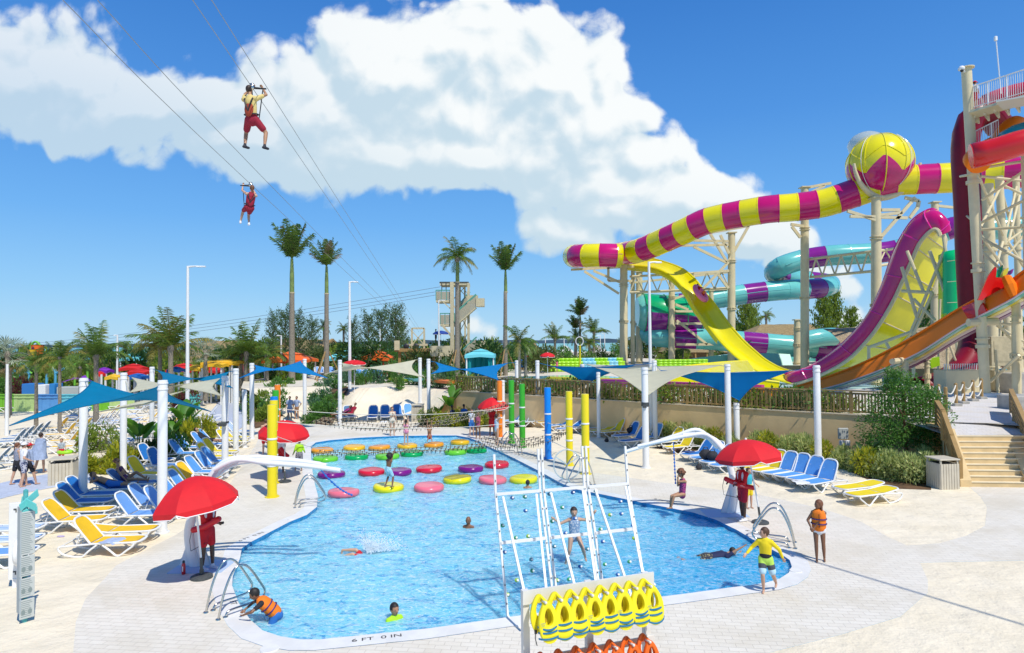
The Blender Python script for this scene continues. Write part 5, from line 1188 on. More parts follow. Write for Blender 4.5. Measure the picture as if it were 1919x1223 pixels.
mb = MB(); mb.grid([[V((s1a.x-.3, s1a.y, 1.75)), V((s1b.x+6, s1b.y, 1.75))], [V((s1a.x-.5, wl[1].y+.2, 2.012)), V((s1b.x+7, wl[0].y+.2, 2.012))], [V((P(1768, 760, 2.0).x, P(1768, 760, 2).y, 2.02)), V((s1b.x+12, P(1768, 760, 2).y, 2.02))], [V((P(1745, 735, 2.0).x, P(1745, 735, 2).y, 2.05)), V((60, P(1745, 735, 2).y, 2.05))]]); o = mb.build('upper_path', upm); o['kind'] = 'structure'
t = empty('stair_wall', s0a, 'low sloping tan side wall on the left of the stairs', 'wall'); mb = MB()
a0 = P(1800, 912, 0); a1 = V((s1a.x-.35, s1a.y, 0))
mb.face([V((a0.x, a0.y, -.1)), V((s0a.x+.02, s0a.y-.03, -.1)), V((s0a.x+.02, s0a.y-.03, .25)), V((a0.x, a0.y, .25))]); mb.grid([[V((a0.x, a0.y, .25)), V((s0a.x+.02, s0a.y-.03, .25))], [V((a1.x, a1.y, 2.0)), V((s1a.x+.02, s1a.y, 2.0))]]); mb.grid([[V((a0.x, a0.y, -.1)), V((a0.x, a0.y, .25))], [V((a1.x, a1.y, -.1)), V((a1.x, a1.y, 2.0))]]); mb.grid([[V((s0a.x+.02, s0a.y-.03, -.1)), V((s0a.x+.02, s0a.y-.03, .25))], [V((s1a.x+.02, s1a.y, 1.7)), V((s1a.x+.02, s1a.y, 2.0))]]); mb.build('wall_face', st_m, t, world=True)
rb0 = P(1925, 880, .6); rb1 = P(1892, 806, 1.9); t = empty('stair_wall', rb0, 'sloping tan side wall on the right of the stairs', 'wall'); mb = MB(); mb.box(((rb0+rb1)/2-V((0, 0, .55))), (.45, (rb1-rb0).length, .9), mat3=Matrix.Rotation(math.atan2(-(rb1-rb0).x, (rb1-rb0).y), 3, 'Z') @ Matrix.Rotation(math.atan2((rb1-rb0).z, abs((rb1-rb0).y)), 3, 'X')); mb.build('wall_face', st_m, t, world=True)
def stairfence(A, B, C, lab, hh=1.05):
    t = empty('stair_railing', A, lab, 'railing'); mb = MB(); up = V((0, 0, 1))
    for p in (A, A.lerp(B, .5), B, C): mb = MB(); mb.bar(p-up*.1, p+up*hh, .13); mb.build('newel_post', woodl, t, world=True)
    mb = MB(); mb.bar(A+up*hh, B+up*hh, .07, .17, up=V((1, 0, 0))); mb.bar(B+up*hh, C+up*hh, .07, .17, up=V((1, 0, 0))); mb.build('handrail', woodl, t, world=True)
    mb = MB()
    for z_ in (.18, .36, .54, .72, .88): mb.bar(A+up*z_, B+up*z_, .04, .12, up=V((1, 0, 0))); mb.bar(B+up*z_, C+up*z_, .04, .12, up=V((1, 0, 0)))
    mb.build('plank', woodl, t, world=True)
stairfence(P(1800, 911, 0), P(1768, 820, 1.7), P(1757, 800, 1.9), 'wooden stair railing beside the bin, left of the stairs')
stairfence(P(1935, 868, .9), P(1902, 790, 2.0), P(1896, 772, 2.05), 'wooden stair railing at the right edge')
t = empty('retaining_wall', P(1745, 870, 0), 'tan wall corner behind the bin at the foot of the stairs', 'wall'); mb = MB(); a = PY(1700, 784, 27.8); b = V((s1a.x-.4, s1a.y, 0)); a = V((wall_line[0].x-.4, wall_line[0].y, 0)); mb.face([V((a.x, a.y, -.1)), V((b.x, b.y, -.1)), V((b.x, b.y, 2)), V((a.x, a.y, 2))]); mb.face([V((a.x, a.y, 2)), V((b.x, b.y, 2)), V((b.x, b.y+1, 2)), V((a.x, a.y+1, 2))]); mb.build('wall_face', tanm, t, world=True)
c = PY(1580, 812, 29.4); t = empty('electric_box', c, 'grey electric boxes mounted on the tan wall right of the white post', 'electric box'); mb = MB(); mb.box(c, (.45, .12, .5), bev=.02); mb.build('box_body', mat('zinc', (.42, .44, .42), .5), t, world=True); mb = MB(); mb.box(c+V((-.12, -.1, -.42)), (.22, .12, .24), bev=.02); mb.box(c+V((.14, -.1, -.42)), (.22, .12, .24), bev=.02); mb.build('meter', plast, t, world=True); mb = MB(); mb.bar(c-V((0, 0, .5)), c-V((0, 0, 1.4)), .05); mb.build('conduit', dgrey, t, world=True)
B1 = P(948, 1155, 0); B4 = P(1216, 1117, 0); wd = (B4-B1); Lw = wd.length; wd.normalize(); wn_ = V((-wd.y, wd.x, 0))
def WP(u, z): return B1 + wd*(u*Lw) + wn_*(.82*min(z, 2.26)/2.26 + max(0, z-2.26)*.12) + V((0, 0, z))
t = empty('climbing_wall', B1, 'clear acrylic climbing wall with white frames leaning over the pool', 'climbing wall')
bolts = MB()
def stile(u, z0, z1, w=.046):
    mb = MB(); zs = [z0, 2.26, z1] if z1 > 2.3 else [z0, z1]
    for a, b in zip(zs[:-1], zs[1:]): mb.bar(WP(u, a), WP(u, b+.01), w, w, up=wn_)
    mb.build('stile', white, t, world=True)
    z = z0+.15
    while z < z1-.05: bolts.box(WP(u, z)-wn_*.035, (.02, .015, .03)); z += .33
for u in (0.012, .325, .352, .652, .680, .985): stile(u, -.25 if u < .02 else .1, 3.08 + .06*(.3 < u < .9))
for z in (2.26, 1.33):
    for a, b in ((.012, .325), (.352, .652), (.680, .985)):
        mb = MB(); mb.bar(WP(a, z)-wn_*.03, WP(b, z)-wn_*.03, .07, .05, up=V((0, 0, 1))); mb.build('crossbar', white, t, world=True)
for a in (.012, .352, .68):
    for j_, du in enumerate((.045, .28)):
        ki = int(a*3)*2+j_; bx, by = [(981, 1103), (1023, 1097), (1075, 1090), (1116, 1086), (1169, 1076), (1204, 1072)][ki]
        p = WP(a+du, 2.2)-wn_*.04; q_ = PY(bx, by, WP(a+du, .4).y-.75); q_ = p + (q_-p)*1.25; mb = MB(); mb.bar(p, q_, .045); mb.build('brace', white, t, world=True)
for z in (.6, 1.0, 1.9):
    for a in (.325, .652): mb = MB(); mb.bar(WP(a, z), WP(a+.028, z), .03); mb.build('tie', white, t, world=True)
mb = MB(); mb.bar(WP(0.012, -.0), WP(0.012, -.05)-wn_*.5, .05); mb.bar(WP(0.012, -.05)-wn_*.5+V((0,0,.05)), WP(.25, -.05)-wn_*.6+V((0,0,.05)), .05); mb.bar(WP(.985, .5), WP(1.03, .25)-wn_*.2, .04); mb.build('foot_frame', plast, t, world=True)
bolts.build('bolt', dgrey, t, world=True)
acr = bpy.data.materials.new('acrylic_sheet'); acr.use_nodes = True; q = NG(acr.node_tree); acr.node_tree.nodes.remove(acr.node_tree.nodes['Principled BSDF'])
tr = q.n('ShaderNodeBsdfTransparent'); tr.inputs[0].default_value = (.93, .965, .97, 1); gl = q.n('ShaderNodeBsdfGlossy'); gl.inputs['Roughness'].default_value = .05; gl.inputs[0].default_value = (1, 1, 1, 1)
fr = q.n('ShaderNodeFresnel'); fr.inputs[0].default_value = 1.25; mx = q.n('ShaderNodeMixShader'); q.link(fr.outputs[0], mx.inputs[0]); q.link(tr.outputs[0], mx.inputs[1]); q.link(gl.outputs[0], mx.inputs[2]); q.link(mx.outputs[0], acr.node_tree.nodes['Material Output'].inputs[0])
for a, b in ((.012, .325), (.352, .652), (.680, .985)):
    mb = MB(); mb.grid([[WP(a, .0), WP(b, .0)], [WP(a, 2.26), WP(b, 2.26)], [WP(a, 3.05), WP(b, 3.05)]]); mb.v = [v + wn_*.02 for v in mb.v]; mb.build('clear_panel', acr, t, world=True)
hold_c = {'b': mat('hold_blue', (.03, .14, .45), .4), 'g': mat('hold_green', (.05, .38, .16), .4), 'l': mat('hold_lime', (.42, .62, .05), .4), 't': mat('hold_teal', (.05, .22, .30), .4)}
HL = [(961, 932, 'b'), (985, 930, 'g'), (986, 956, 'b'), (943, 984, 'g'), (968, 1007, 'g'), (991, 1004, 'l'), (947, 1034, 'b'), (997, 1048, 't'), (999, 1069, 'g'), (952, 1114, 'l'), (970, 1087, 'l'),
      (1075, 922, 'b'), (1031, 925, 't'), (1055, 950, 'g'), (1036, 976, 'g'), (1079, 971, 'b'), (1102, 970, 'l'), (1061, 998, 'b'), (1040, 1023, 't'), (1065, 1042, 'b'), (1046, 1087, 'l'), (1068, 1085, 'g'), (1089, 1061, 'b'), (1102, 1028, 't'),
      (1118, 919, 'g'), (1164, 939, 'b'), (1145, 964, 'l'), (1166, 962, 'b'), (1178, 912, 'g'), (1127, 991, 'g'), (1131, 1014, 'b'), (1188, 984, 'b'), (1135, 1057, 'g'), (1181, 1052, 'g'), (1159, 1076, 'b'), (1190, 1008, 'l')]
for x, y, c_ in HL:
    d = ray(x, y); A = WP(0, 0); nrm = (WP(1, 0)-WP(0, 0)).cross(WP(0, 2.26)-WP(0, 0)).normalized(); p = O + d*((A-O).dot(nrm)/d.dot(nrm))
    s1, s2 = frame_of(nrm); M3 = Matrix((s1, s2, nrm)).transposed(); sgn = 1 if nrm.y > 0 else -1
    mb = MB(); mb.ball((0, 0, sgn*.05), (.05, .042, .035), 10, 6); mb.v = [M3 @ v + p + V((noise.noise(v*20+p), 0, 0))*.01 for v in mb.v]; h_ = mb.build('climbing_hold', hold_c[c_], t, world=True, smooth=True)
    mb = MB(); mb.lathe([(.0, .0), (.022, .0), (.022, .012), (0, .012)], 10); mb.v = [M3 @ V((v.x, v.y, -sgn*v.z*1.5)) + p - nrm*sgn*.004 for v in mb.v]; mb.v = [v - t.location for v in mb.v]; bo = mb.build('bolt', white); bo.parent = h_
YR = 9.4
rA = PY(976, 1103, YR); rB = PY(1220, 1074, YR+.72); wd2 = V((rB.x-rA.x, rB.y-rA.y, 0)); LR = wd2.length; wd2.normalize(); wn2 = V((wd2.y, -wd2.x, 0))
ztop = (rA.z+rB.z)/2
t = empty('vest_rack', V((rA.x, rA.y, 0)), 'white wooden rack hung with yellow and orange life vests', 'rack')
def RP(u, dz, out=0): return V((rA.x, rA.y, 0)) + wd2*(u*LR) + V((0, 0, ztop+dz)) + wn2*out
rackw = mat('rack_white', (.74, .72, .67), .6, var=.06, vscale=4)
for u in (.03, .50, .955): mb = MB(); mb.bar(RP(u, 0), V((RP(u, 0).x, RP(u, 0).y, 0)), .10, .10, up=wd2); mb.build('upright', rackw, t, world=True)
for u in (.03, .955): mb = MB(); mb.bar(V((*RP(u, 0, .45).xy, .05)), V((*RP(u, 0, -.45).xy, .05)), .10); mb.build('foot', rackw, t, world=True)
mb = MB(); mb.bar(RP(0, -.06, .065), RP(1, -.06, .065), .03, .19, up=V((0, 0, 1)) if False else None); mb = MB()
a, b = RP(0, -.08, .07), RP(1, -.08, .07); M = Matrix((wd2, wn2, V((0, 0, 1)))).transposed()
mb.box((a+b)/2, (LR, .03, .20), mat3=M); mb.build('top_board', rackw, t, world=True)
mb = MB(); mb.box(RP(.5, -1.0, .07), (LR, .03, .10), mat3=M); mb.build('lower_board', rackw, t, world=True)
pegs = []
for row, (dz, n_) in enumerate([(-.10, 8), (-.92, 7)]):
    for k in range(n_):
        u = .09 + k*(.90/n_) + .02; a = RP(u, dz, .07); b = a + wn2*.30 + V((0, 0, .03)); mb = MB(); mb.tube([a, b], .018, 8); mb.ball(b, .022, 8, 5); mb.build('peg', rackw, t, world=True); pegs.append((u, dz, a, b, row))
vy = mat('vest_yellow', (.86, .74, .01), .5, bump=.15, bscale=60); vyi = mat('vest_lining', (.50, .36, .01), .8, bump=.3, bscale=120); vst = mat('vest_strap', (.01, .17, .32), .6); vor = mat('vest_orange', (.78, .13, .005), .45); vnv = mat('vest_navy', (.03, .02, .16), .6)
def vest_mesh(hgt_, wid_, dep):
    """hanging padded vest: thick horseshoe shell; origin at peg, z down. returns outline helper"""
    mb = MB(); n = 26; rows = []
    def prof(f, k):
        a = 2*math.pi*f
        x = math.sin(a); z = math.cos(a)
        w = wid_/2*(abs(x)**.85)*(1 if x > 0 else -1); top = z > 0
        zz = z*(hgt_/2) if True else 0
        if top: w *= (.62+.38*(1-z**1.5))
        else: w *= 1.0 + .08*abs(z)
        return w, zz - hgt_/2 + .03
    layers = [(.0, -dep*.5, .90), (0, -dep*.42, .98), (0, 0, 1.0), (0, dep*.42, .97), (0, dep*.5, .88)]
    hole = []
    for _, y, s in layers:
        rows.append([V((prof(j/n, 0)[0]*s, y, (prof(j/n, 0)[1]+hgt_/2)*s - hgt_/2)) for j in range(n)])
    mb.grid(rows, closed=True)
    hx = wid_*.20; hz = hgt_*.20; hc = -hgt_*.33
    def hloop(s, y): return [V((hx*s*math.sin(2*math.pi*j/n)*(1.0-.18*math.cos(2*math.pi*j/n)), y, hc + hz*s*math.cos(2*math.pi*j/n))) for j in range(n)]
    for y, ys, outer in ((dep*.5, 1, rows[-1]), (-dep*.5, -1, rows[0])):
        mid = [o_.lerp(i_, .5)+V((0, ys*dep*.10, 0)) for o_, i_ in zip(outer, hloop(1.12, y))]
        mb.grid([outer, mid, hloop(1.06, y+ys*dep*.04), hloop(1.0, y*.8)], closed=True)
    mb.grid([hloop(1.0, dep*.4), hloop(.95, dep*.0), hloop(1, -dep*.4)], closed=True)
    return mb, hloop, prof, n
def make_vest(peg, i, yel_=True, scale=1.0, label='', tilt=0, rz=0):
    u, dz, a, b, row = peg; H_, W_, D_ = .66*scale, .36*scale, .17*scale
    org = a.lerp(b, .62)
    ang = math.atan2(wd2.y, wd2.x)
    t = empty('life_vest', org - V((0, 0, 0)), label, 'life vest', 'yellow life vests hung on the rack' if yel_ else 'orange life vests hung on the rack', ang+rz)
    t.rotation_euler = (R(-8), R(tilt), ang+rz)
    m1 = vy if yel_ else vor; m2 = vst if yel_ else vnv
    mb, hl, prof, n = vest_mesh(H_, W_, D_*.55); mb.v = [v + V((.035*scale, -D_*.45 - .05*(-v.z), -.02)) for v in mb.v]; o = mb.build('front_panel', m1, t, smooth=False); smooth_by_angle(o, 60)
    mb, hl2, prof2, n = vest_mesh(H_*.96, W_*.97, D_*.4); mb.v = [v + V((-.045*scale, D_*.35, .06)) for v in mb.v]; o = mb.build('back_panel', m1, t, smooth=False); smooth_by_angle(o, 60)
    mb = MB(); lin = [v*1.0 for v in hl(1.0, 0)]; mb.face([v + V((.0, -D_*.0 + .02 - .05*(-v.z), -.01)) for v in [V((q_.x*1.02, q_.y, q_.z)) for q_ in lin]]); mb.build('lining', vyi if yel_ else mat('vest_orange_dark', (.40, .05, .01), .7), t)
    mb = MB()
    mb.tube([V((-.07*scale, D_*.2, -.02)), V((-.02, 0, .055)), V((.03*scale, -D_*.5, -.01))], .028*scale, 8); mb.build('shoulder_strap', m1, t)
    for k, zf in enumerate((.60, .735, .875)):
        mb = MB(); row_ = []; zc = -H_*zf + .03; cur = (.03 if (i+k) % 3 == 0 else .008)*scale
        fs_ = [j/10 for j in range(11)]
        for f in fs_:
            x = (f-.5)*W_*1.04; zz_ = zc - cur*(1-(2*f-1)**2)*2 + .012*(f-.5)
            w_ = W_/2*(1.0)
            yy_ = -D_*.45 - .05*(-(zz_)) - (D_*.275+D_*.10*(1-abs(2*f-1))) - .006 + .10*D_*abs(2*f-1)**4*4
            row_.append(V((x + .035*scale, yy_, zz_)))
        mb.grid([[p + V((0, 0, .014*scale)) for p in row_], [p - V((0, .001, 0)) for p in row_], [p - V((0, 0, .014*scale)) for p in row_]]); o = mb.build('belt', m2, t); md = o.modifiers.new('s', 'SOLIDIFY'); md.thickness = .006
    mb = MB(); mb.tube([V((-W_*.45, D_*.1, -H_*.72)), V((-W_*.5, 0, -H_*.85)), V((-W_*.46, -.02, -H_*1.02))], .007, 4); mb.box((-W_*.47, -.01, -H_*.70), (.03, .03, .05)); mb.build('buckle', blackm, t)
    return t
dsc = ['first', 'second', 'third', 'fourth', 'fifth', 'sixth', 'seventh', 'eighth']
for k in range(8):
    v_ = make_vest(pegs[k], k, True, .86, 'yellow life vest with blue belts, %s from the left on the upper row' % dsc[k] if k else 'leftmost yellow life vest with small dark lettering on its chest', tilt=(-4+1.5*k) % 5-2)
    for (s_, x, z) in ((('SUPER', -.075, -.245), ('SOFT', -.07, -.275)) if k in (0, 3, 5, 7) else ()):
        me = text_data(s_, .026, MATS['vest_strap'], name='lettering'); o = bpy.data.objects.new('lettering', me); COL.objects.link(o); o.parent = v_; o.location = (x, -.135-.05*(-z), z-.02); o.rotation_euler = (R(88), 0, 0)
for k in range(8, 15):
    make_vest(pegs[k], k, False, .74, 'orange life vest with navy belts, %s from the left on the lower row' % dsc[k-8], tilt=(k*3) % 5-2)
tealp = mat('totem_teal', (.10, .50, .50), .5, var=.3, vscale=6); pan = mat('sign_panel', (.50, .53, .50), .5); pan2 = mat('sign_panel_edge', (.30, .38, .38), .5)
b = P(46, 1165, 0); t = empty('sign_totem', b, 'teal post with arrow boards and grey rules panels on the left', 'signpost', rz=R(52))
Yb = b.y
mb = MB(); mb.lathe([(.075, 0), (.07, 2.62), (.0, 2.65)], 14); mb.build('post', tealp, t)
mb = MB(); mb.box((-.16, .0, 1.25), (.03, .32, 2.1)); mb.build('grey_board', mat('sign_grey', (.36, .42, .44), .5), t)
zs = [(2.12, .86), (1.30, .38), (.86, .38), (.44, .36)]
for k, (z, h_) in enumerate([(1.78, .86), (1.13, .40), (.70, .38), (.28, .38)]):
    mb = MB(); mb.box((.02, -.14, z), (.40, .03, h_), bev=.005); pn = mb.build('rules_panel', pan, t)
    for j in range(int(h_*26)):
        zz_ = z + h_/2 - .035 - j*.037
        if zz_ < z-h_/2+.02: break
        wln = .30 - .10*((j*7 + k*3) % 4)/4
        mb = MB(); mb.box((.02+(wln-.32)/2, -.157, zz_), (wln, .003, .011)); o = mb.build('text_line', mat('sign_text', (.22, .27, .26), .6), None); o.parent = pn
    if k:
        for x in (-.06, .12): mb = MB(); mb.lathe([(.055, -.002), (.055, .002)], 14); mb.v = [V((v.x+x-.02, v.z-.158, v.y+z-.06)) for v in mb.v]; o = mb.build('pictogram', mat('sign_text', (.22, .27, .26), .6), None); o.parent = pn
for k, (z, rz_, w_, s_) in enumerate([(2.42, 20, .62, 'BEACH'), (2.36, -60, .55, 'POOLS'), (2.18, 5, .45, 'BAR')]):
    mb = MB(); a_ = R(rz_); mb.box((.08*math.cos(a_), .08*math.sin(a_)-.09, z), (w_, .03, .15), mat3=Matrix.Rotation(a_, 3, 'Z') @ Matrix.Rotation(R([-22, 16, -4][k]), 3, 'Y'), bev=.006); mb.build('arrow_board', mat('arrow_teal', (.13, .55, .52), .5), t)
t.scale = (.62, .62, 1)
b2 = P(30, 1090, 0); t = empty('life_ring_stand', P(28, 1100, 0), 'white board with a life ring behind the teal signpost', 'life ring board', rz=R(15)); mb = MB(); mb.box((0, 0, 1.05), (.26, .05, 1.75), bev=.01); mb.build('board', white, t)
mb = MB(); mb.box((0, 0, .1), (.08, .08, .2)); mb.build('post', white, t)
mb = MB(); mb.tube([V((.16, -.1 + math.cos(2*math.pi*k/20)*.3, .85+math.sin(2*math.pi*k/20)*.3)) for k in range(21)], .06, 8, caps=False); mb.build('life_ring', plast, t, smooth=True)
for z in (1.78, .36): mb = MB(); mb.box((0, -.03, z), (.06, .01, .03)); mb.box((.02, -.03, z-.04), (.02, .01, .06)); mb.build('arrow_mark', dgrey, t)
b = P(344, 1076, 0); t = empty('water_bottle', b, 'red bottle with a black cap standing by the lifeguard', 'bottle'); mb = MB(); mb.lathe([(.042, 0), (.045, .02), (.045, .22), (.03, .27)], 14); smooth_by_angle(mb.build('bottle_body', mat('bottle_red', (.55, .01, .02), .3, coat=.3), t)); mb = MB(); mb.lathe([(.028, .27), (.03, .28), (.028, .32), (.0, .34)], 12); mb.build('cap', blackm, t); mb = MB(); mb.box((0, -.0462, .14), (.02, .002, .12)); mb.build('label_stripe', plast, t)
b = P(114, 1006, 0); mb = MB(); mb.ball((0, 0, .02), (.12, .05, .025), 8, 5); o = mb.build('towel', mat('towel_lilac', (.45, .38, .6), .8)); o.location = b; tag(o, 'small crumpled lilac cloth on the sand beside the nearest yellow lounger', 'cloth')
spm = mat('foam_sparkle', (.85, .90, .93), .6); c = P(700, 1033, -.05); mb = MB(); rr = random.Random(4)
for k in range(2200):
    a = rr.uniform(-.6, 2.6); r_ = rr.uniform(.0, 1.0)**.7; h_ = r_*rr.uniform(.1, .95); a = rr.uniform(.1, 1.9); r_ = rr.random()**.8*rr.uniform(.5, 1.25); p = c + V((-.15+math.cos(a)*r_*.95, rr.gauss(0, .08), math.sin(a)*r_*.60*rr.uniform(.5, 1))); s = rr.uniform(.004, .015)
    mb.ball(p, s, 4, 3)
o = mb.build('splash', spm); tag(o, None, None, None, 'stuff')
mb = MB(); rows = []
for k in range(9):
    r_ = .08+k*.12; rows.append([c + V((math.cos(2*math.pi*j/28)*r_*(1+.15*noise.noise(V((j*.7, k, 0)))), math.sin(2*math.pi*j/28)*r_*.7, .06+.035*math.sin(k*1.5+j)*.6)) for j in range(28)])
rnd = random.Random(11)
LF = {'dark': leafmat('leaf_dark', (.05, .12, .025), (.02, .06, .015)), 'mid': leafmat('leaf_mid', (.13, .29, .045), (.05, .14, .025)), 'croton': leafmat('leaf_croton', (.55, .50, .03), (.12, .22, .02)), 'vari': leafmat('leaf_variegated', (.60, .62, .24), (.15, .26, .06)),
      'olive': leafmat('leaf_olive', (.16, .20, .05), (.07, .10, .03)), 'pine': leafmat('leaf_pine', (.14, .22, .07), (.06, .11, .035)), 'palm': leafmat('palm_leaf', (.17, .27, .04), (.05, .11, .022), .35, .35), 'palmy': leafmat('palm_leaf_yellow', (.34, .28, .06), (.12, .16, .03)), 'silver': leafmat('palm_silver', (.42, .48, .36), (.20, .27, .17)), 'red': leafmat('leaf_red', (.14, .03, .03), (.06, .03, .02)), 'big': leafmat('leaf_banana', (.16, .36, .03), (.06, .20, .02)), 'teal': leafmat('leaf_bluegreen', (.12, .26, .12), (.05, .13, .06)), 'lime': leafmat('leaf_lime', (.26, .34, .04), (.12, .20, .02)), 'dry': leafmat('leaf_dry', (.33, .25, .13), (.18, .13, .06))}
bark = mat('palm_bark', (.30, .26, .20), .9, var=.4, vscale=12, bump=.6, bscale=25); barkg = mat('crownshaft', (.20, .27, .07), .4, var=.3, vscale=3); barkb = mat('tree_bark', (.16, .11, .07), .9, var=.4, vscale=10)
def leafclump(rx, rz_, n, size, seed, flat=.5, lumps=6, hollow=.35, long_=1.6):
    r = random.Random(seed); mb = MB(); C_ = [(V((r.uniform(-.6, .6)*rx, r.uniform(-.6, .6)*rx, r.uniform(.15, .8)*rz_)), r.uniform(.35, .6)) for _ in range(lumps)]
    for i in range(n):
        c, s_ = r.choice(C_); d = V((r.gauss(0, 1), r.gauss(0, 1), r.gauss(0, 1))).normalized(); rad = s_*(hollow + (1-hollow)*r.random()**.5)
        p = c + V((d.x*rx, d.y*rx, d.z*rz_))*rad; p.z = max(p.z, .02)
        a = (d + V((r.gauss(0, .5), r.gauss(0, .5), r.gauss(.3, .5)))).normalized(); b_ = a.cross(V((r.gauss(0, 1), r.gauss(0, 1), r.gauss(0, 1)))).normalized(); L_ = size*r.uniform(.6, 1.3)
        mb.face([p, p + a*L_*.5*long_/1.6 + b_*L_*.32, p + a*L_*long_, p + a*L_*.5*long_/1.6 - b_*L_*.32])
    return mb
SH = {}
def shrub(px, py, w, h_, kind, lab, z=0, n=900, leaf=.09, name='shrub', cat='shrub', grp=None, loc=None, lumps=6, long_=1.6):
    b = loc or P(px, py, z); v_ = rnd.randrange(3); key = (kind, v_, n, leaf, lumps)
    if key not in SH: SH[key] = leafclump(1, 1, n, leaf, hash(key) % 1000 if False else v_*17+n+lumps, lumps=lumps, long_=long_).data('foliage', LF[kind])
    t = empty(name, b, lab, cat, grp, rnd.uniform(0, 6.28)); t.scale = (w/2, w/2, h_)
    o = bpy.data.objects.new('foliage', SH[key]); COL.objects.link(o); o.parent = t
    mb = MB()
    for k in range(4):
        a = k*1.6; mb.tube([(0, 0, -.02), (math.cos(a)*.25, math.sin(a)*.25, .35), (math.cos(a)*.4, math.sin(a)*.4, .7)], .03, 5)
    if 'st' not in SH: SH['st'] = mb.data('stem', barkb)
    o = bpy.data.objects.new('stem', SH['st']); COL.objects.link(o); o.parent = t
    return t
places = lambda k: ['first', 'second', 'third', 'fourth', 'fifth', 'sixth', 'seventh', 'eighth', 'ninth', 'tenth', 'eleventh', 'twelfth', 'thirteenth', 'fourteenth', 'fifteenth', 'sixteenth', 'seventeenth', 'eighteenth', 'nineteenth', 'twentieth'][k]
hx = [(1240, 826), (1262, 830), (1285, 834), (1308, 838), (1345, 845), (1372, 850), (1400, 850), (1425, 853), (1448, 856), (1472, 858), (1495, 860), (1518, 862), (1545, 866), (1570, 872), (1592, 878), (1615, 886), (1640, 893)]
for k, (x, y) in enumerate(hx): shrub(x, y, 1.25, .85+.2*((k*7) % 3)/3, 'vari' if k % 4 else 'croton', '%s shrub from the left in the variegated hedge below the tan wall' % places(k), grp='variegated hedge shrubs on the right', n=1300, leaf=.13)
for k, (x, y) in enumerate([(1655, 896), (1680, 900), (1705, 904), (1728, 903), (1740, 890), (1668, 880)]): shrub(x, y, 1.15, .95, 'vari', '%s variegated shrub from the left around the foot of the small tree' % places(k), grp='variegated hedge shrubs on the right', n=1300, leaf=.12)
shrub(1712, 902, .8, .6, 'red', 'dark red leaved plant under the small tree beside the bin', n=500, leaf=.2)
def blades(name, px, py, n, L_, kind, lab, cat='plant', w=.06, z=0, droop=.5, loc=None, spread=1.0):
    b = loc or P(px, py, z); t = empty(name, b, lab, cat, None, rnd.uniform(0, 6)); mb = MB(); r = random.Random(int(px))
    for k in range(n):
        a = r.uniform(0, 6.28); e = r.uniform(.25, 1.3)/spread; pts = []; p = V((0, 0, .05)); d = V((math.cos(a)*math.cos(e), math.sin(a)*math.cos(e), math.sin(e))); LL = L_*r.uniform(.7, 1.1); s_ = V((-math.sin(a), math.cos(a), 0)); rows = []
        for j in range(6):
            f = j/5; ww = w*math.sin(math.pi*(.08+.92*f)**.8)*.9+.003; rows.append([p + s_*ww + V((0, 0, ww*.3)), p, p - s_*ww + V((0, 0, ww*.3))]); p = p + d*LL/5; d = (d - V((0, 0, droop*.3))).normalized()
        mb.grid(rows)
    mb.build('leaves', LF[kind], t); return t
blades('bromeliad', 202, 876, 26, .75, 'red', 'dark red spiky plant beside the croton bed on the left', w=.05, droop=.25)
def banana(px, py, h_, n, lab, z=0, loc=None, lw=.2, kind='big'):
    b = loc or P(px, py, z); t = empty('banana_plant', b, lab, 'plant', 'broad leaved plants', 0); r = random.Random(int(px)); mb = MB(); ms = MB()
    for k in range(n):
        a = k*2.4 + r.uniform(-.3, .3); hh = h_*r.uniform(.45, .78); st_ = V((math.cos(a)*.10*h_, math.sin(a)*.10*h_, hh)); ms.tube([(0, 0, 0), st_*.5, st_], [.03, .022, .014], 5)
        d = V((math.cos(a)*.5, math.sin(a)*.5, .95)).normalized(); s_ = V((-math.sin(a), math.cos(a), 0)); p = st_; LL = h_*r.uniform(.38, .55); rows = []
        for j in range(8):
            f = j/7; ww = lw*h_*math.sin(math.pi*min(1, .06+f*.94))**.7; rows.append([p + s_*ww + V((0, 0, -.15*ww)), p + s_*ww*.5, p, p - s_*ww*.5, p - s_*ww + V((0, 0, -.15*ww))]); p = p + d*LL/7; d = (d - V((0, 0, .16))).normalized()
        mb.grid(rows)
    mb.build('leaves', LF[kind], t, smooth=True); ms.build('stalk', barkg, t); return t
banana(262, 862, 2.0, 8, 'broad leaved plant in the left bed beside the croton', lw=.13); banana(300, 850, 1.5, 6, 'lower broad leaved plant behind the front post', lw=.13)
banana(345, 832, 2.5, 8, 'taller broad leaved plant beside the man in black', lw=.11); banana(322, 838, 1.6, 6, 'small broad leaved plant left of the taller one', lw=.12)
banana(845, 792, 2.3, 8, 'broad leaved plant against the left end of the tan wall', lw=.11); banana(1290, 826, 1.4, 6, 'small dark broad leaved plant in front of the tan wall', lw=.10); banana(1625, 888, 1.3, 7, 'dark leaved plant left of the small tree trunk', lw=.12, kind='dark')
banana(822, 795, 1.3, 6, 'smaller broad leaved plant beside the tapered bin', lw=.11)
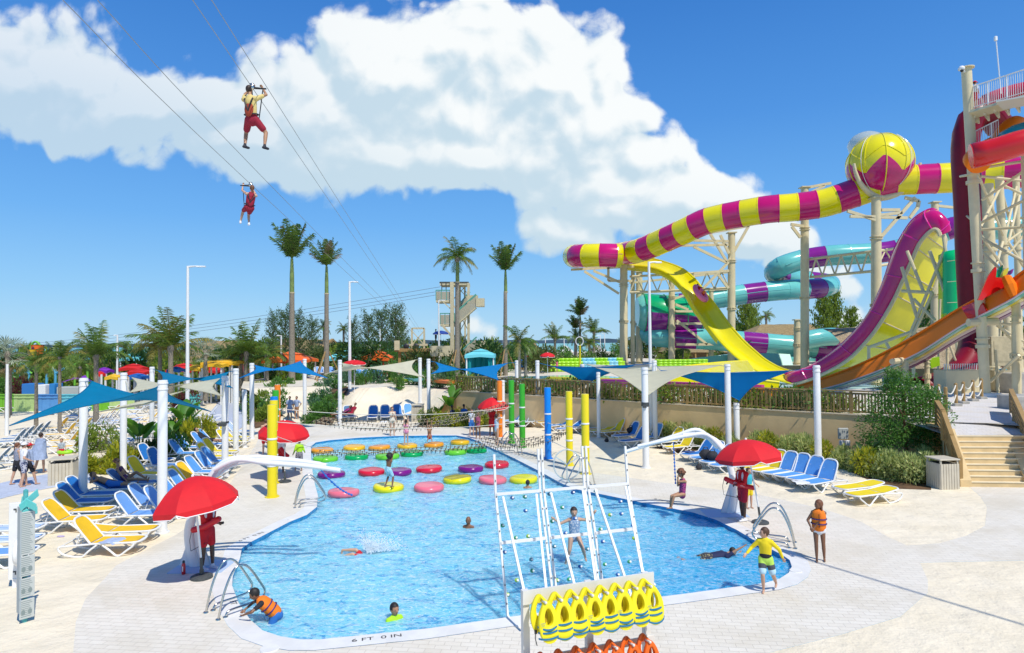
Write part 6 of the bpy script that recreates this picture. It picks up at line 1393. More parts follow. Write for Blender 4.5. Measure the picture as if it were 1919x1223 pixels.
for k, (x, y, w, h_, kd) in enumerate([(172, 884, 1.5, .85, 'croton'), (196, 888, 1.0, .6, 'croton'), (218, 882, 1.2, .8, 'croton'), (240, 876, 1.5, 1.3, 'croton'), (258, 870, 1.0, .9, 'croton'), (278, 868, 1.4, 1.2, 'dark'), (318, 858, 1.3, 1.0, 'mid'), (340, 846, 1.2, .9, 'dark'), (368, 836, 1.6, 1.5, 'croton'), (385, 826, 1.3, 1.2, 'croton'), (352, 822, 1.3, 1.4, 'mid'), (330, 826, 1.2, 1.1, 'dark'), (300, 846, 1.1, .9, 'croton')]):
    shrub(x, y, w, h_, kd, '%s %s shrub from the left in the curved bed behind the left loungers' % (places(k), {'croton': 'yellow green croton', 'dark': 'dark green', 'mid': 'green'}[kd]), grp='shrubs of the left bed', n=1300, leaf=.14)
t = shrub(187, 842, 1.9, 1.3, 'lime', 'round yellow green shrub in a grey pot on the sand', n=1500, leaf=.11, name='potted_shrub', loc=P(187, 842, .1)); b = P(192, 843, 0); mb = MB(); mb.lathe([(.25, 0), (.33, .45), (.36, .5), (.3, .48)], 16); o = mb.build('plant_pot', conc); o.location = b; tag(o, 'grey pot under the round shrub on the left sand', 'pot')
for k, (x, y) in enumerate([(800, 795), (818, 797), (838, 798), (858, 799), (878, 799), (896, 800), (905, 798), (868, 792)]): shrub(x, y, 1.3, .9, 'croton' if k % 2 else 'lime', '%s shrub from the left below the left end of the tan wall' % places(k), grp='low shrubs under the wall end', n=900, leaf=.12)
for k, (x, y, s_) in enumerate([(655, 718, 1.5), (668, 722, 1.5), (685, 721, 1.3), (708, 719, 1.7), (729, 717, 2.1), (744, 726, 1.3), (765, 718, 1.9), (781, 722, 1.7), (803, 726, 1.5), (829, 722, 2.1), (843, 722, 1.7), (697, 716, 1.2), (818, 728, 1.3)]):
    shrub(x, y, s_*.95, s_*.85, 'mid' if k % 3 else 'teal', '%s green shrub from the left along the dune crest' % places(k), z=1.95, grp='shrubs along the dune crest', n=1000, leaf=.13)
for k, (x, y, z, s_) in enumerate([(488, 790, .1, 1.9), (500, 782, .3, 1.9), (512, 776, .4, 1.8), (494, 765, .5, 2.0), (506, 752, .8, 2.0), (520, 762, .6, 1.9), (532, 750, .9, 1.8), (516, 738, 1.1, 2.0), (540, 735, 1.2, 1.8), (528, 722, 1.5, 2.0), (552, 722, 1.5, 1.6), (508, 722, 1.4, 2.0), (560, 712, 1.8, 1.8), (542, 708, 1.8, 2.0), (575, 704, 1.95, 1.8), (484, 745, .6, 2.0), (478, 770, .2, 1.9), (530, 698, 1.9, 1.8)]):
    shrub(x, y, s_*1.05, s_*.62, 'mid' if k % 3 else 'lime', '%s shrub of the green bank left of the ramp path' % places(k), z=z, grp='shrubs on the bank left of the path', n=1000, leaf=.14)
for k, (x, y, z, s_) in enumerate([(590, 785, .1, 1.7), (603, 780, .2, 1.9), (617, 778, .3, 1.6), (598, 765, .5, 1.8), (611, 760, .7, 1.9), (625, 760, .8, 1.6), (606, 745, 1.0, 1.8), (620, 740, 1.2, 1.9), (632, 738, 1.4, 1.6), (622, 724, 1.6, 1.7), (636, 718, 1.85, 1.7), (584, 792, .02, 1.3)]):
    shrub(x, y, s_*1.05, s_*.58, ['mid', 'teal', 'mid'][k % 3], '%s shrub of the green bank right of the ramp path' % places(k), z=z, grp='shrubs on the bank right of the path', n=1000, leaf=.14)
for k in range(16):
    x = 870+k*48; p = wl[0]
    i = min(range(len(wl_px)-1), key=lambda j: abs((wl_px[j][0]+wl_px[j+1][0])/2-x)); f = (x-wl_px[i][0])/(wl_px[i+1][0]-wl_px[i][0]); q_ = wl[i].lerp(wl[i+1], f) + V((0, 1.3, 0))
    shrub(0, 0, 2.4, .95, 'lime' if k % 3 == 0 else 'mid', '%s leafy shrub behind the slatted fence counted from the left' % places(k), loc=V((q_.x, q_.y, ZT)), grp='shrubs behind the slatted fence', n=900, leaf=.13)
b = P(1698, 880, 0); t = empty('bushy_tree', b, 'small bushy tree with a reddish trunk beside the stairs', 'tree'); sc_ = b.y/FPX
mb = MB(); mb.tube(spline([(0, 0, 0), (.05, 0, 1.2), (-.05, 0, 2.2), (.05, 0, 3.4)], 4), [.08-.004*k for k in range(13)], 7)
for a, z_, l_ in [(0.3, 1.6, 1.2), (2.2, 1.4, 1.3), (4.0, 1.9, 1.2), (5.4, 2.2, 1.0), (1.2, 2.4, .9), (3.2, 2.7, .9)]: mb.tube([(0, 0, z_), (math.cos(a)*l_*.5, math.sin(a)*l_*.5, z_+.5), (math.cos(a)*l_, math.sin(a)*l_, z_+.8)], [.04, .03, .012], 5)
mb.build('trunk', mat('red_bark', (.25, .12, .07), .9, var=.3, vscale=8), t)
r = random.Random(5); mb = MB()
for lx, lz, rr_ in [(-1.15, 1.6, .8), (-.9, 2.5, .75), (-.2, 3.1, .75), (.5, 2.9, .75), (1.0, 2.1, .8), (.9, 1.4, .7), (0, 2.2, .9), (-1.3, 1.0, .55), (1.2, 2.8, .45), (-.1, 3.7, .5), (-.6, 3.5, .4), (.3, 1.4, .5), (-.5, 1.3, .5), (.95, 3.3, .3), (-.45, 4.1, .22)]:
    for k in range(int(1500*rr_)):
        d = V((r.gauss(0, 1), r.gauss(0, 1), r.gauss(0, 1))).normalized()*rr_*r.random()**.4; p = V((lx, r.uniform(-.5, .5), lz)) + d; a = (d+V((r.gauss(0, .3), r.gauss(0, .3), r.gauss(0, .3)))).normalized(); b_ = a.cross(V((r.gauss(0, 1), r.gauss(0, 1), 1))).normalized(); L_ = r.uniform(.07, .15); mb.face([p, p+a*L_*.5+b_*L_*.22, p+a*L_, p+a*L_*.5-b_*L_*.22])
mb.build('crown', LF['mid'], t)
def frond_geo(mb, base, az, el_, L_, droop, nl, lw, ll, r, curl=0, m=0):
    d = V((math.cos(az)*math.cos(el_), math.sin(az)*math.cos(el_), math.sin(el_))); p = V(base); N2 = 10; pts = [p.copy()]; ds = [d.copy()]
    for k in range(N2):
        p = p + d*L_/N2; d = (d - V((0, 0, droop/N2*(1+k*.12)))).normalized(); pts.append(p.copy()); ds.append(d.copy())
    mb.tube(pts, [.03*L_/3*(1-.8*k/N2)+.004 for k in range(N2+1)], 3, m=m, caps=False)
    for k in range(nl):
        f = .10 + .9*k/nl; x = f*N2; i = min(int(x), N2-1); q_ = pts[i].lerp(pts[i+1], x-i); dd_ = ds[i]; s_ = dd_.cross(V((0, 0, 1)));
        if s_.length < .05: s_ = V((-math.sin(az), math.cos(az), 0))
        s_.normalize(); u_ = s_.cross(dd_).normalized(); le = ll*math.sin(math.pi*(.12+.85*f))**.6
        for sg in (-1, 1):
            a = (s_*sg*(.85) + dd_*.65 + u_*r.uniform(-.2, .35) - V((0, 0, r.uniform(.15, .7)))).normalized(); e = q_ + a*le*r.uniform(.8, 1.1) - V((0, 0, le*.18)); w_ = dd_*lw
            mid = q_.lerp(e, .5) + V((0, 0, le*.08)); mb.face([q_-w_*.5, q_+w_*.5, mid+w_*.6, mid-w_*.6], m); mb.face([mid-w_*.6, mid+w_*.6, e], m)
PG = {}
def palm_crown(kind, v_):
    key = (kind, v_)
    if key in PG: return PG[key]
    r = random.Random(v_*7+len(kind)); mb = MB()
    if kind == 'coconut':
        for k in range(20): frond_geo(mb, (0, 0, 0), k*2.4+r.uniform(-.3, .3), r.uniform(-.25, 1.35), r.uniform(.85, 1.1), r.uniform(.8, 1.7), 30, .018, .26, r, m=0 if k % 4 else 1)
    elif kind == 'upright':
        for k in range(17): frond_geo(mb, (0, 0, 0), k*2.4+r.uniform(-.3, .3), r.uniform(.35, 1.45), r.uniform(.85, 1.15), r.uniform(.5, 1.2), 30, .018, .26, r, m=0 if k % 5 else 1)
    elif kind == 'royal':
        for k in range(16): frond_geo(mb, (0, 0, 0), k*2.4+r.uniform(-.3, .3), r.uniform(.80, 1.5), r.uniform(.85, 1.2), r.uniform(.1, .9), 40, .020, .26, r, m=1 if k % 6 == 0 else 0)
    elif kind == 'fan':
        for k in range(30):
            a = k*2.4; e = r.uniform(-.4, 1.4); d = V((math.cos(a)*math.cos(e), math.sin(a)*math.cos(e), math.sin(e))); c = d*.55; s_ = d.cross(V((0, 0, 1))).normalized(); u_ = s_.cross(d); mb.tube([(0, 0, 0), c], .01, 3, caps=False)
            for j in range(13):
                t_ = (j-6)/6*1.35; dr = (d*math.cos(t_) + s_*math.sin(t_) + u_*.15*r.uniform(-1, 1)).normalized(); e_ = c + dr*.45 - V((0, 0, .08)); w_ = s_*.022; mb.face([c, c.lerp(e_, .55)+w_, e_, c.lerp(e_, .55)-w_])
    PG[key] = mb; return mb
CD = {}
pk = [0]
def palm(px, cy, rad_px, base_y, Y, kind, lab, z0=None, tw_=.16, shaft=0, lean=0, mk=None, dry=False, grp='palms', props=False):
    C_ = PY(px, cy, Y); B_ = PY(px+lean, base_y, Y); zb = z0 if z0 is not None else B_.z; R_ = rad_px*Y/FPX*(1.95 if kind == 'royal' else 1.35); pk[0] += 1; v_ = pk[0] % 3
    t = empty('palm_tree', (B_.x, Y, zb), lab, 'palm tree', grp, 0)
    key = (kind, v_, mk)
    if key not in CD:
        m0 = LF[mk or ('silver' if kind == 'fan' else 'palm')]; m1 = LF['dry' if kind == 'royal' else 'palmy'] if kind != 'fan' else m0; mbx = palm_crown(kind, v_); CD[key] = mbx.data('crown', [m0, m1])
    o = bpy.data.objects.new('crown', CD[key]); COL.objects.link(o); o.parent = t; cz = C_.z - zb - (R_*.55 if kind in ('royal',) else (R_*.35 if kind == 'upright' else 0)); o.location = (C_.x-B_.x, 0, cz); o.scale = (R_,)*3; o.rotation_euler = (0, 0, rnd.uniform(0, 6.28))
    top = V((C_.x-B_.x, 0, cz)); mb = MB(); n_ = 10; H_ = cz
    pts = [V((top.x*(k/n_)**1.5, 0, H_*k/n_)) for k in range(n_+1)]
    sh = shaft*H_
    def rad(z): return tw_*(1.25 - .35*min(1, z/H_*1.6)) if True else tw_
    body = [p for p in pts if p.z <= H_-sh+1e-3] if shaft else pts
    if shaft: body.append(V((top.x, 0, H_-sh)))
    mb.tube(body, [rad(p.z) for p in body], 10)
    if kind in ('coconut', 'upright', 'fan'):
        mb.ball(top, (tw_*1.3, tw_*1.3, tw_*1.9), 8, 6)
    mb.build('trunk', bark, t, smooth=True)
    if shaft:
        mb = MB(); mb.tube([V((top.x, 0, H_-sh)), V((top.x, 0, H_-sh*.5)), V((top.x, 0, H_))], [tw_*.85, tw_*.80, tw_*.5], 10); mb.build('crown_shaft', barkg, t, smooth=True); mb = MB(); mb.lathe([(tw_*1.0, -.08), (tw_*1.02, .05)], 10, c=(top.x, 0, H_-sh)); mb.build('collar', mat('palm_collar', (.50, .42, .26), .8), t)
    if props:
        for a in (.6, 2.6, 4.4):
            mb = MB(); mb.tube([(math.cos(a)*tw_, math.sin(a)*tw_, 2.8), (math.cos(a)*1.6, math.sin(a)*1.6, 0)], .07, 5); mb.build('prop', woodl, t)
    return t
palm(547, 448, 34, 692, 62, 'royal', 'tallest palm with a bushy tied crown, left of centre', 2, .26, .28)
palm(612, 472, 25, 692, 62, 'royal', 'tall palm with narrow drooping crown right of the tallest', 2, .22, .24, lean=0, props=True)
palm(857, 484, 38, 702, 66, 'coconut', 'tall coconut palm in front of the stair tower', 2, .24, .20, props=True)
palm(947, 480, 26, 690, 68, 'royal', 'slim tall royal palm right of the stair tower', 2, .22, .20, props=True)
palm(180, 645, 50, 785, 44, 'upright', 'coconut palm with upright fronds behind the big teal sail', 0, .16, grp='palms on the left')
palm(320, 625, 58, 720, 55, 'upright', 'large drooping palm left of the tall lamp post', .5, .22, grp='palms on the left')
palm(300, 650, 40, 722, 57, 'coconut', 'lower palm crown leaning left behind the large drooping palm', .5, .18, mk='palmy')
palm(462, 640, 48, 712, 62, 'upright', 'palm with upright fronds in front of the thatched roofs', 1, .22); palm(452, 665, 30, 712, 63, 'coconut', 'short palm left of the palm before the thatched roofs', 1, .18); palm(500, 668, 34, 710, 62, 'coconut', 'short palm right of the palm before the thatched roofs', 1, .18)
palm(112, 672, 36, 775, 40, 'coconut', 'thin leaning palm on the far left sand', 0, .10, grp='palms on the left'); palm(68, 682, 34, 772, 41, 'coconut', 'thin palm in front of the coloured fence', 0, .11, grp='palms on the left'); palm(150, 690, 28, 770, 46, 'coconut', 'small palm behind the purple sail', 0, .1, grp='palms on the left')
palm(14, 664, 34, 740, 50, 'fan', 'silvery fan palm at the left edge', 0, .16); palm(385, 662, 28, 708, 58, 'fan', 'silvery fan palm in front of the yellow parasols', .5, .18); palm(20, 690, 26, 735, 52, 'coconut', 'drying palm under the fan palm at the left edge', 0, .1, mk='dry')
palm(973, 640, 32, 695, 62, 'coconut', 'palm with arching fronds right of the slim royal palm', 2, .16); palm(985, 652, 22, 692, 64, 'coconut', 'lower palm behind the arching one', 2, .14)
palm(1040, 624, 24, 690, 90, 'upright', 'palm beside the red parasol on the terrace', 2, .2); palm(1087, 574, 17, 670, 100, 'royal', 'slender tall palm left of the slide columns', 2, .2, .1); palm(1078, 602, 13, 675, 102, 'royal', 'shorter palm behind the slender tall one', 2, .2); palm(1113, 612, 24, 672, 95, 'upright', 'palm right of the slender tall palm', 2, .2)
palm(1080, 632, 18, 672, 97, 'coconut', 'low palm left of the slide columns', 2, .16); palm(1104, 645, 20, 680, 90, 'coconut', 'low dark palm before the sea right of the hoop', 2, .16)
palm(1436, 592, 14, 640, 160, 'coconut', 'small palm between the slide columns', 3, .3); palm(607, 612, 15, 660, 110, 'coconut', 'small distant palm beside the second tall trunk', 2, .2); palm(644, 617, 13, 660, 110, 'coconut', 'small distant palm behind the dune lamp', 2, .2)
for k in range(26):
    if k in (17, 18, 19, 20): continue
    x = [8, 40, 60, 95, 125, 160, 208, 236, 262, 285, 345, 370, 410, 432, 640, 905, 930, 1000, 1015, 1135, 1150, 1310, 1345, 1390, 1232, 1280][k]; Y = 80+((k*37) % 60); palm(x, 658+((k*13) % 9)-4, (15+(k*5) % 8)*80/Y*1.2, 690, Y, 'coconut', '%s low palm of the far green belt counted from the left' % (places(k) if k < 20 else 'twenty-' + places(k-20)), 0 if x < 470 else 2, .14, grp='low palms of the far green belt')
TG = {}
def tree(px, py, w_px, h_px, Y, kind, lab, z0=2, name='feathery_pine', feather=True, grp='trees beyond the pools', n=3200):
    b = PY(px, py, Y); b.z = z0; W_ = w_px*Y/FPX; H_ = PY(px, py-h_px, Y).z - z0; key = (kind, rnd.randrange(3), feather); t = empty(name, b, lab, 'tree', grp, rnd.uniform(0, 6)); t.scale = (W_/2, W_/2, H_)
    if key not in TG:
        r = random.Random(key[1]+5); mb = MB(); tk = MB(); tk.tube([(0, 0, 0), (.03, 0, .5), (0, .02, .95)], [.05, .035, .01], 6)
        for k in range(26):
            z_ = .2 + .75*k/26; a = k*2.4; L_ = r.uniform(.6, 1.05)*(1.15-.75*z_); e = V((math.cos(a)*L_, math.sin(a)*L_, z_+.18+r.uniform(-.03, .06))); s_ = V((0, 0, z_)); tk.tube([s_, s_.lerp(e, .5), e], [.014, .008, .003], 4)
            for j in range(n//26):
                f = r.uniform(.25, 1.05); p = s_.lerp(e, f) + V((r.gauss(0, .10), r.gauss(0, .10), r.gauss(0, .022))); d = V((r.gauss(0, .6), r.gauss(0, .6), r.gauss(.25, .35) if feather else r.gauss(0, .4))).normalized(); w_ = d.cross(V((r.gauss(0, 1), r.gauss(0, 1), r.gauss(0, 1)))).normalized(); l_ = r.uniform(.05, .11); ww = .012 if feather else .03
                d.z *= .5; mb.face([p, p+d*l_*.5+w_*ww, p+d*l_, p+d*l_*.5-w_*ww])
        TG[key] = (mb.data('crown', LF[kind]), tk.data('trunk', barkb))
    for nm_, me in zip(('crown', 'trunk'), TG[key]): o = bpy.data.objects.new(nm_, me); COL.objects.link(o); o.parent = t
for k, (x, y, w, h_, Y) in enumerate([(512, 680, 48, 85, 95), (535, 680, 55, 95, 100), (560, 680, 50, 88, 105), (585, 680, 44, 78, 100), (662, 672, 40, 70, 110), (690, 672, 52, 80, 112), (716, 672, 60, 88, 108), (742, 672, 62, 92, 104), (752, 672, 44, 66, 110)]):
    tree(x, y, w, h_, Y, 'pine', '%s feathery pine from the left on the skyline left of the stair tower' % places(k))
for k, (x, y, w, h_, Y) in enumerate([(1398, 640, 56, 80, 150), (1412, 640, 44, 60, 155), (1545, 625, 56, 65, 120), (1565, 625, 50, 72, 122), (1596, 625, 50, 42, 124), (1735, 610, 60, 60, 90), (1790, 640, 60, 60, 95), (1895, 600, 60, 50, 80), (1385, 650, 40, 40, 150)]):
    tree(x, y, w, h_, Y, 'lime' if k < 5 else 'mid', '%s broad green tree from the left behind the slides' % places(k), z0=3, name='broad_tree', feather=False, n=2600)
for k in range(60):
    x = 6 + k*17.6; Y = 70+((k*29) % 50); left = x < 470
    if 1015 < x < 1075 or 1150 < x: continue
    y_ = 676+((k*17) % 20)-8
    b = PY(x, y_, Y); b.z = 0 if left else 2
    shrub(0, 0, 5.2+(k % 3), (3.6 if left else 2.3)+(k % 4)*.5, ['mid', 'olive', 'dark', 'lime'][k % 4], '%s bush from the left of the green belt %s' % (places(k % 20), ['at the left', 'in the middle', 'towards the slides'][k//20]), loc=b, grp='bushes of the far green belt', n=1500, leaf=.10)
for k in range(1, 22):
    x = 1150+k*30; Y = 105+((k*29) % 30); b = PY(x, 660, Y); b.z = 2
    shrub(0, 0, 7, 3.4+(k % 4)*.5, ['mid', 'olive', 'dark', 'lime'][k % 4], '%s bush from the left in the belt behind the slide columns' % (places(k) if k < 20 else 'twenty-'+places(k-20)), loc=b, grp='bushes behind the slide columns', n=1500, leaf=.10)
for k, (x, y) in enumerate([(985, 693), (1010, 694), (1060, 692), (1085, 690), (1100, 688), (1120, 682), (1140, 682), (1060, 676), (1155, 676), (1245, 676), (1260, 680), (1280, 674), (640, 690), (655, 690)]):
    b = P(x, y, ZT); shrub(0, 0, 3.0, 1.5+(k % 3)*.5, ['mid', 'lime'][k % 2], '%s low shrub from the left along the far terrace edge' % places(k), loc=b, grp='low shrubs of the far terrace', n=1100, leaf=.11)
for k, (x, y, s_) in enumerate([(10, 735, 2.6), (30, 730, 2.8), (50, 738, 2.4), (200, 735, 2.0), (215, 728, 2.2), (350, 762, 1.6), (335, 750, 1.6), (480, 725, 2.2), (490, 712, 2.4), (110, 728, 1.6)]):
    shrub(x, y+18, s_*1.2, s_, ['mid', 'olive', 'red'][k % 3] if k != 4 else 'lime', '%s shrub from the left around the coloured fence and far loungers' % places(k), grp='shrubs near the coloured fence', n=1200, leaf=.12)
def PYv(x, y, Y): return PY(x, y, Y)
Yt = 78
t = empty('stair_tower', V((PY(860, 690, Yt).x, Yt, ZT)), 'beige stair tower of the zip line with zigzag stairs behind the coconut palm', 'tower')
tbe = mat('tower_beige', (.62, .54, .34), .6, var=.12); tgr = mat('rail_green', (.10, .34, .26), .5)
for x0, y0, x1, y1, w, dY in [(847, 528, 848, 688, .45, 0), (861, 530, 862, 690, .3, 2), (878, 530, 878, 660, .3, 0), (871, 532, 872, 690, .2, 3)]:
    mb = MB(); mb.bar(PYv(x0, y0, Yt+dY), PYv(x1, y1, Yt+dY), w); mb.build('tower_column', tbe, t, world=True)
mb = MB()
for (a, b) in [((850, 530), (878, 560)), ((850, 560), (878, 530)), ((862, 590), (878, 620)), ((878, 590), (862, 620)), ((862, 620), (878, 655)), ((878, 620), (862, 655)), ((850, 570), (862, 600)), ((865, 535), (876, 550))]: mb.bar(PYv(*a, Yt+1), PYv(*b, Yt+1), .09)
mb.build('cross_brace', tbe, t, world=True)
def deck_(x0, x1, y, h_, dY, Ya=Yt, nm='landing'):
    mb = MB(); a = PYv(x0, y, Ya); b = PYv(x1, y, Ya); W_ = b.x-a.x; mb.box(((a.x+b.x)/2, Ya+dY/2, a.z-.12), (W_, dY, .3)); mb.build(nm, tbe, t, world=True); mb = MB(); mb.box(((a.x+b.x)/2, Ya, a.z+h_*.45), (W_, .05, h_*.82)); mb.box((a.x, Ya+dY/2, a.z+h_*.45), (.05, dY, h_*.82)); mb.build('landing_panel', mat('mesh_panel', (.46, .42, .30), .8, alpha=.8), t, world=True)
    mb = MB(); mb.bar((a.x, Ya, a.z+h_), (b.x, Ya, b.z+h_), .12); [mb.bar((a.x+W_*k/3, Ya, a.z), (a.x+W_*k/3, Ya, a.z+h_), .08) for k in range(4)]; mb.build('guard_rail', tgr if h_ > 1.15 else dgrey, t, world=True)
deck_(817, 847, 562, 1.2, 3); deck_(825, 852, 607, 1.3, 3, nm='landing'); deck_(824, 878, 530, .1, 3, nm='roof_frame')
mb = MB(); [mb.bar(PYv(x, 530, Yt), PYv(x, 545, Yt), .1) for x in (828, 836, 845)]; mb.build('roof_post', dgrey, t, world=True)
for (x0, y0, x1, y1, dY) in [(858, 598, 892, 568, 0), (858, 590, 880, 562, 3), (858, 680, 893, 648, 0)]:
    a = PYv(x0, y0, Yt-1+dY); b = PYv(x1, y1, Yt-1+dY); mb = MB(); mb.grid([[a-V((0, 0, .4)), b-V((0, 0, .4))], [a+V((0, 0, .9)), b+V((0, 0, .9))]]); o = mb.build('stair_panel', MATS['mesh_panel'], t, world=True); o.modifiers.new('s', 'SOLIDIFY').thickness = .1
    mb = MB(); mb.bar(a+V((0, 0, 1.1)), b+V((0, 0, 1.1)), .12); mb.bar(a+V((0, 1.3, 1.1)), b+V((0, 1.3, 1.1)), .1); mb.build('stair_rail', tgr, t, world=True)
    mb = MB(); mb.bar(a+V((0, .6, -.5)), b+V((0, .6, -.5)), 1.2, .15, up=V((0, 0, 1))); mb.box(b+V((.5, .6, .1)), (1.0, 1.4, 1.0)); mb.build('stair_flight', tbe, t, world=True)
mb = MB(); mb.bar(PYv(828, 608, Yt), PYv(846, 630, Yt), .25); mb.bar(PYv(828, 563, Yt), PYv(846, 580, Yt), .12); mb.build('bracket', tbe, t, world=True)
t = empty('zip_line_platform', V((PY(790, 690, 74).x, 74, ZT)), 'timber landing platform of the zip line left of the stair tower', 'platform')
mb = MB(); a = PY(740, 656, 74); b = PY(820, 652, 74); mb.box(((a.x+b.x)/2, 76, a.z), (b.x-a.x, 4.5, .35)); [mb.bar((a.x+(b.x-a.x)*f, 74.3, a.z), (a.x+(b.x-a.x)*f, 74.3, ZT), .3) for f in (.1, .35, .65, .9)]; mb.bar((a.x+1, 74, a.z), (a.x+2.5, 74, ZT), .15); mb.bar((b.x-1, 74, a.z), (b.x-2.5, 74, ZT), .15); mb.build('deck', woodl, t, world=True)
mb = MB(); c = PY(744, 655, 73.5); mb.box((c.x, 73.5, c.z+.5), (.6, .1, 1.1)); mb.build('side_panel', tbe, t, world=True); mb = MB(); mb.box((PY(825, 648, 73.5).x, 73.5, c.z-.2), (2.3, .1, 1.2)); mb.build('side_panel', tbe, t, world=True)
mb = MB(); L_ = PY(772, 646, 75); H_ = PY(772, 615, 75).z; R2 = PY(795, 640, 75)
for x in (L_.x, R2.x): mb.bar((x, 75, L_.z-.8), (x, 75, H_), .2)
mb.bar((L_.x, 75, H_), (R2.x, 75, H_), .2); mb.bar((L_.x, 75, L_.z), (R2.x, 75, H_-.3), .1); mb.bar((R2.x, 75, L_.z), (L_.x, 75, H_-.3), .1); mb.bar((L_.x-.4, 75, L_.z), (R2.x+.4, 75, L_.z), .25); mb.build('arrival_frame', tbe, t, world=True)
mb = MB(); [mb.ball((x, 74.6, H_-.7*3), (.35, .2, .35), 10, 6) for x in (L_.x-.6, R2.x-.9)]; mb.build('wheel', blackm, t, world=True)
umbrella(826, 625, 76, 30, 619, (0, 0, 1), 'dark blue parasol on the platform beside the stair tower', None, m=mat('navy_canvas', (.01, .05, .28), .7))
def cabana(px, py_top, py_eave, py_base, w_px, Y, m, mw, lab, drape=True, grp='fabric cabanas', z0=ZT):
    b = PY(px, py_base, Y); W_ = w_px*Y/FPX; ze = PY(px, py_eave, Y).z-z0; zt = PY(px, py_top, Y).z-z0; t = empty('cabana', (b.x, Y, z0), lab, 'cabana', grp)
    def ring(s, z): return [V((x*s*W_/2, y*s*W_/2, z)) for x, y in ((-1, -1), (0, -1), (1, -1), (1, 0), (1, 1), (0, 1), (-1, 1), (-1, 0))]
    mb = MB(); e1 = ring(1, ze); e1 = [p - V((0, 0, .0 if i % 2 == 0 else -.12)) for i, p in enumerate(e1)]
    mb.grid([[p - V((0, 0, .28)) for p in e1], e1, ring(.45, ze+(zt-ze)*.62)], closed=True); mb.grid([ring(.52, ze+(zt-ze)*.66), ring(.02, zt)], closed=True); mb.build('canopy', m, t)
    for x, y in ((-1, -1), (1, -1), (1, 1), (-1, 1)): mb = MB(); mb.bar((x*W_*.44, y*W_*.44, 0), (x*W_*.44, y*W_*.44, ze), .12); mb.build('post', white, t)
    if drape:
        for x in (-1, 1):
            mb = MB(); mb.grid([[V((x*W_*.46 + .12*math.sin(j*2), -W_*.42 + j*W_*.035, z)) for j in range(8)] for z in (.1, ze*.5, ze)]); mb.grid([[V((x*W_*.42 - x*j*W_*.03, -W_*.43+.08*math.sin(j*2.2), z)) for j in range(6)] for z in (.1, ze)]); mb.build('curtain', mw, t)
        mb = MB(); mb.grid([[V((-W_*.43+j*W_*.86/14, W_*.42+.1*math.sin(j*2), z)) for j in range(15)] for z in (.1, ze)]); mb.build('back_curtain', mw, t)
    return t
orc = mat('canvas_orange', (.80, .13, .008), .7); rdc = mat('canvas_red', (.62, .012, .008), .7); tqc = mat('canvas_turquoise', (.16, .60, .66), .7); tqd = mat('canvas_teal', (.0, .24, .26), .7); ylc = mat('canvas_yellow', (.82, .48, .02), .7); bl2 = mat('canvas_blue', (.01, .12, .42), .7); ppl = mat('canvas_purple', (.22, .02, .42), .7)
cabana(707, 656, 671, 688, 60, 74, orc, rdc, 'orange cabana with red curtains behind the beige sail')
cabana(648, 656, 671, 690, 66, 76, tqc, bl2, 'turquoise cabana left of the orange one', drape=False)
cabana(901, 653, 665, 694, 56, 64, tqc, tqd, 'turquoise cabana with teal curtains right of the stair tower')
cabana(545, 658, 674, 700, 80, 66, orc, rdc, 'wide orange cabana behind the second tall palm', drape=False); cabana(522, 664, 676, 700, 40, 68, orc, rdc, 'smaller orange cabana beside the wide one', drape=False)
cabana(250, 661, 672, 712, 34, 75, tqc, tqc, 'turquoise canopy between the palms on the left', drape=False, z0=0)
for k, (x, yt_, ye, w, Y, m_, nm_) in enumerate([(420, 672, 678, 60, 62, ylc, 'yellow'), (405, 677, 683, 40, 60, ylc, 'yellow'), (368, 683, 690, 32, 60, ylc, 'orange yellow'), (440, 675, 680, 34, 64, ylc, 'yellow'), (345, 680, 692, 46, 64, rdc, 'red'), (396, 684, 694, 34, 66, rdc, 'red'), (458, 683, 694, 16, 66, rdc, 'red'), (250, 681, 690, 38, 66, rdc, 'red'), (262, 690, 697, 36, 63, rdc, 'red'), (188, 695, 701, 14, 60, rdc, 'red'), (215, 700, 706, 24, 60, ylc, 'orange'), (258, 699, 706, 34, 60, bl2, 'blue'), (330, 686, 692, 24, 58, bl2, 'navy'), (195, 688, 694, 24, 66, ppl, 'purple'), (232, 700, 707, 12, 58, ylc, 'yellow')]):
    cabana(x, yt_, ye, 722, w, Y, m_, m_, '%s parasol of the far left area, %s from the left side of its cluster' % (nm_, places(k)), drape=False, grp='square parasols of the far left area', z0=0)
sail([(116, 716, 48), (160, 703, 50), (176, 716, 46), (140, 706, 52)], ppl, 'small purple sail behind the large teal sail', .1)
umbrella(664, 681, 50, 44, 674, (0, 0, 1), 'dark red round parasol left of the orange cabana', None)
umbrella(1026, 667, 58, 28, 660, (0, 0, 1), 'red parasol on the terrace near the two bathers', None); umbrella(990, 667, 80, 10, 664, (0, 0, 1), 'tiny red parasol behind the blue towels on the terrace', None)
for t_ in [o for o in bpy.data.objects if o.get('label', '').startswith(('dark blue parasol', 'dark red round', 'red parasol on', 'tiny red'))]:
    pass
thm = mat('thatch', (.36, .26, .12), .95, var=.35, vscale=3, bump=.8, bscale=30)
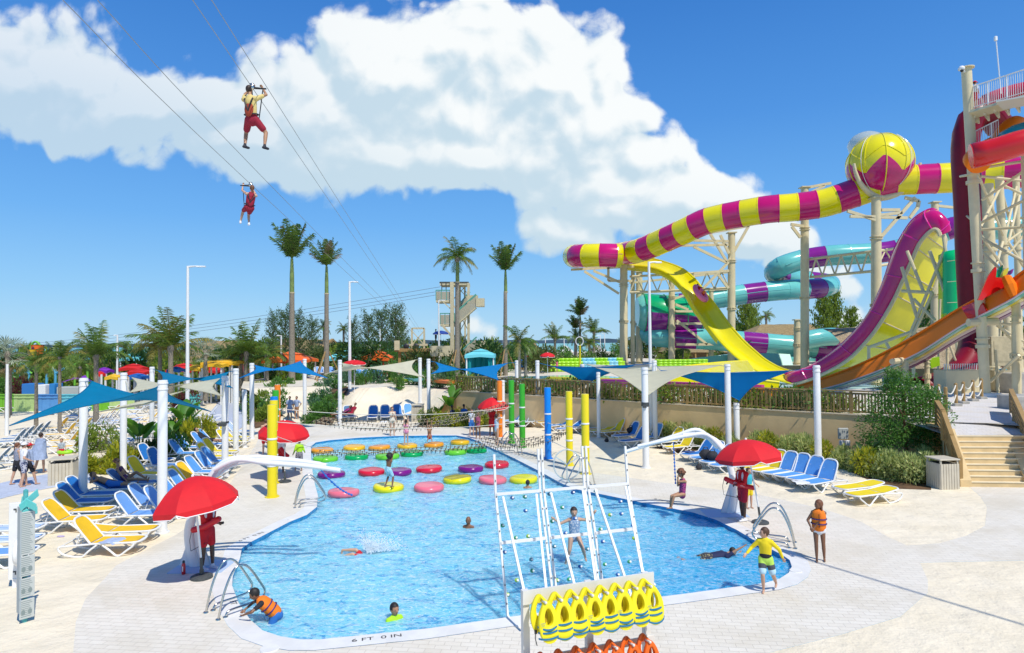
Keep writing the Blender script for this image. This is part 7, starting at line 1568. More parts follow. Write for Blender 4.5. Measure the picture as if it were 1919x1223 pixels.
def roof(x0, x1, yr, ye, Y, dep, lab, hip=.25, gable=False, z0=ZT, rx0=None, rx1=None):
    a = PY(x0, ye, Y); b = PY(x1, ye, Y); zr = PY((x0+x1)/2, yr, Y+dep/2).z; t = empty('thatched_building', ((a.x+b.x)/2, Y, z0), lab, 'building', 'thatched buildings on the skyline'); W_ = b.x-a.x; cx = (a.x+b.x)/2
    r0 = V((a.x+W_*hip, Y+dep/2, zr)); r1 = V((b.x-W_*(0 if gable else hip), Y+dep/2, zr)); e = [V((a.x, Y, a.z)), V((b.x, Y, b.z)), V((b.x, Y+dep, b.z)), V((a.x, Y+dep, a.z))]
    def gq(p, q_, r_, s_, k=6):
        return [[p.lerp(q_, i/8).lerp(s_.lerp(r_, i/8), j/k) + V((0, 0, .15*noise.noise(V((i*1.3, j*1.7, x0))))) for i in range(9)] for j in range(k+1)]
    mb = MB(); mb.grid(gq(e[0], e[1], r1, r0)); mb.grid(gq(e[2], e[3], r0, r1)); mb.grid(gq(e[3], e[0], r0, r0)); mb.grid(gq(e[1], e[2], r1, r1)) if not gable else None; mb.build('thatched_roof', thm, t, world=True)
    mb = MB(); mb.box((cx, Y+dep/2, (z0+a.z)/2), (W_*.86, dep*.8, a.z-z0)); mb.build('wall', mat('brown_wall', (.30, .22, .13), .9, var=.3), t, world=True)  # dark brown with random tone variation
    mb = MB(); [mb.bar((a.x+W_*(k+.5)/6, Y+.3, z0), (a.x+W_*(k+.5)/6, Y+.3, a.z), .25) for k in range(6)]; mb.build('timber_post', woodl, t, world=True)
    if gable: mb = MB(); mb.face([V((b.x-.2, Y, b.z)), V((b.x-.2, Y+dep, b.z)), r1]); mb.bar(e[1], r1+V((.1, 0, 0)), .4); mb.bar(e[2], r1+V((.1, 0, 0)), .4); mb.bar(V((b.x, Y+dep*.5, b.z)), r1, .25); mb.build('gable', woodl, t, world=True)
roof(320, 440, 638, 668, 110, 14, 'long thatched roof between the tall lamp and the fan palm'); roof(322, 372, 655, 682, 95, 10, 'lower thatched roof beside the silvery fan palm'); roof(470, 596, 637, 662, 105, 16, 'thatched building with an open timber gable left of the second tall palm', gable=True)
roof(500, 560, 632, 650, 120, 12, 'thatched roof top behind the feathery pines'); roof(960, 1020, 642, 665, 120, 12, 'thatched roof right of the slim royal palm')
roof(1395, 1640, 607, 645, 125, 22, 'big thatched roof behind the purple and turquoise slide', hip=.3); roof(1250, 1380, 640, 660, 120, 14, 'thatched roof behind the yellow flume'); roof(1640, 1740, 640, 665, 105, 14, 'thatched roof behind the orange slide')
c = PY(1830, 690, 75); mb = MB(); rows = []
for k in range(6): rows.append([V((c.x-14+j*2.2, c.y+k*2, ZT + (0, 1.8, 3.4, 4.4, 4.9, 5)[k] + .5*noise.noise(V((j*.6, k, 2)))*min(1, k))) for j in range(18)])
mb.grid(rows); o = mb.build('rocky_bank', ground_mat('rock_sand', (.50, .40, .26), (.36, .28, .18), .5, 3, 1, .3), smooth=True); o['kind'] = 'structure'
cols = [('lime', (.16, .46, .02)), ('pale green', (.45, .60, .22)), ('blue', (.10, .30, .62)), ('cyan', (.16, .56, .62)), ('lime', (.16, .46, .02)), ('pale green', (.45, .62, .35)), ('turquoise', (.12, .52, .50))]
xs = [(-30, 26), (26, 71), (71, 109), (109, 170), (170, 205), (205, 252), (340, 375)]
for k, ((x0, x1), (nm_, c_)) in enumerate(zip(xs, cols)):
    a = PY(x0, 768, 55); b = PY(x1, 768, 55); zt_ = PY(x0, 740, 55).z; m_ = mat('fence_'+nm_.replace(' ', '_'), c_, .6, var=.08); t = empty('fence_panel', (a.x, 55, 0), '%s painted board fence panel, %s from the left of the coloured fence' % (nm_, places(k)), 'fence panel', 'coloured fence panels'); W_ = b.x-a.x
    if k == 6: zt_ *= .98
    mb = MB(); n = max(3, int(W_/.3)); [mb.box((W_*(j+.5)/n, .02*(j % 2), zt_/2), (W_/n*.96, .05, zt_)) for j in range(n)]; mb.build('board', m_, t); mb = MB(); mb.box((W_/2, -.06, zt_-.2), (W_*.985, .06, .12)); mb.box((W_/2, -.0, zt_+.04), (W_*.99, .2, .07)); mb.build('rail', m_, t)
def bucket(px, py, w_px, Y, c_, lab):
    c = PY(px, py, Y); r_ = w_px*Y/FPX/2; t = empty('tipping_bucket', c, lab, 'bucket', 'tipping water buckets'); m_ = mat('bucket_'+lab.split()[0], c_, .5); mb = MB(); mb.lathe([(r_*.85, -r_*1.0), (r_*1.05, r_*.9), (r_*1.12, r_*1.0), (r_*.9, r_*1.0)], 16); mb.build('bucket_body', m_, t)
    me_ = MB(); q_ = -r_*1.13
    me_.box((0, q_, 0), (r_*.14, .04, r_*1.1)); me_.box((0, q_, r_*.32), (r_*.6, .04, r_*.12)); me_.tube([V((r_*.5*math.cos(a), q_, -r_*.15+r_*.42*math.sin(a))) for a in [math.pi+math.pi*k/8 for k in range(9)]], r_*.07, 5); me_.tube([V((r_*.13*math.cos(a), q_, r_*.55+r_*.13*math.sin(a))) for a in [2*math.pi*k/8 for k in range(9)]], r_*.05, 4, caps=False); me_.build('anchor_emblem', mat('emblem_navy', (.05, .02, .08), .6), t); return t
bucket(70, 656, 20, 75, (.75, .16, .02), 'orange red tipping bucket with a dark anchor emblem'); bucket(60, 661, 13, 74, (.75, .45, .02), 'yellow tipping bucket with a dark anchor emblem')
lg = mat('play_green', (.18, .52, .05), .4); lb = mat('play_blue', (.10, .42, .62), .4)
def pframe(paths, m, Y, lab, nm_='play_frame', r_=.12):
    c = PY(paths[0][0][0], paths[0][0][1], Y); t = empty(nm_, c, lab, 'play frame', 'frames of the splash playground')
    for p in paths: mb = MB(); mb.tube(spline([PY(x, y, Y) for x, y in p], 4), r_, 6); mb.build('tube_frame', m, t, world=True)
pframe([[(56, 664), (60, 645), (68, 640), (76, 648)], [(64, 668), (64, 745)]], lg, 76, 'green arch holding the tipping buckets'); pframe([[(28, 740), (26, 700), (38, 682), (52, 690), (55, 740)], [(34, 735), (40, 700), (56, 700)]], lb, 68, 'blue arched play frame behind the left palms')
pframe([[(102, 745), (104, 700), (100, 690)], [(86, 740), (88, 700)], [(104, 700), (120, 690)]], lb, 66, 'blue play frame posts behind the coloured fence'); pframe([[(140, 722), (140, 684)], [(164, 722), (164, 686)], [(136, 686), (151, 678), (166, 686)]], lg, 70, 'green gabled play hut frame'); pframe([[(36, 684), (45, 690), (60, 700)]], lg, 70, 'short green play tube')
for k, (x, y0, y1, w, c_, lab) in enumerate([(62, 718, 740, 26, (.02, .16, .45), 'navy blue play wall behind the blue fence panel'), (84, 720, 740, 18, (.7, .72, .72), 'white play wall with openings behind the fence'), (105, 718, 740, 10, (.02, .2, .5), 'narrow navy play wall at the gate'), (137, 724, 738, 46, (.42, .44, .40), 'grey kiosk under the purple sail')]):
    a = PY(x, y1, 60); b = PY(x, y0, 60); mb = MB(); mb.box((0, 0, (b.z)/2), (w*60/FPX, 1.2, b.z), bev=.05); o = mb.build('play_wall', mat('pw%d' % k, c_, .6)); o.location = (a.x, 60, 0); tag(o, lab, 'wall', 'play walls')
for k in range(34):
    px = 1030 + (k % 17)*8.2; ly = k//17; Y = 76; b = PY(px, 690, Y); mb = None
    if 'tubeG' not in TG:
        for c_, nm_ in (((.36, .68, .02), 'tubeG'), ((.25, .60, .75), 'tubeB')):
            q1 = MB()
            for j in range(4): q1.tube([V((math.cos(a)*.52, math.sin(a)*.52, .16+j*.3)) for a in [2*math.pi*i/14 for i in range(15)]], .17, 6, caps=False)
            TG[nm_] = q1.data('tube_stack', mat(nm_, c_, .3), True)
    o = bpy.data.objects.new('tube_stack', TG['tubeB' if (k % 17) in (8, 9, 10, 14, 15) else 'tubeG']); COL.objects.link(o); o.location = (b.x, Y+ly*1.2, ZT+ly*.35)
    tag(o, '%s %s row stack of inflated tubes on the far terrace' % (places(k % 17), 'front' if ly == 0 else 'back'), 'tube stack', 'stacks of swim tubes on the far terrace')
for k in range(10):
    b = PY(1236+k*9, 690, 80); o = bpy.data.objects.new('tube_stack', TG['tubeG']); COL.objects.link(o); o.location = (b.x, 80, ZT); tag(o, '%s tube stack from the left behind the slide columns' % places(k), 'tube stack', 'stacks of swim tubes behind the columns')
lz = mat('lazy_water', (.12, .42, .60), .08); area_poly([P(x, y, ZT) for x, y in [(880, 718), (960, 706), (1100, 702), (1230, 712), (1240, 728), (1000, 716)]], [], ZT+.02, 'lazy_river', lz)
for k, (x0, y0, x1, y1, h_, c_, lab) in enumerate([(690, 704, 706, 708, .7, (.75, .17, .02), 'orange low wall left of the dune crest'), (706, 707, 722, 710, .7, (.35, .05, .40), 'purple low wall on the dune crest'), (736, 712, 768, 715, .8, (.40, .55, .03), 'lime low wall behind the crest shrubs'), (765, 714, 815, 718, .9, (.22, .58, .55), 'turquoise low wall behind the crest shrubs'), (810, 719, 856, 724, 1.1, (.78, .18, .03), 'orange low wall left of the slatted fence')]):
    a = P(x0, y0+6, ZT); b = P(x1, y1+6, ZT); mb = MB(); mb.bar(V((a.x, a.y, ZT+h_/2)), V((b.x, b.y, ZT+h_/2)), .2, h_, up=V((0, 1, 0))); t = empty('low_wall', a, lab, 'wall', 'bright low walls on the terrace'); mb.build('wall_body', mat('lw%d' % k, c_, .5), t, world=True)
for k, (x, w, c_) in enumerate([(1066, 30, (.70, .20, .02)), (1145, 10, (.40, .02, .30)), (1187, 10, (.40, .02, .30)), (1452, 40, (.72, .22, .02)), (1500, 30, (.72, .22, .02))]):
    i = min(range(len(wl_px)-1), key=lambda j: abs((wl_px[j][0]+wl_px[j+1][0])/2-x)); f = (x-wl_px[i][0])/(wl_px[i+1][0]-wl_px[i][0]); q_ = wl[i].lerp(wl[i+1], f) + V((0, 2.6, 0)); w_ = w*q_.y/FPX
    mb = MB(); mb.box((0, 0, .5), (w_, .12, .95), bev=.03); o = mb.build('mural_panel', mat('mural%d' % k, c_, .5)); o.location = (q_.x, q_.y, ZT); tag(o, '%s bright panel from the left behind the slatted fence' % places(k), 'panel', 'bright panels behind the fence')
for k, (pts, c_, lab) in enumerate([([(1028, 714), (1100, 716), (1180, 718), (1240, 722)], (.80, .58, .02), 'yellow kerb wall just above the slatted fence'), ([(1130, 719), (1200, 722), (1330, 728), (1430, 732)], (.50, .03, .22), 'magenta kerb under the yellow run-out')]):
    p = [P(x, y, ZT) for x, y in pts]; t = empty('kerb_wall', p[0], lab, 'kerb', None); mb = MB()
    for i in range(len(p)-1): mb.bar(p[i]+V((0, 0, .25)), p[i+1]+V((0, 0, .25)), .3, .6, up=V((0, 1, 0)))
    mb.build('kerb_body', mat('kw%d' % k, c_, .5), t, world=True)
t = empty('hoop_stand', P(1088, 735, ZT), 'thin yellow pole with a white hoop on top behind the dark blue sail', 'hoop'); Y = P(1088, 735, ZT).y; mb = MB(); mb.tube([PY(1087, 735, Y), PY(1087, 646, Y)], .05, 6); mb.build('pole', yel, t, world=True); c = PY(1086, 639, Y); mb = MB(); mb.tube([c+V((math.cos(a)*.26, 0, math.sin(a)*.30)) for a in [2*math.pi*k/20 for k in range(21)]], .03, 5, caps=False); mb.build('hoop', white, t, world=True)
for k, x in enumerate([1060, 1120, 1300, 1345, 700, 915, 960]):
    Y = 130; b = PY(x, 672, Y); mb = MB(); mb.lathe([(1.6, 0), (1.5, .25), (.1, 1.3)], 6, c=(0, 0, 2)); t = empty('beach_tent', (b.x, Y, ZT-.5), '%s small white beach tent from the left in the far distance' % places([4, 5, 6, 7, 0, 1, 2][k]) , 'tent', 'small white beach tents'); mb.build('tent_roof', white, t); mb = MB(); mb.cyl((0, 0, 0), (0, 0, 2.2), .06); mb.build('pole', white, t)
SK = {'light': mat('skin_light', (.56, .33, .22), .5, sub=.1), 'tan': mat('skin_tan', (.42, .22, .12), .5, sub=.1), 'brown': mat('skin_brown', (.22, .10, .05), .45, sub=.05), 'dark': mat('skin_dark', (.075, .035, .02), .4)}
HR = {'black': mat('hair_black', (.015, .012, .01), .6), 'brown': mat('hair_brown', (.08, .04, .02), .6), 'dbrown': mat('hair_dark_brown', (.035, .018, .01), .6), 'blond': mat('hair_blond', (.38, .24, .10), .6), 'auburn': mat('hair_auburn', (.16, .06, .025), .6)}
def cl(n, c, **k): return mat('cloth_'+n, c, .8, **k)
CLR = cl('red', (.60, .008, .018), var=.1); CLW = cl('white', (.75, .75, .76)); CLN = cl('navy', (.015, .02, .07)); CLB = cl('blue', (.03, .17, .50)); CLT = cl('turq', (.04, .42, .52)); CLK = cl('black', (.015, .015, .02)); CLY = cl('yellow', (.80, .62, .01)); CLG = cl('neon', (.42, .80, .02)); CLP = cl('pink', (.65, .12, .25)); CLO = cl('orange', (.85, .20, .01)); CLM = cl('maroon', (.30, .008, .03)); CLGB = cl('greyblue', (.34, .42, .58), var=.2, vscale=8)
def pattern(n, a, b, sc=30):
    nm = 'cloth_'+n
    if nm in MATS: return MATS[nm]
    m = mat(nm, a, .8); q = NG(m.node_tree); v = q.n('ShaderNodeTexVoronoi'); v.inputs['Scale'].default_value = sc; co = q.n('ShaderNodeTexCoord').outputs['Object']; q.link(co, v.inputs['Vector']); q.link(q.mix(q.m('GREATER_THAN', v.outputs['Distance'], .42), a, b), m.node_tree.nodes['Principled BSDF'].inputs['Base Color']); return m
def ik(a, b, l1, l2, hint):
    d = b-a; L = d.length; L2 = min(L, (l1+l2)*.999); u = d.normalized() if L > 1e-6 else V((0, 0, -1)); b = a + u*L2
    x = (l1*l1 - l2*l2 + L2*L2)/(2*L2); h = math.sqrt(max(0, l1*l1-x*x)); hv = V(hint); hv = hv - u*hv.dot(u); hv = hv.normalized() if hv.length > 1e-5 else V((0, -1, 0))
    return a + u*x + hv*h, b
def remesh(mb, name, m, parent, vox, smooth_it=3):
    o = mb.build(name, m, parent); md = o.modifiers.new('r', 'REMESH'); md.mode = 'VOXEL'; md.voxel_size = vox; md.use_smooth_shade = True
    sm = o.modifiers.new('s', 'SMOOTH'); sm.iterations = smooth_it; sm.factor = .5
    dg = bpy.context.evaluated_depsgraph_get(); me = bpy.data.meshes.new_from_object(o.evaluated_get(dg)); o.modifiers.clear(); old = o.data; o.data = me; bpy.data.meshes.remove(old)
    me.polygons.foreach_set('use_smooth', [True]*len(me.polygons)); return o
STAND = dict(pelvis=(0, 0, .93), chest=(0, 0, 1.33), head=(0, -.015, 1.635), lh=(.27, -.06, .80), rh=(-.27, -.06, .80), lf=(.12, .0, .07), rf=(-.12, .0, .07), eh=(0, 1, 0), kh=(0, -1, 0), face=None)
def person(loc, h, yaw, lab, skin, hair, hstyle='short', pose={}, top=None, bottom=None, shoes=None, vest=None, vox=.02, cat='person', extras=None, child=False, sleeves='short', shorts='short', cap=None, group=None, rx=0, grip=(False, False), submerged=None):
    """local: faces -Y, left hand at +X; built for 1.75 m then scaled"""
    p = dict(STAND); p.update(pose); s = h/1.75; t = empty('person', loc, lab, cat, group, R(yaw)); t.scale = (s, s, s)
    if rx: t.rotation_euler = (R(rx), 0, R(yaw))
    Pv = V(p['pelvis']); Cv = V(p['chest']); Hd = V(p['head']); hk = 1.22 if child else 1.0
    spine = (Cv-Pv).normalized(); lat = V(p.get('lat', (1, 0, 0))); lat = (lat - spine*lat.dot(spine)).normalized(); fw = lat.cross(spine).normalized()*1.0
    if p.get('back'): pass
    nk = 1.0 if not child else .86
    ls = Cv + lat*.175*nk + spine*.07; rs = Cv - lat*.175*nk + spine*.07; lhp = Pv + lat*.09; rhp = Pv - lat*.09
    le, lh = ik(ls, V(p['lh']), .285, .255, p.get('leh', p['eh'])); re, rh = ik(rs, V(p['rh']), .285, .255, p.get('reh', p['eh']))
    lk, lf = ik(lhp, V(p['lf']), .43, .43, p.get('lkh', p['kh'])); rk, rf = ik(rhp, V(p['rf']), .43, .43, p.get('rkh', p['kh']))
    body = MB(); C = body.capsule
    C(Pv + spine*.0, Pv + spine*.10, .155, .135, 14, .68, fw); C(Pv+spine*.10, Cv-spine*.02, .130, .155, 14, .66, fw); C(Cv-spine*.05, Cv+spine*.08, .155, .115, 14, .64, fw)
    C(ls-lat*.05, ls, .07, .062); C(rs+lat*.05, rs, .07, .062); nb = Cv+spine*.12
    C(nb, Hd - (Hd-nb).normalized()*.09, .058, .050)
    for a, b, c_ in ((ls, le, lh), (rs, re, rh)): C(a, b, .052, .040); C(b, c_, .040, .026)
    lift = Pv
    for a, b, c_ in ((lhp, lk, lf), (rhp, rk, rf)): C(a, b, .088, .056); C(b, b.lerp(c_, .35), .056, .055); C(b.lerp(c_, .35), c_, .055, .033)
    fd = V(p.get('footdir', fw)); 
    for c_, key in ((lf, 'lfd'), (rf, 'rfd')):
        f_ = V(p.get(key, fd)).normalized(); C(c_ - V((0, 0, .035)) - f_*.03, c_ + f_*.14 - V((0, 0, .045)), .036, .030, 8, .8)
    face = V(p.get('face') or fw); face = (face - V((0, 0, face.z))*0).normalized(); up = V(p.get('hup', (0, 0, 1))); sd = face.cross(up).normalized()*-1; up = sd.cross(face)*-1 if sd.cross(face).z*up.z < 0 else sd.cross(face); up.normalize(); sd = up.cross(face).normalized() if False else sd
    M3 = Matrix((sd, face*-1, up)).transposed() if False else Matrix((sd, face, up)).transposed()
    HR_ = .105*hk
    body.ball(Hd, (.078*hk, .095*hk, .112*hk), 14, 10, mat3=M3); body.ball(Hd + face*.028*hk - up*.055*hk, (.052*hk, .055*hk, .05*hk), 10, 8, mat3=M3)
    body.ball(Hd + face*.098*hk - up*.022*hk, (.014*hk, .022*hk, .022*hk), 8, 6, mat3=M3)
    for sg in (-1, 1): body.ball(Hd + sd*sg*.080*hk - up*.012*hk, (.012, .02, .032), 6, 5, mat3=M3)
    for (el_, hn, gp, sgn) in ((le, lh, grip[0], 1), (re, rh, grip[1], -1)):
        d = (hn-el_).normalized(); s1, s2 = frame_of(d, fw if abs(d.dot(fw)) < .9 else V((0, 0, 1))); pc = hn + d*.045
        C(hn+d*.01, pc+d*.02, .030, .036, 8, .45, s2)
        for k in range(4):
            o_ = s1*(-.030+.020*k); L_ = (.055, .068, .062, .048)[k]; b0 = pc + d*.035 + o_; mid = b0 + d*L_*.55 - s2*(.012 if not gp else .03); e_ = mid + (d*L_*.5*(.8 if not gp else -.3) - s2*L_*(.25 if not gp else .5)); C(b0 - d*.02, mid, .0105, .0095, 6); C(mid, e_, .0095, .008, 6)
        tb = hn + d*.02 + s1*.034*(-1 if sgn > 0 else 1); C(tb, tb + d*.045 + s1*.022*(-1 if sgn > 0 else 1) - s2*.01, .013, .010, 6)
    if submerged is not None: pass
    o = remesh(body, 'body', SK[skin], t, vox, 2)
    e = MB(); 
    for sg in (-1, 1): e.ball(Hd + sd*sg*.032*hk + face*.084*hk + up*.006, (.013*hk, .010*hk, .008*hk), 6, 5, mat3=M3)
    e.build('eye', blackm, t); e = MB(); e.ball(Hd + face*.083*hk - up*.058*hk, (.022*hk, .008, .006*hk), 6, 4, mat3=M3); e.build('mouth', mat('lips', (.30, .07, .06), .5), t)
    hm = MB()
    if hstyle != 'bald' and hstyle != 'none':
        back = -face
        if hstyle in ('short', 'ponytail', 'bun', 'long', 'braids'): hm.ball(Hd + back*.016*hk + up*.022*hk, (.088*hk, .102*hk, .108*hk), 14, 10, mat3=M3); 
        if hstyle == 'afro':
            hm.ball(Hd + back*.03*hk + up*.045*hk, (.125*hk, .13*hk, .125*hk), 14, 10, mat3=M3)
            r = random.Random(3)
            for k in range(46): d = V((r.gauss(0, 1), r.gauss(0, 1), r.gauss(.3, 1))).normalized(); hm.ball(Hd + back*.03*hk + up*.045*hk + d*.125*hk, .030*hk, 6, 4)
        if hstyle == 'long' or hstyle == 'braids': C2 = hm.capsule; C2(Hd + back*.05*hk, Hd + back*.09*hk - up*.24*hk, .075*hk, .035*hk, 8, .6)
        if hstyle == 'braids':
            for k in range(9): a = (k-4)*.35; q_ = Hd + back*.07*hk*math.cos(a) + sd*.085*hk*math.sin(a); hm.capsule(q_, q_ - up*.19*hk + back*.01, .018*hk, .010*hk, 6)
        if hstyle == 'ponytail': hm.capsule(Hd + back*.10*hk + up*.03, Hd + back*.13*hk - up*.18*hk, .034, .018, 8)
        if hstyle == 'bun': hm.ball(Hd + back*.10*hk + up*.06*hk, .045*hk, 8, 6)
        ho = remesh(hm, 'hair', HR[hair], t, max(vox*.8, .012), 1)
        me = ho.data; bm = bmesh.new(); bm.from_mesh(me); kill = [v for v in bm.verts if (v.co-Hd).dot(face) > .045*hk and (v.co-Hd).dot(up) < .058*hk]; bmesh.ops.delete(bm, geom=kill, context='VERTS'); bm.to_mesh(me); bm.free()
    if cap is not None:
        cm = MB(); cm.ball(Hd + up*.035*hk - face*.008, (.094*hk, .112*hk, .098*hk), 14, 10, mat3=M3); cm.capsule(Hd + face*.08*hk + up*.045*hk, Hd + face*.16*hk + up*.03*hk, .07*hk, .05*hk, 10, .25, up)
        co_ = remesh(cm, 'cap', cap, t, .014, 1); me = co_.data; bm = bmesh.new(); bm.from_mesh(me); bmesh.ops.delete(bm, geom=[v for v in bm.verts if (v.co-Hd).dot(up) < .015*hk], context='VERTS'); bm.to_mesh(me); bm.free()
    g_ = 1.12; vx = max(vox, .018)
    if top is not None:
        m = MB(); cc = m.capsule
        if sleeves != 'bikini':
            cc(Pv+spine*(.10 if sleeves != 'suit' else -.02), Cv-spine*.02, .150, .172, 14, .70, fw); cc(Cv-spine*.05, Cv+spine*.07, .172, .130, 14, .68, fw)
            if sleeves == 'suit': cc(Pv-spine*.03, Pv+spine*.08, .168, .15, 14, .72, fw)
        else:
            cc(Cv-lat*.07, Cv+lat*.07, .13, .13, 12, .8, fw)
        if sleeves in ('short', 'long'):
            cc(ls-lat*.05, ls, .082, .074); cc(rs+lat*.05, rs, .082, .074)
            for a, b, c_ in ((ls, le, lh), (rs, re, rh)):
                cc(a, a.lerp(b, .62) if sleeves == 'short' else b, .068, .058 if sleeves == 'short' else .053)
                if sleeves == 'long': cc(b, b.lerp(c_, .92), .053, .038)
        remesh(m, 'shirt' if sleeves in ('short', 'long') else 'swimsuit', top, t, vx, 1)
    if bottom is not None:
        m = MB(); cc = m.capsule; cc(Pv-spine*.02, Pv+spine*.10, .172, .150, 14, .74, fw)
        f_ = {'short': .72, 'brief': .12, 'long': 1.0}[shorts]
        for a, b in ((lhp, lk), (rhp, rk)): cc(a, a.lerp(b, f_), .108, .092 if f_ > .3 else .1)
        remesh(m, 'shorts' if shorts != 'brief' else 'swim_briefs', bottom, t, vx, 1)
    if shoes is not None:
        for c_, key in ((lf, 'lfd'), (rf, 'rfd')):
            f2 = V(p.get(key, fd)).normalized(); m = MB(); m.capsule(c_ - V((0, 0, .035)) - f2*.045, c_ + f2*.17 - V((0, 0, .04)), .050, .044, 10, .8); m.capsule(c_ - V((0, 0, .01)), c_+V((0, 0, .03)), .046, .042, 8); remesh(m, 'shoe', shoes, t, .016, 1)
    if vest is not None:
        m = MB(); cc = m.capsule; cc(Pv+spine*.06, Cv-spine*.0, .195, .20, 14, .80, fw); cc(Cv, Cv+spine*.10, .19, .12, 12, .8, fw); remesh(m, 'life_jacket', vest, t, .016, 1)
        for z_ in (.16, .30):
            c0 = Pv + spine*z_; m = MB(); m.tube([c0 + lat*math.cos(a)*.208 + fw*math.sin(a)*.168 for a in [2*math.pi*k/24 for k in range(25)]], .018, 5, caps=False); m.build('jacket_strap', vnv, t)
        m = MB(); m.tube([Cv + fw*.158 + spine*.05, Pv + fw*.165 + spine*.06], .008, 4); m.build('zip', blackm, t)
    J = dict(t=t, ls=ls, rs=rs, le=le, re=re, lh=lh, rh=rh, lk=lk, rk=rk, Pv=Pv, Cv=Cv, Hd=Hd, fw=fw, lat=lat, spine=spine, lhp=lhp, rhp=rhp, s=s)
    return J
def ground(px, py, z=.01): return P(px, py, z)
def white_panels(J, m=None):
    mb = MB(); Cv, Pv, lat, fw, sp_ = J['Cv'], J['Pv'], J['lat'], J['fw'], J['spine']
    for sg in (-1, 1): mb.ball(Cv + fw*.06 + lat*sg*.10 - sp_*.02, (.05, .05, .14), 10, 8)
    mb.ball(Pv + sp_*.16, (.162, .115, .07), 14, 6); mb.build('shirt_panel', m or CLW, J['t'], smooth=True)
def rescue_tube(a, b, lab, loc):
    t = empty('rescue_tube', loc, lab, 'rescue tube', 'red lifeguard rescue tubes'); a = V(a); b = V(b); mb = MB(); c = (a+b)/2; n_ = (b-a).cross(V((0, 0, 1))).normalized()
    mb.tube(spline([a, a.lerp(c, .5)-V((0, 0, .03)), c-V((0, 0, .05)), c.lerp(b, .5)-V((0, 0, .03)), b], 4), [.05]+[.075]*15+[.05], 10); mb.build('foam_tube', mat('tube_foam', (.62, .01, .02), .4), t, world=True, smooth=True)
    mb = MB(); mb.tube([a, a-V((.05, 0, .25)), a-V((.02, 0, .5)), c-V((0, 0, .45))], .008, 4); mb.build('strap', blackm, t, world=True)
    return t
b = ground(388, 1066); J = person(b, 1.78, 62, 'lifeguard in red and white with arms folded over a rescue tube under the left umbrella', 'dark', 'black', pose=dict(lh=(.02, -.30, 1.18), rh=(.10, -.28, 1.12), eh=(0, .3, -1), lf=(.11, -.06, .07), rf=(-.10, .04, .07)), top=CLR, bottom=CLR, shoes=CLW, sleeves='long', vox=.014, grip=(True, True)); white_panels(J)
rescue_tube(b+V((-.32, -.12, .98)), b+V((.42, -.22, 1.30)), 'red rescue tube held by the lifeguard under the left umbrella', b)
b = ground(1393, 975); J = person(b, 1.80, -72, 'lifeguard in dark red shorts holding a rescue tube under the right umbrella', 'dark', 'black', pose=dict(lh=(.16, -.34, 1.12), rh=(-.16, -.34, 1.12), eh=(0, .5, -1), lf=(.09, -.02, .07), rf=(-.09, .04, .07)), top=CLR, bottom=cl('crimson', (.42, .006, .03)), shoes=CLW, sleeves='long', vox=.014, grip=(True, True)); white_panels(J)
r_ = rescue_tube(b+V((-.58, -.05, 1.30)), b+V((.30, -.20, 1.02)), 'red rescue tube with white lettering held by the right lifeguard', b)
me = text_data('GUARD', .11, CLW, ext=.003); o = bpy.data.objects.new('lettering', me); COL.objects.link(o); o.parent = r_; o.location = (-.16, -.20, 1.13); o.rotation_euler = (R(80), R(16), R(-4))
b = ground(525, 886); J = person(b, 1.75, 200, 'lifeguard in a red cap behind the thick yellow pole', 'brown', 'black', top=CLW, bottom=CLR, sleeves='short', cap=CLR, pose=dict(lh=(.25, -.25, 1.0), rh=(-.2, -.3, 1.1))); rescue_tube(b+V((.05, -.1, 1.1)), b+V((.42, -.15, .72)), 'red rescue tube beside the child in the neon shirt', b)
person(ground(561, 882), 1.38, 200, 'child in a neon green shirt and cap beside the yellow pole', 'tan', 'dbrown', top=CLG, bottom=pattern('checks', (.6, .6, .62), (.05, .05, .08), 40), sleeves='long', child=True, pose=dict(lh=(.3, -.15, .95), rh=(-.28, -.2, 1.0), lf=(.22, .1, .07)))
person(ground(498, 852), 1.78, 200, 'bare chested man in red shorts half hidden behind the yellow pole', 'light', 'brown', top=None, bottom=CLR, pose=dict(rh=(-.45, -.2, 1.0), lh=(.3, -.1, .9)))
person(ground(922, 817), 1.75, 10, 'lifeguard all in red under the small far umbrella', 'dark', 'black', top=CLR, bottom=CLR, sleeves='long', vox=.025, pose=dict(lh=(.1, -.3, 1.1), rh=(-.1, -.3, 1.1)))
person(P(543, 788, .05), 1.75, 10, 'woman in a grey blue wrap on the ramp path, left of a couple', 'tan', 'black', top=CLGB, bottom=CLGB, sleeves='short', vox=.025, hstyle='bun')
person(P(556, 787, .05), 1.72, -10, 'person in a pale wrap with a hand on the hip on the ramp path', 'tan', 'black', top=CLGB, bottom=None, sleeves='short', vox=.025, pose=dict(lh=(.22, -.05, 1.0), leh=(1, 0, 0)))
person(ground(735, 816), 1.72, 30, 'pale woman in a light bikini standing at the far pool edge', 'light', 'auburn', top=cl('cream', (.7, .62, .5)), bottom=cl('cream', (.7, .62, .5)), sleeves='bikini', shorts='brief', hstyle='bun', vox=.022, pose=dict(rh=(-.05, -.25, 1.35)))
person(P(761, 833, .13), 1.32, 185, 'girl in a pink striped swimsuit reaching up to the rope net', 'light', 'dbrown', top=pattern('pinkstripe', (.75, .7, .72), (.7, .1, .25), 25), bottom=pattern('pinkstripe', (.75, .7, .72), (.7, .1, .25), 25), sleeves='bikini', shorts='brief', child=True, hstyle='long', vox=.022, pose=dict(lh=(.14, -.28, 1.85), rh=(-.14, -.20, 1.85), lf=(.1, .06, .07)))
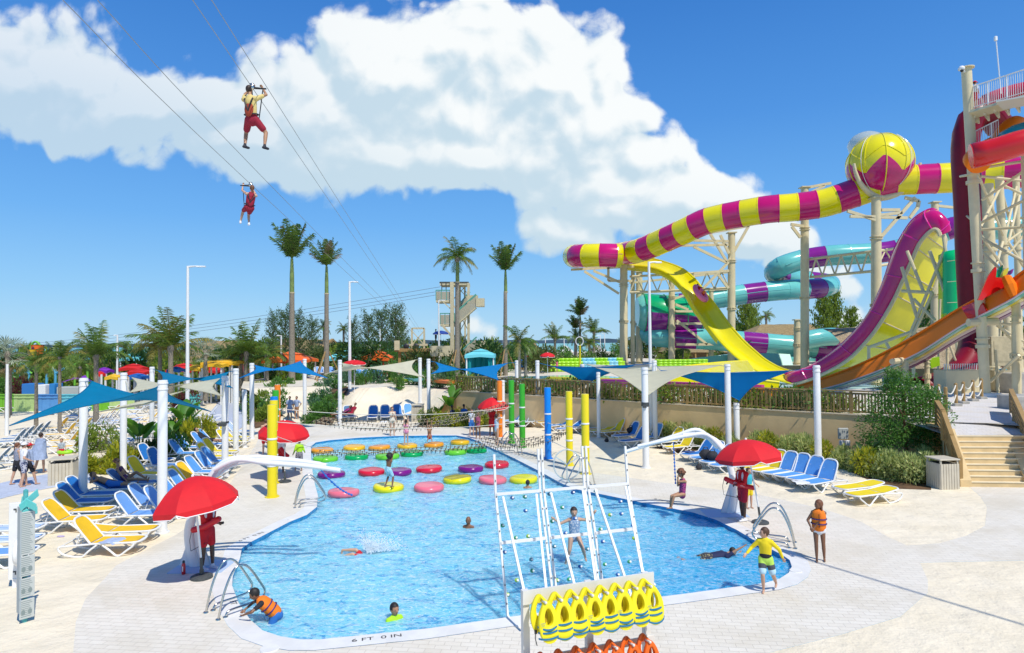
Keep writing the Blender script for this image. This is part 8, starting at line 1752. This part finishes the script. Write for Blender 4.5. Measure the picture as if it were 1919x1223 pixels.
person(P(805, 840, -.22), 1.30, 10, 'child in red trunks hanging from the rope net over an orange pad', 'tan', 'brown', top=None, bottom=CLR, child=True, vox=.022, pose=dict(lh=(.16, 0, 2.05), rh=(-.16, 0, 2.05), pelvis=(0, .05, .85), lf=(.16, -.35, .62), rf=(-.16, -.35, .62)))
person(P(728, 912, .12), 1.30, 150, 'boy in blue patterned shorts balancing on the yellow pad with an arm up', 'brown', 'black', hstyle='afro', top=None, bottom=pattern('blueshorts', (.08, .42, .62), (.5, .75, .8), 30), child=True, vox=.018, pose=dict(pelvis=(.0, 0, .86), chest=(-.04, 0, 1.24), head=(-.10, 0, 1.53), lh=(-.28, -.12, 1.72), rh=(-.20, -.22, 1.78), lf=(.18, .02, .07), rf=(-.22, -.03, .07)))
person(ground(884, 816), 1.55, 5, 'boy in a white and blue rash shirt waiting beside the net', 'light', 'brown', top=cl('rash', (.62, .68, .78)), bottom=CLB, sleeves='short', vox=.022, child=True, pose=dict(lh=(.16, -.2, 1.0), rh=(-.16, -.2, 1.0)))
person(ground(896, 822), 1.55, -10, 'girl in a dark swimsuit with arms crossed beside the net', 'brown', 'black', top=pattern('darksuit', (.05, .03, .08), (.5, .1, .2), 30), bottom=None, sleeves='suit', hstyle='bun', vox=.022, child=True, pose=dict(lh=(-.05, -.25, 1.12), rh=(.05, -.25, 1.1)))
person(ground(931, 833), 1.62, 120, 'girl in a pale swimsuit holding her hair under the far umbrella', 'light', 'dbrown', top=cl('paleblue', (.5, .62, .72)), bottom=None, sleeves='suit', vox=.022, child=True, pose=dict(rh=(-.15, -.1, 1.75), reh=(-1, 0, 0)))
def swimmer(px, py, lab, skin, hair, top=None, hs='short', yaw=0, sleeves='short', cap=None, h=1.5, arms=None):
    b = P(px, py, -.08); ps = dict(lh=(.45, -.2, 1.30), rh=(-.45, -.2, 1.30), eh=(0, .2, -1)); ps.update(arms or {})
    J = person(b - V((0, 0, 1.42*h/1.75)), h, yaw, lab, skin, hair, hs, pose=ps, top=top, sleeves=sleeves, child=True, vox=.018, cap=cap); return J
swimmer(878, 986, 'boy with shaved hair swimming in the middle of the pool', 'brown', 'black', hs='bald', yaw=-15)
swimmer(739, 1158, 'child in a neon green shirt swimming near the front pool edge', 'tan', 'black', top=CLG, yaw=40)
swimmer(989, 913, 'dark haired swimmer seen through the top of the climbing wall', 'tan', 'black', yaw=180, h=1.4)
b = P(690, 1040, -.12); person(b + V((-.1, 0, -.20)), 1.55, 90, 'diver vanishing into a splash with only legs and arms showing', 'light', 'brown', pose=dict(pelvis=(0, 0, .02), chest=(0, -.38, -.05), head=(0, -.68, -.02), lh=(.2, -1.1, .12), rh=(-.2, -.9, .06), lf=(.1, .70, .35), rf=(-.1, .75, .18), kh=(0, 0, 1), hup=(0, 0, 1), face=(0, -1, 0)), bottom=CLR, vox=.02)
b = P(1335, 1042, -.10); person(b, 1.6, 97, 'swimmer in dark long clothes doing front crawl at the right', 'tan', 'black', pose=dict(pelvis=(0, .15, -.02), chest=(0, -.28, .02), head=(0, -.62, .10), lh=(.16, -.85, .0), rh=(-.30, -.95, .42), reh=(0, -.3, 1), lf=(.12, .98, -.03), rf=(-.12, .95, .0), kh=(0, 0, -1), face=(0, -1, -.1), hup=(0, 0, 1)), top=CLN, bottom=pattern('leaf_trunks', (.30, .26, .12), (.03, .03, .05), 18), sleeves='short', shorts='long', vox=.018)
b = PY(1265, 951, 20.4); J = person(V((b.x+.15, b.y, b.z-.02)), 1.42, -72, 'curly haired girl in a dark swimsuit hanging on the blue rope swing', 'tan', 'auburn', 'afro', pose=dict(pelvis=(0, .12, .55), chest=(0, .16, .98), head=(0, .08, 1.32), lh=(.03, -.06, 1.30), rh=(-.03, -.06, 1.12), lf=(.07, -.42, .10), rf=(-.07, -.38, .06), kh=(0, -.9, .6), face=(.1, -1, -.35), eh=(0, -.1, -1)), top=pattern('swimsuit_navy', (.03, .02, .10), (.45, .06, .2), 22), sleeves='suit', child=True, vox=.014, grip=(True, True))
b = P(1078, 1090, -.35); J = person(V((b.x+.05, b.y+.55, -.15)), 1.52, 4, 'girl in a flowered swimsuit climbing behind the clear wall', 'light', 'dbrown', 'bun', pose=dict(pelvis=(0, .05, .86), chest=(0, .02, 1.26), head=(-.02, -.04, 1.56), lh=(.55, -.12, 1.52), rh=(-.60, -.12, 1.38), leh=(.2, .3, -1), reh=(-.2, .3, -1), lf=(.30, -.05, .25), rf=(-.28, -.05, .10), kh=(0, -1, 0)), top=pattern('flowersuit', (.66, .66, .68), (.25, .35, .5), 18), sleeves='suit', vox=.014, child=True, grip=(True, True))
b = ground(1436, 1108); J = person(b, 1.42, -28, 'boy in a yellow long sleeved shirt and striped shorts striding along the edge', 'light', 'brown', pose=dict(pelvis=(0, 0, .88), chest=(.0, -.04, 1.28), head=(-.02, -.05, 1.58), lh=(.42, .10, .92), leh=(1, .3, .4), rh=(-.45, -.25, 1.02), reh=(-.6, .4, -.6), lf=(.22, .30, .16), rf=(-.06, -.06, .07), kh=(.1, -1, 0), face=(-.9, -.45, 0)), top=CLY, bottom=cl('lime', (.45, .70, .10)), sleeves='long', child=True, vox=.013)
mb = MB()
for a, k_ in ((J['lhp'], J['lk']), (J['rhp'], J['rk'])): mb.capsule(a.lerp(k_, .40), a.lerp(k_, .55), .107, .104)
remesh(mb, 'shorts_band', cl('darkgrey', (.06, .07, .09)), J['t'], .015, 1); mb = MB()
for a, k_ in ((J['lhp'], J['lk']), (J['rhp'], J['rk'])): mb.capsule(a.lerp(k_, .68), a.lerp(k_, .78), .103, .10)
remesh(mb, 'shorts_hem', cl('icy', (.45, .65, .75)), J['t'], .015, 1); mb = MB(); mb.capsule(J['Pv']+J['spine']*.08, J['Pv']+J['spine']*.10, .158, .156, 14, .78, J['fw']); remesh(mb, 'waistband', CLK, J['t'], .015, 1)
b = ground(1536, 1050); J = person(b, 1.48, -22, 'girl with braids in an orange life jacket standing on the right', 'brown', 'auburn', 'braids', pose=dict(lh=(-.14, -.22, 1.0), rh=(-.22, -.16, .98), leh=(.6, .4, -.5), reh=(-.6, .3, -.5), lf=(.13, .04, .07), rf=(-.08, -.10, .07), face=(-.8, -.6, 0)), bottom=CLW, shorts='brief', vest=CLO, child=True, vox=.013)
b = ground(1404, 952); person(b, 1.30, 20, 'child in turquoise and yellow behind the right lifeguard', 'light', 'brown', top=CLT, bottom=CLY, sleeves='short', child=True, pose=dict(lh=(.38, -.1, 1.0)))
b = P(482, 1158, 0); person(b + V((.10, .05, -.55)), 1.45, -72, 'boy in an orange life jacket leaning on the front left pool edge', 'brown', 'black', pose=dict(pelvis=(0, .30, .72), chest=(0, .02, 1.00), head=(0, -.20, 1.24), lh=(.16, -.42, .84), rh=(-.16, -.42, .84), leh=(1, 0, 0), reh=(-1, 0, 0), lf=(.1, .4, .0), rf=(-.1, .4, .0), face=(0, -1, -.5)), top=CLK, bottom=CLB, vest=CLO, sleeves='short', child=True, vox=.014)
b = ground(32, 908); J = person(b, 1.68, 150, 'woman in a black skirt leading the walkers on the left, hair tied', 'light', 'auburn', 'ponytail', top=pattern('printtop', (.12, .14, .2), (.3, .32, .4), 30), bottom=CLK, sleeves='suit', pose=dict(lf=(.12, .18, .07), rf=(-.1, -.2, .07), lh=(.2, -.1, .9)))
b = ground(44, 912); person(b, 1.74, 150, 'man in a white shirt and white cap among the walkers', 'light', 'brown', top=CLW, bottom=pattern('trunks', (.04, .05, .15), (.5, .5, .55), 16), cap=CLW, pose=dict(lf=(.1, -.15, .07), rf=(-.1, .12, .07), rh=(-.35, -.1, 1.05)))
b = ground(54, 910); person(b, 1.68, 150, 'man with a red cap and a pale towel over his back', 'light', 'brown', top=CLGB, bottom=CLK, cap=CLR, sleeves='long', pose=dict(lf=(.10, .30, .07), rf=(-.12, -.22, .07), lh=(.3, -.05, .8)))
b = ground(76, 886); J = person(b, 1.75, 165, 'man wrapped in a pale blue towel walking by the beige bin', 'light', 'dbrown', top=CLGB, bottom=None, sleeves='long', pose=dict(lh=(.2, -.3, 1.1), rh=(-.1, -.3, 1.1), lf=(.05, .25, .07), rf=(-.05, -.1, .07)))
mb = MB(); rows = []
for k in range(7):
    f = k/6; rows.append([V((math.cos(a)*(.20+.20*f)*(1+.12*math.sin(a*5+k)), math.sin(a)*(.15+.17*f) + .14*f, 1.48-.85*f)) for a in [2*math.pi*j/20 for j in range(20)]])
mb.grid(rows, closed=True); mb.build('towel_wrap', CLGB, J['t'], smooth=True)
b = P(115, 868, 0); J = person(b, 1.15, 20, 'small girl in a striped top holding a lime float behind the bin', 'light', 'auburn', 'long', top=pattern('kidstripe', (.03, .05, .08), (.5, .55, .6), 30), bottom=CLR, sleeves='short', child=True, pose=dict(lh=(.35, -.2, .9)))
mb = MB(); mb.tube([V((math.cos(a)*.28, math.sin(a)*.2, 0)) for a in [2*math.pi*k/16 for k in range(17)]], .08, 8, caps=False); o = mb.build('swim_ring', mat('float_lime', (.35, .72, .02), .4), smooth=True); o.location = b + V((.25, -.1, .55)); tag(o, 'lime green float held by the small girl behind the bin', 'swim ring')
def lying(px, py, yaw, lab, skin, hair, hs='short', top=None, bottom=None, back=40, z=.36, **k):
    b = P(px, py, 0); a = R(back)
    pose = dict(pelvis=(0, .10, .12), chest=(0, .10+.42*math.cos(a), .12+.42*math.sin(a)), head=(0, .10+.74*math.cos(a)-.03, .14+.74*math.sin(a)+.04), lh=(.28, -.02, .16), rh=(-.28, -.02, .16), eh=(0, .2, -.4), lf=(.10, -.80, .08), rf=(-.10, -.78, .08), kh=(0, -.1, 1), lfd=(0, -.3, 1), rfd=(0, -.3, 1), face=(0, -math.sin(a), math.cos(a)), hup=(0, math.cos(a), math.sin(a)))
    pose.update(k.get('pose', {})); return person(V((b.x, b.y, z)), k.get('h', 1.7), yaw, lab, skin, hair, hs, pose=pose, top=top, bottom=bottom, sleeves=k.get('sleeves', 'bikini'), shorts=k.get('shorts', 'short'), vox=k.get('vox', .018))
lying(214, 931, 98, 'man lying back with an arm behind his head in the shade on the left', 'tan', 'dbrown', bottom=CLB, back=26, pose=dict(rh=(-.25, .65, .45), reh=(-1, .4, 0)))
J = lying(240, 921, 98, 'woman in sunglasses and a bikini sitting up beside the lying man', 'tan', 'auburn', 'bun', top=cl('violet', (.10, .03, .12)), bottom=cl('violet', (.10, .03, .12)), back=62, shorts='brief', pose=dict(lf=(.10, -.6, .10), lk=None))
mb = MB(); mb.box(J['Hd']+V((0, -.09, .0)), (.14, .02, .035)); mb.build('sunglasses', blackm, J['t'])
lying(388, 841, 92, 'man dressed in black lying on a blue lounger behind the white posts', 'tan', 'black', top=CLK, bottom=CLK, back=45, sleeves='long', shorts='long')
lying(640, 787, -60, 'person in purple lying under the white post behind the pool', 'brown', 'black', top=cl('plum', (.25, .02, .15)), bottom=CLN, back=35, vox=.03, sleeves='short'); lying(657, 787, -30, 'person wrapped in a red and blue towel on the raised lounger behind the pool', 'brown', 'black', top=CLM, bottom=CLM, back=55, vox=.03, sleeves='short')
lying(852, 797, 60, 'man in dark clothes seated with bags by the tan wall', 'dark', 'black', top=CLN, bottom=CLN, back=80, vox=.03, sleeves='short'); lying(872, 795, 30, 'man in a blue shirt seated near the tan wall', 'dark', 'black', top=CLB, bottom=CLN, back=80, vox=.03, sleeves='short')
def harness(J, tro, m1, lab2):
    t = J['t']; mb = MB(); iv = t.matrix_basis.inverted() if False else None
    Mi = Matrix.LocRotScale(t.location, t.rotation_euler, t.scale).inverted(); T_ = Mi @ V(tro)
    hb0 = (J['lh']+J['rh'])/2; mb = MB(); d_ = (J['lh']-J['rh']).normalized(); mb.tube([J['lh']+d_*.10, J['rh']-d_*.10], .022, 6); mb.build('handle_bar', blackm, t)
    mb = MB(); mb.tube([T_, J['lh']+d_*.08], .018, 5); mb.tube([T_, J['rh']-d_*.08], .018, 5); mb.tube([T_, J['Cv']+J['fw']*.12], .014, 5)
    for sg in (-1, 1):
        mb.tube(spline([J['Cv']+J['lat']*sg*.12+J['spine']*.12, J['Cv']+J['lat']*sg*.10-J['fw']*.13, J['Pv']+J['spine']*.15-J['fw']*.14, J['Pv']+J['lat']*sg*.17], 4), .02, 5)
        mb.tube([T_+(J['lh' if sg > 0 else 'rh']-T_)*.0 + (J['lh' if sg > 0 else 'rh']-T_), J['Pv']+J['lat']*sg*.18+J['fw']*.05], .014, 5)
    mb.tube([J['Pv']+J['spine']*.12+J['lat']*math.cos(a)*.185+J['fw']*math.sin(a)*.14 for a in [2*math.pi*k/16 for k in range(17)]], .022, 5, caps=False); mb.build('harness_strap', blackm, t)
    mb = MB(); mb.ball(T_, (.07, .05, .09), 10, 8); mb.box(T_+V((0, 0, .06)), (.10, .06, .08)); mb.build('trolley', steel, t, smooth=True)
    mb = MB(); mb.ball(J['Pv']+J['spine']*.24-J['fw']*.11, (.13, .045, .20), 12, 8); mb.build('harness_back', m1, t, smooth=True)
tr = PY(472, 163, 17); b = PY(470, 262, 17); J = person(V((b.x, b.y, b.z)), 1.74, 172, 'zip line rider in a yellow shirt seen from behind with legs apart', 'tan', 'dbrown', pose=dict(pelvis=(0, -.05, .58), chest=(.0, .02, 1.03), head=(.04, .0, 1.36), lh=(.10, -.22, 1.50), rh=(-.26, -.16, 1.44), leh=(.8, .2, -.7), reh=(-.8, .2, -.7), lf=(.24, -.12, -.10), rf=(-.34, -.10, -.16), lkh=(.7, -1, .2), rkh=(-.7, -1, .2)), top=cl('paleyellow', (.72, .55, .20)), bottom=CLM, shoes=cl('shoe_dark', (.03, .03, .04)), vox=.013, grip=(True, True)); harness(J, tr, cl('rust', (.35, .05, .02)), '')
tr = PY(470, 346, 23); b = PY(466, 414, 23); J = person(V((b.x+.02, b.y, b.z)), 1.62, 205, 'zip line rider in red with long hair sitting in the harness', 'light', 'auburn', 'long', pose=dict(pelvis=(0, .02, .52), chest=(-.06, .08, .95), head=(-.10, .08, 1.28), lh=(.22, -.22, 1.42), rh=(-.06, -.20, 1.42), leh=(.9, .1, -.8), reh=(-.6, .2, -.7), lf=(.30, -.40, .02), rf=(.0, -.22, -.06), kh=(.2, -1, .3)), top=CLM, bottom=CLM, sleeves='suit', shoes=CLW, vox=.016, grip=(True, True)); harness(J, tr, CLM, '')
c, Mx = RAFT
for k, (dx, dy, sk, tp) in enumerate([(-.45, .1, 'dark', CLR), (.45, -.1, 'tan', CLO)]):
    loc = c + Mx @ V((dx, dy, .60)); J = person(loc, 1.6, 40+k*150, ['raft rider with dark hair at the upper end of the pink raft', 'raft rider in orange at the lower end of the pink raft'][k], sk, 'black', pose=dict(pelvis=(0, .1, .1), chest=(0, .25, .48), head=(0, .25, .82), lh=(.4, -.1, .35), rh=(-.4, -.1, .35), lf=(.15, -.6, .25), rf=(-.15, -.6, .25), kh=(0, -.2, 1)), top=tp, bottom=CLR, sleeves='short', vox=.035)
for k, (x, y, z, m_, sk, lab, h_) in enumerate([(979, 697, ZT, CLB, 'tan', 'person wrapped in a blue towel on the far terrace, left one', 1.75), (986, 697, ZT, CLB, 'tan', 'person wrapped in a blue towel on the far terrace, right one', 1.7), (1028, 697, ZT, CLM, 'brown', 'bather in the shade of the red parasol on the terrace', 1.7), (1044, 697, ZT, CLP, 'light', 'girl in pink walking along the terrace water', 1.5), (779, 698, ZT, CLT, 'light', 'bare backed boy at the dune beside the thin white post', 1.6), (870, 694, ZT, CLM, 'dark', 'person standing left of the teal cabana', 1.75), (943, 686, ZT, CLW, 'light', 'person in white by the royal palm trunk', 1.7), (893, 690, ZT, CLP, 'light', 'seated person in the teal cabana', 1.4), (817, 643, 6.1, CLK, 'dark', 'person under the dark blue parasol on the platform', 1.7), (1881, 757, ZT, CLT, 'light', 'person carrying a blue tube under the tower', 1.7)]):
    b = P(x, y, z) if z < 3 else PY(x, y, 76)
    if k == 9: b = PY(x, y, 43); b.z = ZT
    person(b, h_, (k*77) % 360, lab, sk, 'black', top=(m_ if k != 4 else None), bottom=(m_ if k not in (3,) else CLP), sleeves='short', vox=.04)
b = PY(1828, 207, 38.4); J = person(V((b.x, 38.4, PY(1828, 205, 38.4).z)), 1.75, 90, 'attendant in red and white behind the top railing of the slide tower', 'tan', 'black', top=CLW, bottom=CLR, sleeves='short', cap=CLR, vox=.025)
tw1 = mat('towel_paleblue', (.42, .52, .74), .9, var=.2, vscale=6)
for k, (x, y) in enumerate([(140, 778), (252, 786), (228, 828)]):
    b = P(x, y, .37); mb = MB(); n = 6; mb.grid([[V((i*.16-.5, j*.14-.35, .03*math.sin(i*2+j))) for j in range(n)] for i in range(7)]); o = mb.build('towel', tw1, smooth=True); o.location = b; tag(o, '%s pale blue towel spread over a lounger of the left sand field' % places(k), 'towel', 'pale towels on the left loungers')
tcol = [mat('towel_white', (.72, .72, .70), .9), mat('towel_navy', (.03, .07, .22), .9), tw1, mat('towel_coral', (.62, .20, .14), .9)]
for k, (x, y, lab) in enumerate([(1500, 902, 'white towel draped on the second blue lounger on the right'), (1290, 846, 'navy towel on the nearer yellow lounger under the swing arm'), (208, 1012, 'pale blue towel on the flat yellow lounger on the left'), (405, 885, 'coral towel on the blue lounger under the left swing arm'), (722, 789, 'white towel on the second blue lounger facing the pool')]):
    b = P(x, y, .375); mb = MB(); rows = [[V((i*.085-.25, j*.09-.27, .012*math.sin(i*2+j*1.3) - max(0, abs(j*.09-.27)-.24)*1.5)) for j in range(7)] for i in range(7)]; mb.grid(rows); o = mb.build('towel', tcol[k % 4], smooth=True); o.location = b; o.rotation_euler = (0, 0, k*.7); tag(o, lab, 'towel')
